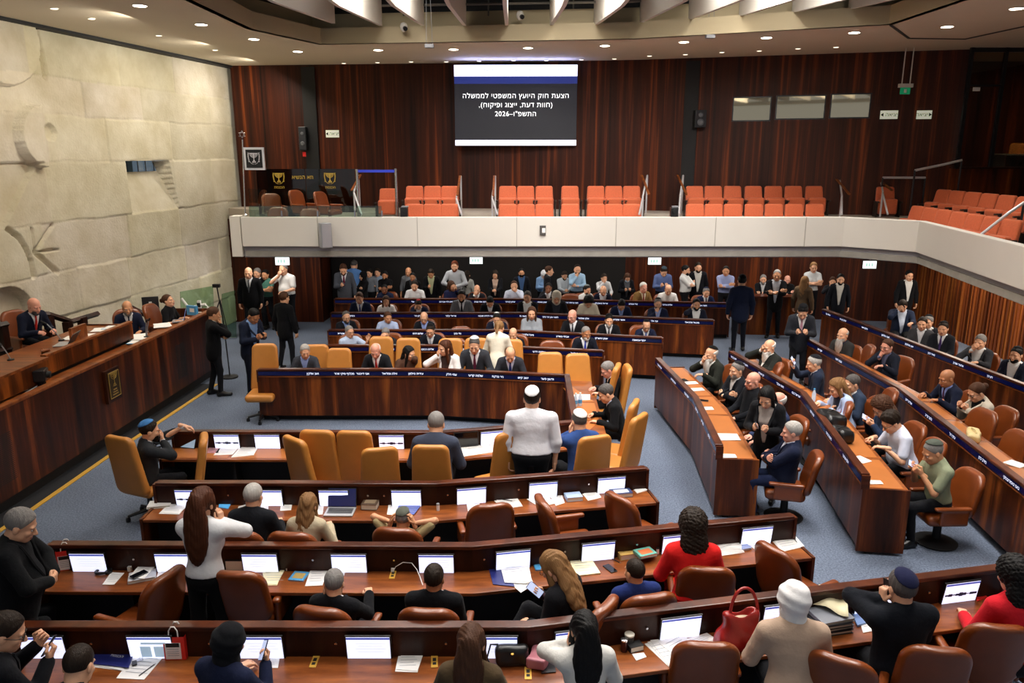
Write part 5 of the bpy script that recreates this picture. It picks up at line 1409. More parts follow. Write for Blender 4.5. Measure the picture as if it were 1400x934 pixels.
def trim(l, n):
    w = l.split()[:n]
    while w and w[-1].strip(',') in ('a', 'the', 'in', 'of', 'with', 'and', 'his', 'her', 'at', 'over', 'before', 'behind', 'by', 'on', 'to', 'between', 'under', 'left', 'right', 'from', 'for', 'its', 'second', 'third', 'first'): w.pop()
    return ' '.join(w).rstrip(',')
PEOPLE = []
def person(px, py, yaw, pose, label, sit=True, Y=None, z0=0.0, zt=None, hair='short', hc='dark', skin=0, top='suit', c1='#17181c', c2='#d9dade', tie=None, c3='#15161a', beard=None, bc=None, kippa=None, ks='kippa',
           glasses=None, mask=None, fem=0, b=1.0, belly=0.0, lean=None, hp=None, hy=0, roll=0, twist=0, lod=1, h=None, hs=1.13, chair_kind=None, phone=None, tz=.74, legs=True, cdist=0.0, cyaw=None, csz=1.0, smin_=.86, smax_=1.14, cross_leg=False, xoff=None, back_hair=0):
    rh, lh, ln, hpd = POSES[pose]
    ln = math.radians(ln if lean is None else lean); hp = math.radians(hpd if hp is None else hp)
    W_ = .93 if fem else 1.0; bb = b * W_
    pel = V3(0, 0, .56 if sit else .93)
    Rt = rotz(math.radians(-twist)) @ rotx(-ln)
    def T(x, y, z): return pel + Rt @ V3(x, y, z)
    Rh = rotz(math.radians(-hy)) @ rotx(-hp) @ roty(math.radians(roll))
    nb = T(0, -.005, .515)
    hc_ = nb + Rh @ V3(0, .030, .108 * 1.0) * hs * .97
    top_z = hc_[2] + .118 * hs
    ht = top_z
    # scale and place
    if Y is not None:
        P_ = Py(px, py, Y); s = (P_.z - z0) / ht
        s = min(smax_, max(smin_, s))
    else:
        s = (.95 if sit else .985) if zt is None else zt / ht
        if fem and zt is None: s *= .96
        P_ = Pz(px, py, z0 + s * ht)
    rz = -math.radians(yaw); off = rotz(rz) @ V3(hc_[0], hc_[1], 0) * s
    rx, ry = P_.x - off[0], P_.y - off[1]
    hh = h or (.0135 if lod == 0 else .020)
    # limbs
    tab = PZ(sit, (tz + .03) / s if sit else 1.06); S, Wr, El, HF = {}, {}, {}, {}
    for sd, key in ((1, rh), (-1, lh)):
        fr, pos, hk, d, n = tab[key]; pos = V3(pos[0] * sd, pos[1], pos[2]); d = unit(V3(d[0] * sd, d[1], d[2])); n = unit(V3(n[0] * sd, n[1], n[2]))
        if key == 'phone' and rh == lh: pos = V3(.085 * sd, pos[1], pos[2])
        S_ = T(.172 * bb * sd, -.005, .425)
        if fr == 'H': w = hc_ + Rh @ pos * hs; d = Rh @ d; n = Rh @ n
        elif fr == 'T': w = T(pos[0], pos[1] + belly, pos[2]); d = Rt @ d; n = Rt @ n
        else: w = pos.copy()
        l1, l2 = .285, .255; v = w - S_; L_ = np.linalg.norm(v)
        if L_ > (l1 + l2) * .985: w = S_ + v / L_ * (l1 + l2) * .985; L_ = (l1 + l2) * .985
        u = unit(w - S_); pole = V3(.55 * sd, -.35, -1.0)
        if fr == 'H': pole = V3(.9 * sd, .25, -.8)
        if key == 'head': pole = V3(1.0 * sd, .35, -1.3 if not sit else -.1)
        if key == 'ear2': pole = V3(.8 * sd, -.1, -1.2)
        if key in ('cross', 'cross2', 'belly'): pole = V3(1.0 * sd, .1, -.5)
        pole = pole - u * (pole @ u); pole = unit(pole)
        a = (l1 * l1 - l2 * l2 + L_ * L_) / (2 * L_); hgt = math.sqrt(max(0, l1 * l1 - a * a)); e = S_ + u * a + pole * hgt
        S[sd], Wr[sd], El[sd] = S_, w, e; HF[sd] = (hk, d, n)
    # legs
    hip, kn, an, to = {}, {}, {}, {}
    for sd in (1, -1):
        hip[sd] = pel + V3(.085 * sd * bb, .0, -.02)
        if sit:
            kn[sd] = V3(.12 * sd, .40, .52); an[sd] = V3(.12 * sd, .34, .09)
            if cross_leg and sd == 1: kn[sd] = V3(.02, .42, .66); an[sd] = V3(-.22, .50, .40)
        else:
            kn[sd] = V3(.10 * sd, .03 + .03 * sd, .50); an[sd] = V3(.115 * sd, -.03 + .07 * sd, .09)
        to[sd] = an[sd] + V3(.03 * sd, .17, -.05)
    PEL_R = Rt if sit else rotx(-ln * .5)
    def torso(e, arms, skirt=0.0, neck=True):
        g = PG()
        g.ell(T(0, .0, .33), V3(.165 * bb + e, .105 + .35 * belly + e, .19 + e), Rt, .05)
        g.ell(T(0, .012 + belly * .6, .13), V3((.155 if not fem else .13) * bb + e, .105 + belly + e, .18 + e), Rt, .06)
        g.ell(T(0, 0, .0), V3(.165 * bb + e, .118 + e + belly * .4, .14 + e), Rt, .06)
        for sd in (1, -1):
            g.cap(T(0, -.012, .425), T(.150 * bb * sd, -.010, .415), .066 + e, .062 + e, .05)
            g.cap(T(0, -.015, .49), T(.11 * bb * sd, -.014, .455), .046 + e, .038 + e, .04)
            if fem: g.ell(T(.07 * sd, .085, .27), V3(.062 + e, .055 + e, .062 + e), Rt, .04)
            if arms:
                w = Wr[sd]; ee = El[sd]
                if arms == 'long':
                    g.cap(S[sd], ee, .053 * b ** .5 + e, .043 * b ** .5 + e, .035); g.cap(ee, ee + (w - ee) * .93, .043 + e, .031 + e * 1.1, .025)
                else:
                    g.cap(S[sd], S[sd] + (ee - S[sd]) * .72, .054 * b ** .5 + e, .055 + e, .035)
        if skirt: g.ell(T(0, 0, -.12), V3(.165 * bb + e, .12 + e, .15 + skirt), Rt, .05)
        return g
    nm = 'person'
    # the body: head, neck, hands, arms, trunk and legs
    u = PG(); e = -.016
    u.ell(T(0, 0, .32), V3(.165 * bb + e, .10 + e, .18), Rt, .05).ell(T(0, 0, .10), V3(.14 * bb + e, .095 + e, .17), Rt, .06).ell(T(0, 0, 0), V3(.155 * bb + e, .11 + e, .12), Rt, .06)
    for sd in (1, -1):
        u.cap(T(0, -.012, .42), T(.145 * bb * sd, -.01, .41), .045, .042, .05)
        r0 = .034 if top != 'short' else .041
        u.cap(S[sd], El[sd], .04, .036 if top != 'short' else .040, .03).cap(El[sd], Wr[sd], .036 if top != 'short' else .042, .027, .02)
        u.cap(hip[sd], kn[sd], .065, .045, .04).cap(kn[sd], an[sd], .045, .030, .03).cap(an[sd], to[sd] + V3(0, -.05, .0), .026, .016, .02)
    u.cap(T(0, -.02, .43), hc_ + Rh @ V3(0, -.025, -.05) * hs, .052 - .006 * fem, .050 - .006 * fem, .03)
    parts = [u.mesh(.024 if lod else .018)]
    hv, hf = head_tpl(fem, lod); parts.append(((hv * hs) @ Rh.T + hc_, hf))
    hands = {}
    for sd in (1, -1):
        hk, d, n = HF[sd]; n = unit(n - d * (n @ d)); z = -n; x = np.cross(d, z); M = np.stack([x, d, z], 1)
        hv, hf = hand_tpl(hk, lod); k = 1.06 if not fem else .95
        vv = hv * k
        if sd == -1: vv = vv * V3(-1, 1, 1); hf = hf[:, ::-1]
        parts.append((vv @ M.T + Wr[sd], hf)); hands[sd] = (Wr[sd], M)
    o_ = 0; Vs, Fs = [], []
    for v, f in parts: Vs.append(v); Fs.append(f + o_); o_ += len(v)
    me = np_mesh(nm, np.concatenate(Vs), np.concatenate(Fs)); me.materials.append(SKIN[skin])
    root = bpy.data.objects.new(nm, me); COL.objects.link(root)
    root.location = (rx, ry, z0); root.rotation_euler = (0, 0, rz); root.scale = (s, s, s)
    tag(root, label, 'person')
    def cloth_obj(name, VF, m):
        if len(VF[0]) == 0: return
        q = np_mesh(name, *VF); return obj(name, q, m, root)
    RtT = Rt.T
    def tor_xyz(X, Y, Z):
        x, y, z = X - pel[0], Y - pel[1], Z - pel[2]
        return RtT[0, 0] * x + RtT[0, 1] * y + RtT[0, 2] * z, RtT[1, 0] * x + RtT[1, 1] * y + RtT[1, 2] * z, RtT[2, 0] * x + RtT[2, 1] * y + RtT[2, 2] * z
    if top in ('suit', 'open', 'coat'):
        ej = .016
        zb = .17 if top == 'suit' else -.05; wv = .085 if top == 'suit' else .10
        g = torso(ej, 'long', skirt=0.0 if sit else .03)
        def vcut(D, X, Y, Z):
            a, bq, c = tor_xyz(X, Y, Z)
            w = np.clip((c - zb) / (.50 - zb), 0, 1.3) * wv + (.012 if top == 'open' else 0)
            cut = np.maximum(np.abs(a) - w, -(bq - .0)); cut = np.maximum(cut, zb - c)
            return np.maximum(D, -cut)
        jk = cloth_obj('jacket', g.mesh(hh, vcut), cloth(c1))
        sh = torso(.004, None)
        for k in range(9):
            a0, a1 = 2 * math.pi * k / 9, 2 * math.pi * (k + 1) / 9
            sh.cap(T(.058 * math.cos(a0), -.008 + .058 * math.sin(a0), .497 - .022 * math.sin(a0)), T(.058 * math.cos(a1), -.008 + .058 * math.sin(a1), .497 - .022 * math.sin(a1)), .013, .013, .012)
        for sd in (1, -1): w, ee = Wr[sd], El[sd]; dd = unit(w - ee); sh.cap(w - dd * .035, w - dd * .006, .034, .034, .01)
        sq = cloth_obj('shirt', sh.mesh(hh), cloth(c2))
        # lapels and collar
        def front(x, z, grid):
            ys = np.linspace(.30 + belly, .0, 61); P2 = np.array([T(x, y, z) for y in ys]); d = grid.val(P2); i = np.argmax(d < 0); return ys[i] if d[i] < 0 else .11
        lp = MB()
        for sd in (1, -1):
            pts = []
            for z in np.linspace(zb + .02, .47, 6):
                x = (np.clip((z - zb) / (.50 - zb), 0, 1.2) * wv + (.012 if top == 'open' else 0) + .012) * sd; pts.append(T(x, front(x, z, g) + .002, z))
            pts += [T(.078 * sd, .01, .492), T(.06 * sd, -.055, .505), T(0, -.075, .51)]
            lp.tube([tuple(p) for p in pts], [.006, .013, .017, .018, .018, .016, .015, .015, .014], 6)
        lp.build('lapel', cloth(c1), jk, smooth=True)
        if tie:
            zs = np.linspace(.478, max(zb + .0, .08), 7); t = MB(); Pv = []
            for k, z in enumerate(zs):
                w = (.017, .013, .02, .025, .029, .033, .036)[k]; y = front(0, z, sh) + .010
                if k == 0: y = max(y, .055)
                for dx, dy in ((-w, -.004), (0, .005), (w, -.004)): Pv.append(tuple(T(dx, y + dy, z)))
            Fc = []
            for k in range(6):
                for j in range(2): a = 3 * k + j; Fc.append((a, a + 1, a + 4, a + 3))
            t.add(Pv, Fc); q = t.build('tie', cloth(tie), sq, smooth=True)
            sm_ = q.modifiers.new('thickness', 'SOLIDIFY'); sm_.thickness = .008
    else:
        sh = torso(.010 if top != 'blouse' else .014, 'short' if top == 'short' else 'long', skirt=0.0 if sit else .0)
        for k in range(9):
            a0, a1 = 2 * math.pi * k / 9, 2 * math.pi * (k + 1) / 9
            sh.cap(T(.060 * math.cos(a0), -.008 + .060 * math.sin(a0), .495 - .022 * math.sin(a0)), T(.060 * math.cos(a1), -.008 + .060 * math.sin(a1), .495 - .022 * math.sin(a1)), .014, .014, .012)
        def tuck(D, X, Y, Z):
            a, bq, c = tor_xyz(X, Y, Z); return np.maximum(D, .015 - c)
        cloth_obj('shirt', sh.mesh(hh, tuck), cloth(c1))
        bl = PG(); bl.ell(T(0, .006 + belly * .4, .03), V3((.156 if not fem else .145) * bb + .012, .118 + belly * .8, .06), Rt, .02)
        cloth_obj('waistband', bl.mesh(hh, lambda D, X, Y, Z: np.maximum(D, np.abs(tor_xyz(X, Y, Z)[2] - .015) - .03)), cloth(c3))
    if legs:
        g = PG(); g.ell(pel + PEL_R @ V3(0, 0, -.01), V3(.168 * bb, .122 + belly * .4, .125), PEL_R, .05)
        for sd in (1, -1):
            g.cap(hip[sd], kn[sd], .086 * b ** .5, .062, .04).cap(kn[sd], an[sd] + V3(0, 0, .01), .061, .047, .03)
        cloth_obj('trousers', g.mesh(.022 if (sit or lod) else .016), cloth(c3))
        for sd in (1, -1):
            g = PG(); g.cap(an[sd] + V3(0, -.04, -.045), an[sd] + V3(.01 * sd, .05, -.04), .042, .040, .02).cap(an[sd] + V3(0, .0, .0), an[sd] + V3(.01 * sd, .06, -.035), .044, .040, .02).cap(an[sd] + V3(.01 * sd, .05, -.048), to[sd] + V3(0, 0, -.005), .040, .034, .02)
            cloth_obj('shoe', g.mesh(.014), SHOE)
    # head wear and features
    HM = Matrix.Translation(Vector(hc_)) @ Matrix([list(r) for r in Rh]).to_4x4() @ Matrix.Scale(hs, 4)
    def on_head(name, me_, m): o = obj(name, me_, m, root); o.matrix_basis = HM; return o
    hcm = hair_mat(hc)
    if hair == 'hijab': on_head('headscarf', hair_mesh('hijab', lod), cloth(hc if hc.startswith('#') else '#dedcdc') if False else cloth(bc or '#dedcdc'))
    elif hair: on_head('hair', hair_mesh(hair, lod), hcm)
    if beard: on_head('beard', hair_mesh(beard, lod), hair_mat(bc or hc))
    if kippa: on_head('skullcap', hair_mesh(ks, lod), cloth(kippa))
    if mask: on_head('face_mask', hair_mesh('mask', lod), cloth(mask))
    if glasses: on_head('glasses', simple_mesh('glasses'), GLF if glasses == 1 else GLFB)
    vis = abs(((yaw + hy + 180) % 360) - 180) > 55
    if vis:
        on_head('eyebrows', simple_mesh('eyebrows'), hcm if hair != 'hijab' else hair_mat('dark')); on_head('irises', simple_mesh('irises'), IRIS)
        if lod == 0: on_head('eyes', simple_mesh('eyes'), EYEW)
        if not beard and not mask: on_head('lips', simple_mesh('lips'), LIPS)
    # held phone
    if phone:
        w, M = hands[1 if phone in ('R', 'both') else -1]; Mw = Matrix.Translation(Vector((rx, ry, z0))) @ Matrix.Rotation(rz, 4, 'Z') @ Matrix.Scale(s, 4)
        M4 = Matrix([list(r) for r in M]).to_4x4()
        c = Vector(w) + M4 @ Vector((-.006, .085, -.034))
        ph = bpy.data.objects.new('mobile_phone', None); COL.objects.link(ph)
        ph.matrix_basis = Mw @ Matrix.Translation(c) @ M4 @ Matrix.Rotation(math.radians(8), 4, 'X')
        tag(ph, 'phone held by the ' + trim(label, 11), 'phone')
        MB().box((0, 0, 0), (.075, .15, .009)).build('case', M_BLACKPL if phone != 'W' else M_PAPER, ph, bevel=.003)
        MB().box((0, 0, -.0052), (.068, .14, .001)).build('display', mat('phone_screen', '#c8d4f2', rough=.2, emit='#b9c8ee', estr=.7), ph)
    if chair_kind:
        yaw = yaw if cyaw is None else cyaw; a = math.radians(yaw); d = cdist
        c = chair(chair_kind, rx - d * math.sin(a), ry - d * math.cos(a), yaw, ('brown' if chair_kind == 'member' else 'tan') + ' chair under the ' + trim(label, 11), z=z0); c.scale = (1, 1, csz)
    PEOPLE.append((label, px, py, round(rx, 2), round(ry, 2), round(s, 3)))
    return root

def yrow(pl, px, off, z=1.0):
    t = t_at_px(pl, px, z); return place_on(pl, t, off)[0].y
NAVY, CHAR, BLK, GREY, MIDG = '#141a2e', '#1c1d22', '#0e0e11', '#4d5058', '#34363d'
# --- people standing along the back wall
def bk(px, py, yaw, pose, label, Y=21.3, **k): person(px, py, yaw, pose, label, sit=False, Y=Y, **k)
bk(469, 361, 170, 'phone_hang', 'bearded man in grey suit and maroon tie standing left of the rearmost desk', Y=20.75, c1='#44474f', tie='#5e1c30', hair='short', hc='brown', beard='beard', phone='R')
bk(484, 356, 10, 'hands_front', 'man in bright blue shirt standing turned to the back wall', Y=21.9, top='shirt', c1='#5b86c4', hair='buzz', hc='salt')
bk(496, 372, 235, 'cross', 'woman in black with a black headscarf standing at the back left', Y=21.2, fem=1, hair='hijab', bc='#0c0c0e', top='blouse', c1='#0d0d10')
bk(505, 371, 200, 'stand', 'man in grey shirt and dark cap, mostly hidden at the back left', Y=21.8, top='shirt', c1='#70757e', kippa='#101114')
bk(516, 372, 190, 'cross', 'man in pale blue-grey shirt standing behind the man in black shirt', Y=21.95, top='shirt', c1='#7f8da3', hc='dark')
bk(526, 371, 185, 'cross', 'man in black shirt with crossed arms standing at the back left', Y=21.3, top='shirt', c1='#0d0d10', skin=2, hc='black', beard='beard', bc='black')
bk(558, 366, 190, 'stand', 'bald man in grey shirt standing at the back wall', Y=21.6, top='shirt', c1='#7b7e84', hair='fringe', hc='dark', skin=1)
bk(564, 375, 180, 'stand', 'man in open black jacket standing before the bald man in grey shirt', Y=21.15, top='open', c1='#0c0c0e', c2='#33353a', hc='black', skin=2)
bk(589, 368, 180, 'phone_hang', 'man in dark jacket over pale yellow-green shirt standing at the back', Y=21.4, top='open', c1='#101114', c2='#b9bd96', hc='dark', skin=1)
bk(621.5, 357, 185, 'belly', 'red-bearded man in white-grey shirt standing tall under an exit sign', Y=21.2, top='shirt', c1='#a9adb3', hc='ginger', beard='beard', bc='ginger', b=1.08)
bk(639, 373, 20, 'stand', 'long-haired woman in pale top seen from behind, beside the red-bearded man', Y=21.5, fem=1, hair='long', hc='dark', top='blouse', c1='#a2a39e')
bk(677, 370, 185, 'hands_front', 'long-haired woman in dark jacket standing right of the red-bearded man', Y=21.4, fem=1, hair='long', hc='dark', top='open', c1='#15161b', c2='#c3a796')
bk(713, 367, 175, 'stand', 'man with black beard in blue shirt under dark jacket, standing mid back', Y=21.4, top='open', c1='#16181f', c2='#43608c', hc='black', mask='#101216', skin=1)
bk(744, 372, 160, 'phone', 'person in pale headcover and light blue top, half hidden at the back', Y=21.8, fem=1, hair='hijab', bc='#c9cbd0', top='blouse', c1='#7fa3cf')
bk(751, 364, 95, 'stand', 'man in dark suit in profile, standing mid back', Y=21.2, c1='#14151a', hc='brown')
bk(772, 371, 170, 'hands_front', 'bearded man in pale shirt looking down, standing mid back', Y=21.5, top='shirt', c1='#b4bcc4', hc='dark', beard='beard', hp=24)
bk(789.5, 362, 175, 'chin_cross', 'man in light blue shirt with hand on chin, standing mid back', Y=21.2, top='shirt', c1='#94b3cf', hair='receding', hc='dark', beard='beard')
bk(826, 377, 170, 'mouth', 'young man in white shirt standing behind the seated bald man in dark jacket', Y=21.0, top='shirt', c1='#c4c6c9', hc='dark')
bk(858, 374, 178, 'phone2', 'woman wearing a blue face mask and dark jacket, holding a phone', Y=21.2, fem=1, hair='wavy', hc='brown', top='open', c1='#13141a', c2='#5c5f66', mask='#9fc3e0', phone='R')
bk(908, 365, 180, 'phone2', 'man in blue shirt and grey skullcap looking at his phone, standing under an exit sign', Y=21.2, top='shirt', c1='#5e6f9f', kippa='#3d4a55', hc='dark', phone='R', b=1.08)
bk(938, 363, 120, 'cross', 'man in white shirt with crossed arms facing right, standing at the back', Y=21.2, top='shirt', c1='#d3d3d2', hc='black', b=1.1, belly=.04, beard='beard', bc='black')
bk(955, 359, 182, 'stand', 'tall bearded man in dark jacket and open white shirt at the back', Y=21.4, top='open', c1='#14151b', c2='#d8d6d0', hc='dark', beard='beard', b=1.1)
bk(993, 364, 195, 'cross', 'man in lilac-blue shirt with crossed arms, standing right of the tall bearded man', Y=21.0, top='shirt', c1='#8e97bd', hair='buzz', hc='black', skin=1, b=1.05)
bk(1015, 376, 5, 'stand', 'man in navy suit seen from behind, standing in the aisle by the third back row', Y=18.2, c1='#151b2f', c3='#0c0e16', hc='black', kippa='#0d0e12', b=1.05, twist=0)
bk(1044, 376, 195, 'cross', 'man in dark jacket behind a dark wooden stand, at the back right', Y=20.6, c1='#101115', c2='#b6b7ba', hair='short', hc='grey', beard='beard', bc='grey')
bk(1063, 369, 200, 'cross', 'slim grey-haired person in black suit with face mask under the chin, at the back', Y=19.6, top='open', c1='#0d0d10', c2='#bdbfc6', hair='buzz', hc='grey', skin=1)
bk(1077, 377, 190, 'cross', 'bearded man in black standing behind the slim person in black suit', Y=20.6, top='shirt', c1='#0d0d10', hair='fringe', hc='dark', beard='beard', skin=4)
bk(1101, 378, 40, 'stand', 'long-haired woman in brown jacket and white skirt top seen from behind', Y=19.4, fem=1, hair='long', hc='light', top='coat', c1='#5d4a37', c2='#e0ddd6')
bk(1113, 359, 190, 'cross2' if False else 'cross', 'blonde woman in white t-shirt standing tall at the back right', Y=21.1, fem=1, hair='pony', hc='light', top='short', c1='#c9cdd0')
bk(1139, 379, 200, 'mouth', 'man touching his mouth, half hidden behind the bearded man in dark suit', Y=20.2, top='shirt', c1='#1b1c22', hc='brown')
bk(1150, 375, 195, 'stand', 'bearded man in dark suit and white shirt standing at the end of the rightmost desk', Y=19.6, top='open', c1='#14161d', c2='#c8c5bd', hc='black', beard='beard', bc='black')
bk(1244, 370, 185, 'stand', 'young man in black jacket standing alone against the slatted wall corner', Y=20.0, top='open', c1='#121317', c2='#d4d4d2', hc='black')
bk(1098.5, 416.5, 195, 'phone2', 'man in grey suit, pink tie and black skullcap, standing over his phone between side desks', Y=15.1, c1='#23252b', c2='#e2e0de', tie='#b98a96', kippa='#0d0d10', hc='black', phone='R')
# --- group at the left
bk(339, 366, 175, 'stand', 'bald man in black suit and grey tie standing by the stone wall', Y=19.7, c1='#0c0c0f', tie='#4a4c50', hair=None, hc='dark', b=1.12)
bk(351, 367, 190, 'stand', 'grey-haired man in black standing behind the bald man in black suit', Y=20.5, c1='#101014', hc='grey', b=1.05)
bk(362, 369, 185, 'cross', 'young man in teal shirt with crossed arms, standing at the left', Y=20.5, top='short', c1='#4c7a6d', hc='black', skin=1)
bk(387, 361, 200, 'mouth', 'man in white short-sleeved shirt covering his mouth, standing at the left', Y=20.2, top='short', c1='#dedddb', hc='grey', hair='receding', b=1.15, belly=.06)
bk(388, 399, 25, 'stand', 'person in black trouser suit walking away at the left', Y=16.6, c1='#0c0c0f', hair='short', hc='brown', smax_=1.05)
bk(291.5, 420, 60, 'chin_cross', 'man in black suit with hand at his chin, standing by the rostrum', Y=14.7, c1='#0c0c0f', hc='brown', skin=1, b=1.1, tie='#a34a4a', lod=1)
bk(346, 422, 120, 'phone2', 'man in navy suit looking down at his phone behind an empty tan chair', Y=14.6, top='open', c1='#171d2e', c2='#6f8cb8', hair='buzz', hc='black', skin=2, phone='R', c3='#11141f')
# --- the rostrum
person(45, 408, 112, 'write', 'bald bearded man in navy suit and red tie, chairing from the raised desk', z0=.95, zt=1.30, tz=.69, lod=0, c1='#161a2b', tie='#c52a22', hair=None, hc='dark', beard='beard', bc='salt', skin=4, chair_kind='member', b=1.08, hp=18)
person(173, 412, 150, 'desk', 'bald man with grey beard in navy suit seated at the rostrum counter', z0=.65, zt=1.28, tz=.69, lod=0, c1='#161b30', tie='#2a3350', hair='fringe', hc='grey', beard='beard', bc='grey', skin=1, chair_kind='member')
person(229, 403, 95, 'desk', 'woman in black with tied-back brown hair seated at the rostrum end', z0=.62, zt=1.25, tz=.71, lod=0, fem=1, hair='bun', hc='brown', top='short', c1='#101012', hp=-14, skin=0, chair_kind='member')
# --- rearmost row
def rw(pl, px, py, yaw, pose, label, off=.62, **k):
    k.setdefault('chair_kind', 'member'); k.setdefault('tz', .74); k.setdefault('cyaw', 180 + (px * 7 % 13 - 6)); k.setdefault('csz', .88); k.setdefault('cdist', .05); person(px, py, yaw, pose, label, Y=yrow(pl, px, off), **k)
rw(R5, 525.5, 389, 180, 'desk', 'dark-skinned person in navy top seated leftmost in the rearmost row', top='blouse', c1='#1a2138', skin=3, hc='black', hair='buzz')
rw(R5, 566.5, 384, 180, 'desk', 'man in white shirt seated in the rearmost row, left of the woman in navy', top='shirt', c1='#d8d9dc', hc='dark', b=1.08)
rw(R5, 617.5, 384.5, 140, 'cheekL', 'long-haired woman in navy leaning on her hand, rearmost row', fem=1, hair='wavy', hc='brown', top='blouse', c1='#1a1e3d', roll=14)
rw(R5, 652, 390, 185, 'mouth', 'bald man in dark suit with hand at his mouth, rearmost row', c1='#1a1b22', hair='fringe', hc='dark')
rw(R5, 703, 384.5, 180, 'mouthL', 'balding man in pale shirt covering his mouth, rearmost row', top='shirt', c1='#c6cde0', hair='receding', hc='brown', b=1.1)
rw(R5, 750, 387, 185, 'mouth', 'dark-skinned man in dark suit holding his hand up, rearmost row', c1='#16171e', skin=3, hair='buzz', hc='black')
rw(R5, 803, 390, 150, 'desk', 'man in white shirt with grey skullcap and black beard, rearmost row', top='shirt', c1='#d5d6d6', kippa='#69706f', hc='black', beard='beard', bc='black')
rw(R5, 825, 391, 182, 'read', 'bald man in dark navy jacket looking down, rearmost row', top='open', c1='#14182a', c2='#c8cbd4', hair='fringe', hc='white')
rw(R5, 880, 386.5, 160, 'desk', 'white-haired man in tan suit and red tie, rearmost row', c1='#7d6038', c2='#d7cdb8', tie='#8d2f2a', hair='receding', hc='white', skin=4)
rw(R5, 914, 389.5, 180, 'read', 'bald man in white shirt looking down, right part of the rearmost row', top='shirt', c1='#dfdfde', hair='fringe', hc='dark', b=1.1)
rw(R5, 966, 393.5, 180, 'desk', 'man in blue suit with blue skullcap, rightmost of the rearmost row', c1='#1b2547', tie='#28304a', kippa='#20263c', hc='grey')
# --- third back row
rw(R4, 491, 400, 182, 'read', 'man in navy suit and navy tie, leftmost of the third back row', c1='#161c33', tie='#2a3a78', hc='brown', hp=14)
rw(R4, 527.5, 405, 170, 'desk', 'long-haired woman in white blouse, third back row', fem=1, hair='long', hc='brown', top='blouse', c1='#dcd8d6')
rw(R4, 572, 410, 180, 'cheek', 'person in navy with head bowed and a red skullcap, third back row', c1='#161c34', hc='dark', kippa='#a8232a', ks='kippa_small', hp=34)
rw(R4, 631, 397, 182, 'desk', 'man in light grey suit and dark tie, third back row', c1='#5e5f64', tie='#1a1d26', hc='black', beard='beard', bc='black', skin=1)
rw(R4, 670, 405.5, 180, 'read', 'dark-haired person in black bowing over the desk, third back row', c1='#0e0f13', hc='black', hp=46)
rw(R4, 721, 398.5, 190, 'clasp', 'smiling man in black suit and open white shirt, third back row', top='open', c1='#0e0f13', c2='#dededc', hc='salt', b=1.05)
rw(R4, 761, 398.5, 180, 'read', 'woman in cream headscarf looking down, third back row', fem=1, hair='hijab', bc='#cfc6b4', top='open', c1='#121217', c2='#2a2c33')
rw(R4, 805, 405, 180, 'read', 'curly dark-haired woman in cream jacket bowing over the desk', fem=1, hair='curly', hc='black', top='blouse', c1='#cfc6b2', hp=44)
rw(R4, 850, 409.5, 180, 'read', 'man in navy suit with head bowed low, third back row', c1='#161c36', c2='#8aa0d8', tie='#8aa0d8', hc='black', hp=46)
rw(R4, 900, 408, 185, 'chin', 'bearded man in navy suit with hand on chin, third back row', c1='#171c33', c2='#8e9fd0', hair='short', hc='grey', beard='beard', bc='salt', kippa='#15161b')
rw(R4, 952.5, 408.5, 182, 'ear', 'bearded man in dark suit on the phone, rightmost of the third back row', top='open', c1='#171a28', c2='#dadad8', hc='black', beard='beard', bc='black', skin=1, phone='R')
# --- second back row
rw(R3, 473, 426, 150, 'desk', 'man in glasses and dark suit leaning right, leftmost of the second back row', c1='#14151b', c2='#7f95c6', hair='receding', hc='salt', beard='beard', bc='salt', glasses=1)
rw(R3, 530, 426.5, 185, 'desk', 'man in pale blue shirt looking aside, second back row', top='shirt', c1='#a9b9da', hair='short', hc='brown', hy=-30, skin=1, b=1.1)
rw(R3, 579.5, 427, 180, 'read', 'bald man in glasses and dark suit, second back row', c1='#15161c', c2='#8fa3de', hair='fringe', hc='grey', glasses=1, hp=16)
rw(R3, 679, 428, 180, 'read', 'man in white skullcap behind the standing woman in cream', c1='#171a2a', hc='black', kippa='#d9d9d9', ks='kippa_small', hp=20)
rw(R3, 727, 420, 182, 'clasp', 'long-haired woman in grey hooded top, second back row', fem=1, hair='long', hc='brown', top='blouse', c1='#8f949b')
rw(R3, 782.5, 424, 195, 'desk', 'bald man in glasses, dark suit and dark tie, second back row', c1='#17171b', tie='#2c2d33', hair=None, hc='grey', skin=4, glasses=1, hy=20)
rw(R3, 833, 430, 182, 'desk', 'grey-bearded man in black skullcap and dark suit, second back row', c1='#111217', tie='#3a3c45', hc='black', kippa='#0b0b0d', beard='beard', bc='silver')
rw(R3, 884, 438, 180, 'read', 'balding man in glasses and navy suit looking down, rightmost of second back row', c1='#171d33', tie='#4a6fc0', hair='fringe', hc='dark', kippa='#0c0c10', glasses=1, hp=22)
# --- front back row
rw(R2, 477.5, 446, 140, 'gesture', 'grey-haired man in short-sleeved pale blue shirt gesturing with an open hand', top='short', c1='#b3c4de', hc='grey', glasses=1, b=1.1, belly=.04)
rw(R2, 527, 449, 178, 'brow', 'man in dark suit resting his forehead on his hand, behind the ministers', c1='#22242b', c2='#5d7cc4', hair='short', hc='grey', hp=16)
rw(R2, 588, 444, 182, 'read', 'man in glasses, black skullcap and silver tie, behind the ministers', c1='#141720', tie='#9a9da6', hc='dark', kippa='#0c0c0e', glasses=1, hp=16)
rw(R2, 701.5, 449, 195, 'read', 'balding man in dark jacket beside the standing woman in cream', c1='#15161c', hair='fringe', hc='brown', hp=16)
rw(R2, 801.5, 447, 178, 'desk', 'bald man with white beard, navy suit and blue tie, behind the ministers', c1='#12151f', tie='#2b3aa0', hair='buzz', hc='grey', beard='beard', bc='white', skin=2, hy=-20)
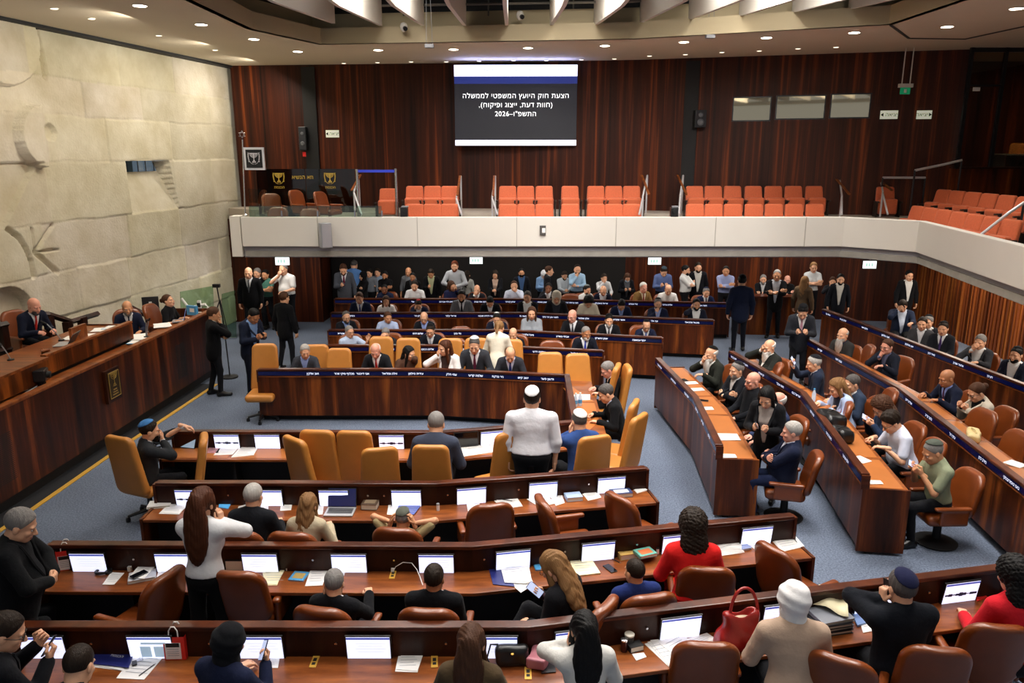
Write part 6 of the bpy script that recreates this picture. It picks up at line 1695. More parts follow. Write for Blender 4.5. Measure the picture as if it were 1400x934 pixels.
person(682.5, 439.5, 12, 'lean_read', 'woman in cream coat and burgundy trousers leaning over the back desk, seen from behind', sit=False, Y=14.2, fem=1, top='coat', c1='#e8e0cc', c2='#e8e0cc', c3='#5a1626', hair='pony', hc='light', lean=14, smax_=1.05)
# --- ministers
def mn(px, py, yaw, pose, label, **k): k.setdefault('chair_kind', 'minister'); k.setdefault('tz', .76); k.setdefault('cyaw', 180); k.setdefault('cdist', .06); person(px, py, yaw, pose, label, Y=yrow(U_TBL[3:], px, .66), lod=0, **k)
mn(416.5, 471.5, 178, 'desk', 'grey-haired minister in grey suit and blue shirt at the table left end', c1='#353840', c2='#93a6dc', hair='short', hc='silver', hy=-18, hp=12, chair_kind=None)
mn(513, 470, 182, 'read', 'white-haired minister in dark suit and red tie looking down', c1='#1a1b20', c2='#f0eff0', tie='#b02a26', hair='fringe', hc='white', skin=4)
mn(559, 474, 158, 'cheekL', 'black-haired woman minister in brown top with her hand at her cheek', hy=-42, fem=1, hair='long', hc='black', top='blouse', c1='#4a3328')
mn(608, 466, 200, 'mouth', 'woman minister in white jacket holding a tissue to her mouth', hy=35, fem=1, hair='long', hc='auburn', top='open', c1='#e6e3e2', c2='#3a2a26')
mn(648.5, 461, 182, 'read', 'minister in dark grey suit, maroon tie and white skullcap', c1='#303238', c2='#f0f0f4', tie='#5a1c34', hc='salt', hair='buzz', kippa='#c4c6c4', hp=20)
mn(697.5, 475, 182, 'read', 'balding minister in navy tie with bowed head, writing', c1='#2b2d34', c2='#c9cee8', tie='#262c66', hair='fringe', hc='brown', hp=36)
person(831, 495, 265, 'read', 'grey-haired man in black suit reading at the right flank of the ministers table', zt=1.27, lod=0, c1='#141519', c2='#dcdcdc', hair='short', hc='grey', glasses=1, skin=4)
person(829, 526, 268, 'write', 'dark-grey-haired man in black suit writing at the right flank of the ministers table', zt=1.30, lod=0, c1='#101114', c2='#c5cbe2', hair='short', hc='salt', hp=26)
# --- near ministers desk, seen from behind
person(792, 561.5, -20, 'cheekL', 'man in bright blue suit and white skullcap at the near ministers desk', Y=9.55, lod=0, c1='#2b4479', hair='buzz', hc='salt', kippa='#dadad8', chair_kind='minister', skin=0, hp=10)
person(727.5, 529.5, 4, 'stand', 'heavyset man in white shirt and white skullcap standing, seen from behind', sit=False, Y=9.15, lod=0, top='shirt', c1='#dedee4', c3='#101115', hair='short', hc='dark', kippa='#e8e8e8', b=1.32, belly=.05, glasses=1, h=.012, lean=6)
person(596, 564.5, 2, 'read', 'grey-haired man in slate suit reading a broad newspaper, seen from behind', Y=9.35, lod=0, c1='#363c4c', hair='short', hc='grey', chair_kind='minister', b=1.12, hp=20, smax_=1.14)
person(203, 575.5, 60, 'mouth_front', 'man in grey suit with blue skullcap at the left end of the near ministers desk', Y=9.45, lod=0, c1='#26282c', hc='dark', kippa='#3d6fa6', chair_kind='minister', beard='beard', b=1.12, cyaw=22)
# --- near row A
person(345, 662.5, 4, 'desk', 'white-haired man in black suit, seen from behind', Y=7.5, lod=0, c1='#14161b', hair='short', hc='silver', chair_kind='member', b=1.08)
person(420.5, 676, 6, 'read', 'woman with long light-brown hair and beige knit top, seen from behind', Y=7.5, lod=0, fem=1, hair='wavy', hc='light', top='blouse', c1='#b5a88e', chair_kind='member', hp=14)
person(551, 702, 8, 'temples', 'man in khaki shirt and grey skullcap holding his head, seen from behind', Y=7.35, lod=0, top='short', c1='#a89870', hair='buzz', hc='grey', kippa='#55584f', chair_kind='member', skin=1, lean=-16)
# --- near row B
person(275, 668, 8, 'ears', 'standing woman in white blouse with long auburn hair, hands at her ears', sit=False, Y=6.38, lod=0, fem=1, hair='xlong', hc='auburn', top='blouse', c1='#d6d6d8', c3='#0e0e10', lean=4, hp=6, h=.012)
person(456, 780.5, 12, 'cheekL', 'grey-haired man in black suit holding a white phone, seen from behind', Y=6.02, lod=0, c1='#101115', hair='short', hc='grey', chair_kind='member', hy=-15, phone='W', b=1.1, lean=-8)
person(593, 773, 4, 'lap', 'dark-haired man in black suit with a coiled white earphone cable, seen from behind', Y=6.02, lod=0, c1='#0e0f13', hair='short', hc='dark', chair_kind='member', b=1.18, skin=2)
person(757, 756, -55, 'phone', 'woman with long fair-brown hair in black jacket sitting sideways over her phone', Y=6.05, lod=0, fem=1, hair='wavy', hc='light', top='open', c1='#121216', c2='#3a2530', phone='R', chair_kind='member', hp=30, glasses=1, cross_leg=True)
person(868.5, 765.5, -14, 'lap', 'man with cropped dark hair in royal blue suit, seen from behind', Y=6.22, lod=0, c1='#1c2a5e', hair='buzz', hc='dark', chair_kind='member', hy=-15, b=1.12, skin=1)
person(948.5, 700.5, 4, 'desk', 'woman with dark curly hair in a bright red jacket, seen from behind', Y=6.62, lod=0, fem=1, hair='curly', hc='dark', top='blouse', c1='#d0201f', c3='#d0201f', smax_=1.18, b=1.05)
person(25, 697, 72, 'belly', 'grey-haired man in black coat standing at the left edge', sit=False, zt=1.76, lod=0, top='coat', c1='#0f1013', c2='#15161a', hair='short', hc='grey', b=1.15, belly=.05, hp=24)
person(8, 752, 70, 'book', 'seated person in black reading a booklet, behind the man in black coat', zt=1.22, lod=0, c1='#121317', hc='dark', chair_kind=None)
# --- near row C
person(4, 840, 44, 'type', 'man with dark hair in black suit typing on a phone, at the bottom left corner', Y=5.0, lod=0, c1='#101116', hc='dark', phone='R', glasses=1, b=1.1, hy=20)
person(104, 886, 2, 'read', 'man with cropped brown hair at the bottom left, only his head in view', Y=4.72, lod=0, c1='#14151b', hair='buzz', hc='dark', chair_kind=None)
person(311, 857, 22, 'showlow', 'person in a black headscarf and navy jacket holding up a phone case', Y=4.98, lod=0, fem=1, hair='hijab', bc='#0d0e12', top='blouse', c1='#151b33', phone='R', b=1.1)
person(644, 856, 6, 'read', 'woman with long dark-brown hair and olive jacket, seen from behind', Y=4.95, lod=0, fem=1, hair='xlong', hc='brown', top='blouse', c1='#4a3c2a', hp=4)
person(799, 838, -8, 'cheekL', 'woman with long black hair and white jacket, seen from behind', Y=5.12, lod=0, fem=1, hair='xlong', hc='black', top='blouse', c1='#cfcdc8', hp=2)
person(1087, 799, 4, 'desk', 'woman in a white headscarf and beige coat, seen from behind', Y=5.36, lod=0, fem=1, hair='hijab', bc='#e4e2e2', top='blouse', c1='#b39a86', b=1.15, hp=6, smax_=1.2)
person(1235.5, 781, -6, 'earL', 'man in dark suit and navy skullcap speaking on the phone, seen from behind', Y=5.56, lod=0, c1='#0f1219', hair='short', hc='salt', kippa='#1c1f3c', phone='L', b=1.2, smax_=1.18)
person(1390, 766, -6, 'desk', 'person with black curly hair in red at the right edge', Y=5.75, lod=0, fem=1, hair='curly', hc='black', top='blouse', c1='#c41f2b', b=1.1, smax_=1.15)
# --- side desks
def sd(px, py, yaw, pose, label, zt=1.33, **k): k.setdefault('csz', .9); k.setdefault('cdist', .04); k.setdefault('tz', .86); k.setdefault('chair_kind', 'member'); k.setdefault('lod', 0); person(px, py, yaw, pose, label, zt=zt, **k)
sd(973, 474.5, 250, 'mouth', 'white-bearded man in black skullcap with hand at his mouth, first side row', c1='#22241f', c2='#e6e4df', hc='white', hair='fringe', kippa='#0b0b0c', beard='long_beard', bc='white', b=1.12, belly=.04)
sd(1008, 495.5, 250, 'cross', 'grey-bearded man in dark skullcap with crossed arms, first side row', c1='#15171d', c2='#c8c8c8', hc='grey', kippa='#17181c', beard='beard', bc='grey')
sd(1030, 509.5, 255, 'lap', 'bald man in glasses and black jacket, first side row', top='shirt', c1='#121419', hair=None, hc='grey', glasses=1, skin=4, lean=-8)
sd(1064, 537, 262, 'lap', 'bald man hidden behind the standing woman in black blazer', hair='fringe', hc='white', c1='#2a3350', skin=4)
sd(1084, 577, 285, 'cross', 'big grey-haired man in navy suit with crossed arms, end of the first side row', c1='#171d33', c2='#d0d4e4', c3='#1c2440', hair='short', hc='silver', skin=4, b=1.2, belly=.06, lean=-10)
person(1049, 530, 215, 'phone2', 'woman with long black hair in black blazer standing between side rows with a phone', sit=False, zt=1.68, lod=0, fem=1, hair='long', hc='black', top='open', c1='#15161a', c2='#a89f98', phone='R', hp=30)
sd(1052.5, 465, 245, 'brow', 'man with long white beard holding his forehead, second side row', c1='#1f211e', c2='#dcdad4', hair='fringe', hc='white', beard='long_beard', bc='white', b=1.12, belly=.04, lean=-10, hp=10)
sd(1114, 486.5, 285, 'show', 'man in dark skullcap and blue-grey suit photographing with his phone', c1='#1e2638', c2='#d5d8e2', hair='short', hc='silver', kippa='#15161b', phone='R')
sd(1145.5, 518, 265, 'read', 'woman with long fair hair in pale blue jacket, second side row', fem=1, hair='long', hc='light', top='open', c1='#a9bbdc', c2='#2a3148', hp=26)
sd(1166, 513, 262, 'desk', 'dark-haired man half hidden behind the woman in pale blue', c1='#2a3548', hc='salt', z0=0.0)
sd(1207, 544, 268, 'phone2', 'curly-haired woman in glasses and dark denim, second side row', fem=1, hair='curly', hc='brown', top='blouse', c1='#22304a', glasses=2, phone='R')
sd(1220, 563.5, 272, 'write', 'man in glasses and white short-sleeved shirt writing, second side row', top='short', c1='#cdd3e6', hc='dark', hair='thick', glasses=1, b=1.12, belly=.05)
sd(1277.5, 603.5, 268, 'phone2', 'man in olive-green shirt and knitted skullcap at the end of the second side row', top='short', c1='#858c72', hair='buzz', hc='grey', kippa='#4a4f47', skin=1, phone='R', b=1.08, hp=24)
sd(1153, 449, 235, 'lap', 'man with long grey beard and bald head, third side row', c1='#2b2b2b', c2='#1c2036', hair='fringe', hc='silver', beard='long_beard', bc='silver')
sd(1214, 464, 245, 'chin', 'man in glasses and dark suit touching his chin, third side row', c1='#161a26', c2='#5b5f7a', hair='short', hc='brown', glasses=1, skin=4)
sd(1296, 506, 262, 'desk', 'bald dark-skinned man in navy suit, third side row', c1='#161b2e', c2='#8b9bd8', tie='#4a2440', hair=None, hc='black', skin=2, hp=16)
sd(1337, 524.5, 268, 'phone2', 'woman in glasses and cream blazer with tied hair, third side row', fem=1, hair='bun', hc='brown', top='open', c1='#c9bfae', c2='#1a1a1d', glasses=1, hp=26)
sd(1235, 410.5, 200, 'brow', 'man in navy jacket and pale shirt reclining with a phone at his face', top='open', c1='#1a2338', c2='#b9c3d6', hc='dark', phone='R', lean=-16, b=1.15, belly=.06, lod=1)
sd(1262, 434, 215, 'lap', 'man in grey mostly hidden behind the man with folded hands at his chin', c1='#3a3a3e', hc='dark', lod=1)
sd(1270, 431.5, 225, 'clasp', 'man in dark jacket and white shirt with hand at his chin, rightmost row', top='open', c1='#17181e', c2='#d6d6d6', hc='grey', kippa='#101014', lod=1)
sd(1290.5, 440.5, 220, 'lap', 'smiling man in dark suit, purple tie and black skullcap, rightmost row', c1='#17191f', tie='#3a2a5a', hc='dark', kippa='#101014', lod=1)
sd(1341.5, 458, 235, 'mouth', 'grey-haired man in grey jacket and white shirt with hand at his mouth, rightmost row', top='open', c1='#2b2c31', c2='#dcdcdc', hc='grey', lod=1, lean=-6)
sd(1391, 475, 240, 'lap', 'dark-bearded man in black skullcap at the right edge, rightmost row', top='open', c1='#181c2a', c2='#d8d8d8', hc='black', kippa='#0e0e10', beard='beard', bc='black', lod=1)
for q in PEOPLE:
    if not .87 < q[5] < 1.13: print('SCALE', q)

# ------------------------------------------------------------------ things lying on the desks
def quad_at(pts, z): return [Pz(x, y, z) for x, y in pts]
def sheet(pts, z, label, m=None, name='paper_sheet', cat='paper', n=1, th=.004, lines=True, group='loose papers on the desks'):
    """flat sheets, corner by corner (far left, far right, near right, near left)"""
    q = quad_at(pts, z); c = sum(q, Vector()) / 4
    r = empty(name, (c.x, c.y, z), 0, label, cat, group)
    for k in range(n):
        rot = Matrix.Rotation(math.radians(-5 * k), 3, 'Z'); P_ = [rot @ (v - c) * (1 - .03 * k) + Vector((.012 * k, .010 * k, 0)) for v in q]
        P_ = [Vector((v.x, v.y, .0015 + (th + .001) * k)) for v in P_]
        MB().extr(P_, (0, 0, th)).build('page', m or M_PAPER, r)
    if lines:
        a, b, d = [Vector((v.x - c.x, v.y - c.y, .003 + (th + .001) * n)) for v in (q[0], q[1], q[3])]
        L_ = MB()
        for i in range(5):
            f = .18 + .14 * i; p0 = a + (d - a) * f + (b - a) * .14; p1 = a + (d - a) * f + (b - a) * (.86 - .12 * (i % 2)); w = (d - a) * .018
            L_.add([p0, p1, p1 + w, p0 + w], [(0, 1, 2, 3)])
        L_.build('printed_lines', mat('print_grey', '#a9abb2', rough=.8), r)
    return r
def book(px, py, z, w, d, h, yaw, label, m, name='book', cat='book', cover=None, layers=1, group=None):
    p = Pz(px, py, z); r = empty(name, (p.x, p.y, z + .002), math.radians(yaw), label, cat, group)
    MB().box((0, 0, h / 2), (w * .97, d * .95, h * .84)).build('page_block', mat('page_edge', '#d9d3c2', rough=.8), r)
    MB().box((0, 0, h * .96), (w, d, h * .08)).box((0, 0, h * .04), (w, d, h * .08)).box((-w / 2, 0, h / 2), (.006, d, h)).build('cover', m, r)
    if cover: MB().box((0, 0, h * 1.005), (w * .7, d * .6, .002)).build('cover_picture', cover, r)
    return r
def phone_on(px, py, z, yaw, label):
    p = Pz(px, py, z); r = empty('mobile_phone', (p.x, p.y, z + .001), math.radians(yaw), label, 'phone')
    MB().box((0, 0, .005), (.075, .15, .009)).build('case', M_BLACKPL, r, bevel=.003); MB().box((0, 0, .0100), (.068, .142, .001)).build('display', mat('dark_glass', '#0a0b10', rough=.08), r)
RED = mat('red_paper', '#d8271f', rough=.55); NAVYF = mat('navy_folder', '#1d2466', rough=.4); BLUEP = mat('light_blue_cover', '#4f9bd0', rough=.4); BLACKL = mat('black_leather', '#0d0d0f', rough=.35)
def gift_bag(px, py, z, yaw, label, w=.17, d=.09, h=.21):
    p = Pz(px, py, z); r = empty('paper_bag', (p.x, p.y, z + .002), math.radians(yaw), label, 'bag', 'red paper bags')
    MB().add([(-w / 2, -d / 2, 0), (w / 2, -d / 2, 0), (w / 2, d / 2, 0), (-w / 2, d / 2, 0), (-w / 2, -d / 2, h), (w / 2, -d / 2, h), (w / 2, d / 2, h), (-w / 2, d / 2, h)],
             [(0, 3, 2, 1), (0, 1, 5, 4), (1, 2, 6, 5), (2, 3, 7, 6), (3, 0, 4, 7)]).build('bag_body', RED, r, fixn=False)
    MB().box((-.01, -d / 2 - .002, h * .40), (w * .74, .003, h * .70)).build('front_label', M_PAPER, r)
    MB().box((-.01, -d / 2 - .004, h * .66), (w * .62, .003, h * .17)).build('label_heading', M_BLACK, r)
    m = MB()
    for k in range(4): m.box((-.01, -d / 2 - .004, h * (.48 - .09 * k)), (w * .55, .002, .005))
    m.build('label_print', mat('print_grey', '#a9abb2'), r)
    for s in (-1, 1):
        MB().tube([(-w * .22, s * d * .45, h * .96), (-w * .20, s * d * .4, h + .05), (-w * .08, s * d * .38, h + .085), (w * .08, s * d * .38, h + .085), (w * .20, s * d * .4, h + .05), (w * .22, s * d * .45, h * .96)], .005, 6).build('handle', M_PAPER, r)
ZW = .70
gift_bag(243, 898, ZW, 2, 'red paper bag with white label on the nearest desk row, right of the keys')
gift_bag(22, 888, ZW, -10, 'red paper bag behind the phone-typing man at the bottom left corner')
gift_bag(94, 777, ZW, 18, 'red paper bag with white handles at the left end of the middle near row')
# nearest row
sheet([(128, 881), (186, 888), (176, 914), (121, 908)], ZW + .012, 'navy folder with white lettering on the nearest row, lying on papers', NAVYF, 'folder', 'folder', th=.008, lines=False, group=None)
sheet([(124, 882), (168, 881), (170, 918), (120, 912)], ZW, 'white sheets sticking out below the navy folder', n=2)
p = Pz(160, 897, ZW + .024); text(heb('הכנסת'), p, .04, Matrix.Rotation(-.2, 3, 'Z'), M_PAPER, bpy.data.objects['folder'], 'folder_lettering')
sheet([(186, 893), (226, 896), (197, 930), (159, 928)], ZW, 'white sheet under a bunch of keys on the nearest row', th=.003)
def keys():
    p = Pz(184, 908, ZW + .008); r = empty('key_ring', p, .5, 'bunch of keys with black car fob on a white sheet', 'keys')
    MB().box((0, 0, .008), (.035, .06, .014)).build('fob', M_BLACKPL, r, bevel=.004)
    MB().tube([(.02 + .012 * math.cos(a), .03 + .012 * math.sin(a), .006) for a in [k * .7 for k in range(10)]], .0015, 5).build('ring', M_CHROME, r)
    for k in range(3): MB().box((.04, .02 + .018 * k, .006), (.05, .008, .002), rz=.3 * k).build('key', M_CHROME, r)
keys()
def pen(a, b, z, label, m=None):
    A, B = Pz(*a, z + .006), Pz(*b, z + .006); r = empty('pen', A, 0, label, 'pen'); d = B - A
    MB().tube([(0, 0, 0), d * .9], .004, 8).build('barrel', m or M_BLACKPL, r); MB().tube([d * .9, d], [.004, .001], 8).build('tip', M_CHROME, r)
pen((190, 924), (213, 907), ZW + .004, 'slim pen lying beside the keys on a white sheet')
sheet([(546, 892), (577, 891), (571, 920), (540, 919)], ZW, 'two folded white sheets alone on the nearest row', n=2)
sheet([(372, 897), (383, 897), (380, 914), (364, 914)], ZW, 'small white card beside the person in the black headscarf')
def sock(px, py, label, pl=None, yaw=0):
    p = Pz(px, py, ZW + .001); r = empty('desk_socket', p, yaw, label, 'socket', 'brass desk sockets')
    MB().box((0, 0, .003), (.055, .15, .006)).build('brass_plate', M_BRASS, r, bevel=.002); MB().box((0, .02, .0065), (.028, .04, .003)).box((0, -.03, .0065), (.028, .03, .003)).build('outlet', M_BLACK, r)
sock(430, 905, 'brass power socket let into the nearest desk row, left of centre'); sock(537, 786, 'brass power socket on the middle near row with a white cable plugged in')
sock(594, 905, 'brass power socket beside the woman in olive jacket', yaw=.1); sock(722, 921, 'brass power socket under the pink bag at the bend of the nearest row')
# white cable
r = empty('earphone_cable', Pz(537, 782, ZW), 0, 'white coiled cable rising in an arc from the brass socket', 'cable')
MB().tube([Vector(v) - Pz(537, 782, ZW) for v in (Pz(537, 782, ZW + .01), Pz(541, 775, ZW + .06), Pz(551, 769, ZW + .10), Pz(563, 770, ZW + .10), Pz(570, 779, ZW + .06), Pz(575, 791, ZW + .03), Pz(578, 800, ZW + .02))], .004, 6).build('cord', M_PAPER, r)
MB().box((0, 0, .02), (.03, .03, .04)).build('plug', M_PAPER, r)
# purse, red folder, pink bag
sheet([(690, 873), (719, 873), (719, 888), (690, 888)], ZW + .02, 'flat red folder standing behind the black purse', RED, 'folder', 'folder', th=.012, lines=False, group=None)
def purse():
    p = Pz(700, 908, ZW); r = empty('purse', (p.x, p.y, ZW), .05, 'black leather purse at the bend of the nearest row', 'purse')
    def f(X, Y, Z): return rbox(X, Y - .12 * (Z - .08), Z, (0, 0, .085), (.27, .09 , .165), .04) + .004 * np.sin(X * 30) * np.sin(Z * 40)
    V, Fq = field(f, (-.17, -.1, -.02), (.17, .12, .2), .008); obj('purse_body', np_mesh('purse_body', V, Fq), BLACKL, r)
    MB().tube([(-.11, .03, .16), (-.17, .02, .17), (-.2, -.02, .08), (-.17, -.05, .02)], .008, 6).build('strap', BLACKL, r); MB().lathe([(.012, 0), (.012, .006)], (0, -.06, .13), 10).build('clasp', M_BRASS, r)
purse()
def pinkbag():
    p = Pz(738, 905, ZW); r = empty('shopping_bag', (p.x, p.y, ZW + .002), -.35, 'dusty pink paper bag with white print, lying beside the black purse', 'bag')
    PK = mat('dusty_pink', '#b4707c', rough=.5)
    def f(X, Y, Z): return rbox(X, Y, Z - .3 * 0, (0, 0, .05 ), (.15, .24, .09), .014) + .3 * 0 + .006 * np.sin(Y * 35) * np.sin(X * 22)
    V, Fq = field(f, (-.1, -.15, -.02), (.1, .15, .13), .008); obj('bag_body', np_mesh('bag_body', V, Fq), PK, r)
    m = MB(); m.box((0, .06, .098), (.05, .05, .004)).box((0, .02, .098), (.06, .008, .004)).box((-.02, .10, .098), (.012, .03, .004)).box((.02, .10, .098), (.012, .03, .004)); m.build('white_print', M_PAPER, r)
pinkbag()
sheet([(742, 884), (757, 886), (760, 920), (740, 922)], ZW, 'dark tablet lying under the pink bag', M_BLACKPL, 'tablet', 'tablet', th=.009, lines=False, group=None)
# cups and badge
def cup(px, py, z, r0, r1, h, label, m, lid, name='cup', cat='cup'):
    p = Pz(px, py, z); r = empty(name, (p.x, p.y, z), 0, label, cat)
    MB().lathe([(r0, 0), (r1, h)], (0, 0, 0), 18).build('cup_body', m, r, smooth=True); MB().lathe([(r1 * 1.04, h - .004), (r1 * 1.05, h + .01), (r1 * .9, h + .013)], (0, 0, 0), 18).build('lid', lid, r, smooth=True)
cup(860, 884, ZW, .03, .04, .11, 'tall coffee cup with pale lid beside the black-haired woman', mat('cup_grey', '#4a4c4a', rough=.5), mat('lid_cream', '#cfc9ba', rough=.4))
cup(853, 890, ZW, .028, .030, .10, 'dark and red drink can in front of the coffee cup', mat('can_dark', '#3a1614', rough=.3, metal=.4), M_CHROME, 'drink_can', 'can')
book(868, 888, ZW, .12, .08, .05, 20, 'small black box right of the coffee cup', M_BLACK, 'case', 'box')
sheet([(864, 895), (880, 893), (884, 899), (870, 904)], ZW, 'blue and white badge card on the nearest row', M_PAPER, 'badge', 'badge', lines=False, group=None)
sheet([(881, 881), (903, 876), (935, 900), (917, 915)], ZW, 'lowest white sheets of the fan left of the red handbag', n=3)
sheet([(900, 879), (929, 864), (951, 884), (932, 904)], ZW + .016, 'uppermost white sheet of the fan left of the red handbag', th=.003)
sheet([(937, 877), (963, 867), (993, 884), (957, 889)], ZW, 'white sheets nearest to the red handbag', n=2)
def red_handbag():
    p = Pz(1010, 884, ZW); r = empty('handbag', (p.x, p.y, ZW + .002), .18, 'red leather handbag with looped handle and metal buckle', 'handbag')
    RL = mat('red_leather', '#8e1a17', rough=.32, bump=(9, .5))
    def f(X, Y, Z):
        t = np.clip(Z / .28, 0, 1); w = .18 - .06 * t + .01 * np.sin(Z * 25); d = .085 - .05 * t
        q = smax(np.abs(X) - w, np.abs(Y) - d, .05); D = smax(q, np.abs(Z - .14) - .14, .04) * .85
        D += .006 * np.sin(X * 28 + 9 * Z) * np.sin(Z * 30)
        return smax(D, -ell(X, Y, Z, (0.0, 0, .30), (.09, .035, .10)), .01)
    V, Fq = field(f, (-.24, -.13, -.02), (.24, .13, .32), .009); obj('bag_body', np_mesh('bag_body', V, Fq), RL, r)
    MB().tube([(.10 * math.cos(a) + .02, .02 * math.sin(a), .24 + .19 * math.sin(a)) for a in [math.pi * k / 14 for k in range(15)]], .011, 8).build('handle', RL, r, smooth=True)
    r.scale = (1.22, 1.22, 1.22)
    MB().box((0, 0, .215), (.13, .045, .02)).build('lining', mat('lining_beige', '#b9a88e', rough=.8), r)
    MB().tube([(.10 + .022 * math.cos(a), -.072, .12 + .03 * math.sin(a)) for a in [k * .5 for k in range(14)]], .004, 6).build('buckle', M_CHROME, r)
red_handbag()
for k, (c, o) in enumerate((('#2b2d33', 0), ('#4a4d57', .01), ('#1b1c20', -.01), ('#6d717a', .006))):
    p = Pz(1133, 858, ZW); q = empty('binder', (p.x + o, p.y + o, ZW + .002 + .034 * k), .22 + .05 * (k % 2), ['dark binder lowest in the stack beside the white headscarf', 'grey binder second from below in the stack beside the white headscarf', 'black binder below the topmost one beside the white headscarf', 'pale grey binder topmost in the stack, under the yellow sheet'][k], 'binder', 'stacked binders')
    MB().box((0, 0, .016), (.29, .22, .024)).build('page_block', mat('page_edge', '#d9d3c2'), q); MB().box((0, 0, .030), (.31, .24, .003)).box((0, 0, .0015), (.31, .24, .003)).box((-.155, 0, .016), (.003, .24, .03)).build('cover', mat('binder_' + c[1:], c, rough=.45), q)
def ysheet():
    pts = quad_at([(1119, 806), (1158, 822), (1160, 846), (1110, 826)], ZW + .15); c = sum(pts, Vector()) / 4; n = 8; V = []; Fc = []
    for i in range(n + 1):
        for j in range(2):
            a = pts[0].lerp(pts[1], i / n); b = pts[3].lerp(pts[2], i / n); v = a.lerp(b, j); V.append(v - c + Vector((0, 0, .03 * math.sin(i / n * 4) ** 2 + (.05 if j == 0 else 0) * (1 - i / n))))
    for i in range(n): Fc.append((2 * i, 2 * i + 1, 2 * i + 3, 2 * i + 2))
    o = MB().add(V, Fc).build('paper_sheet', M_PAPERY, None, smooth=True, loc=c); m = o.modifiers.new('thickness', 'SOLIDIFY'); m.thickness = .002
    tag(o, 'curled pale yellow sheet on top of the binder stack', 'paper')
ysheet()
sheet([(1163, 838), (1178, 836), (1187, 853), (1172, 858)], ZW, 'blue plastic tray folder right of the binder stack', mat('tray_blue', '#6f8fc0', rough=.3), 'folder', 'folder', th=.02, lines=False, group=None)
sheet([(1172, 838), (1190, 834), (1200, 862), (1180, 866)], ZW, 'white sheet beside the man in navy skullcap')
sheet([(1330, 812), (1343, 809), (1350, 818), (1336, 823)], ZW, 'red folder with white slip at the right end of the nearest row', RED, 'folder', 'folder', th=.01, lines=False, group=None)
# middle near row
book(68, 777, ZW, .17, .22, .012, -20, 'pale blue booklet at the left end of the middle near row', BLUEP, 'booklet', 'booklet')
def headphones():
    p = Pz(141, 783, ZW); r = empty('headphones', (p.x, p.y, ZW + .004), .3, 'folded black headphones on the middle near row', 'headphones')
    MB().tube([(.065 * math.cos(a), .045 * math.sin(a), .014) for a in [.4 + 5.4 * k / 16 for k in range(17)]], .013, 8).build('headband', M_BLACKPL, r, smooth=True)
    for s in (-1, 1): MB().lathe([(.03, 0), (.036, .012), (.028, .026)], (.055, .03 * s, 0), 14).build('ear_cup', BLACKL, r, smooth=True)
headphones()
book(165, 776, ZW, .15, .06, .05, 0, 'long black glasses case on the middle near row', M_BLACK, 'case', 'case')
sheet([(152, 783), (170, 784), (156, 800), (140, 800)], ZW, 'white card between headphones and ring binder')
book(195, 790, ZW, .24, .17, .03, 22, 'ring binder with white pages left of the standing woman', mat('binder_white', '#c9ccd4', rough=.4), 'binder', 'binder')
sheet([(190, 774), (214, 773), (197, 792), (176, 790)], ZW + .036, 'white papers lying on the ring binder')
phone_on(190, 786, ZW + .044, -35, 'black phone lying on the ring binder')
book(178, 781, ZW, .03, .03, .05, 0, 'small white charger plug beside the ring binder', M_PAPER, 'charger', 'charger')
sheet([(218, 777), (251, 776), (250, 801), (211, 801)], ZW, 'white papers in front of the standing woman in white blouse', n=2)
book(323, 778, ZW, .17, .10, .12, 0, 'black case behind the standing woman, by the screen', M_BLACK, 'case', 'case')
sheet([(358, 777), (388, 777), (379, 801), (362, 801)], ZW, 'cream papers in front of the large empty brown armchair', M_PAPERY, n=2)
sheet([(314, 774), (336, 774), (332, 779), (314, 779)], ZW, 'cream sheet beside the black case', M_PAPERY)
book(396, 779, ZW, .07, .05, .03, 10, 'small black puck-shaped device right of the cream papers', M_BLACKPL, 'device', 'device')
book(409, 789, ZW, .15, .16, .012, -8, 'picture book with blue and yellow cover on the middle near row', BLUEP, 'book', 'book', cover=mat('cover_ochre', '#b79a5a', rough=.5))
sheet([(425, 778), (449, 777), (441, 801), (417, 802)], ZW, 'open white booklet, left half, before the grey-haired man')
sheet([(450, 777), (474, 777), (466, 800), (443, 801)], ZW, 'open white booklet, right half, before the grey-haired man')
sheet([(668, 777), (690, 774), (704, 803), (674, 800)], ZW, 'navy folder below the fanned white pile', NAVYF, 'folder', 'folder', th=.008, lines=False, group=None)
sheet([(684, 775), (716, 772), (730, 799), (690, 797)], ZW + .012, 'fanned pile of white sheets on the middle near row', n=3)
sheet([(695, 796), (716, 792), (728, 801), (712, 811)], ZW, 'loose white sheet hanging over the desk edge below the fanned pile')
book(737, 774, ZW, .10, .18, .012, 10, 'pale blue booklet beside the woman with long fair-brown hair', BLUEP, 'booklet', 'booklet')
sheet([(778, 765), (807, 763), (821, 785), (786, 789)], ZW, 'pale yellow notepad on the middle near row', M_PAPERY, 'notepad', 'notepad', th=.012, group=None)
pen((835, 763), (849, 770), ZW, 'black pen right of the yellow notepad')
phone_on(834, 778, ZW, 28, 'black phone lying right of the yellow notepad')
book(857, 760, ZW, .20, .17, .06, 14, 'thick yellow-covered book before the man in royal blue', mat('cover_yellow', '#caa55c', rough=.5), 'book', 'book', group='books on the middle near row')
for k in range(3):
    book(882, 758, ZW + .032 * k, .19, .15, .03, 12 + 5 * k, ['lowest book under the turquoise one', 'middle red-edged book under the turquoise one', 'turquoise book topmost beside the yellow-covered one'][k], [mat('cover_white', '#d5d6da', rough=.5), mat('cover_red', '#b23a32', rough=.5), mat('cover_turquoise', '#5fa598', rough=.45)][k], 'book', 'book', cover=mat('cover_orange', '#c9693a', rough=.5) if k == 2 else None, group='books on the middle near row')
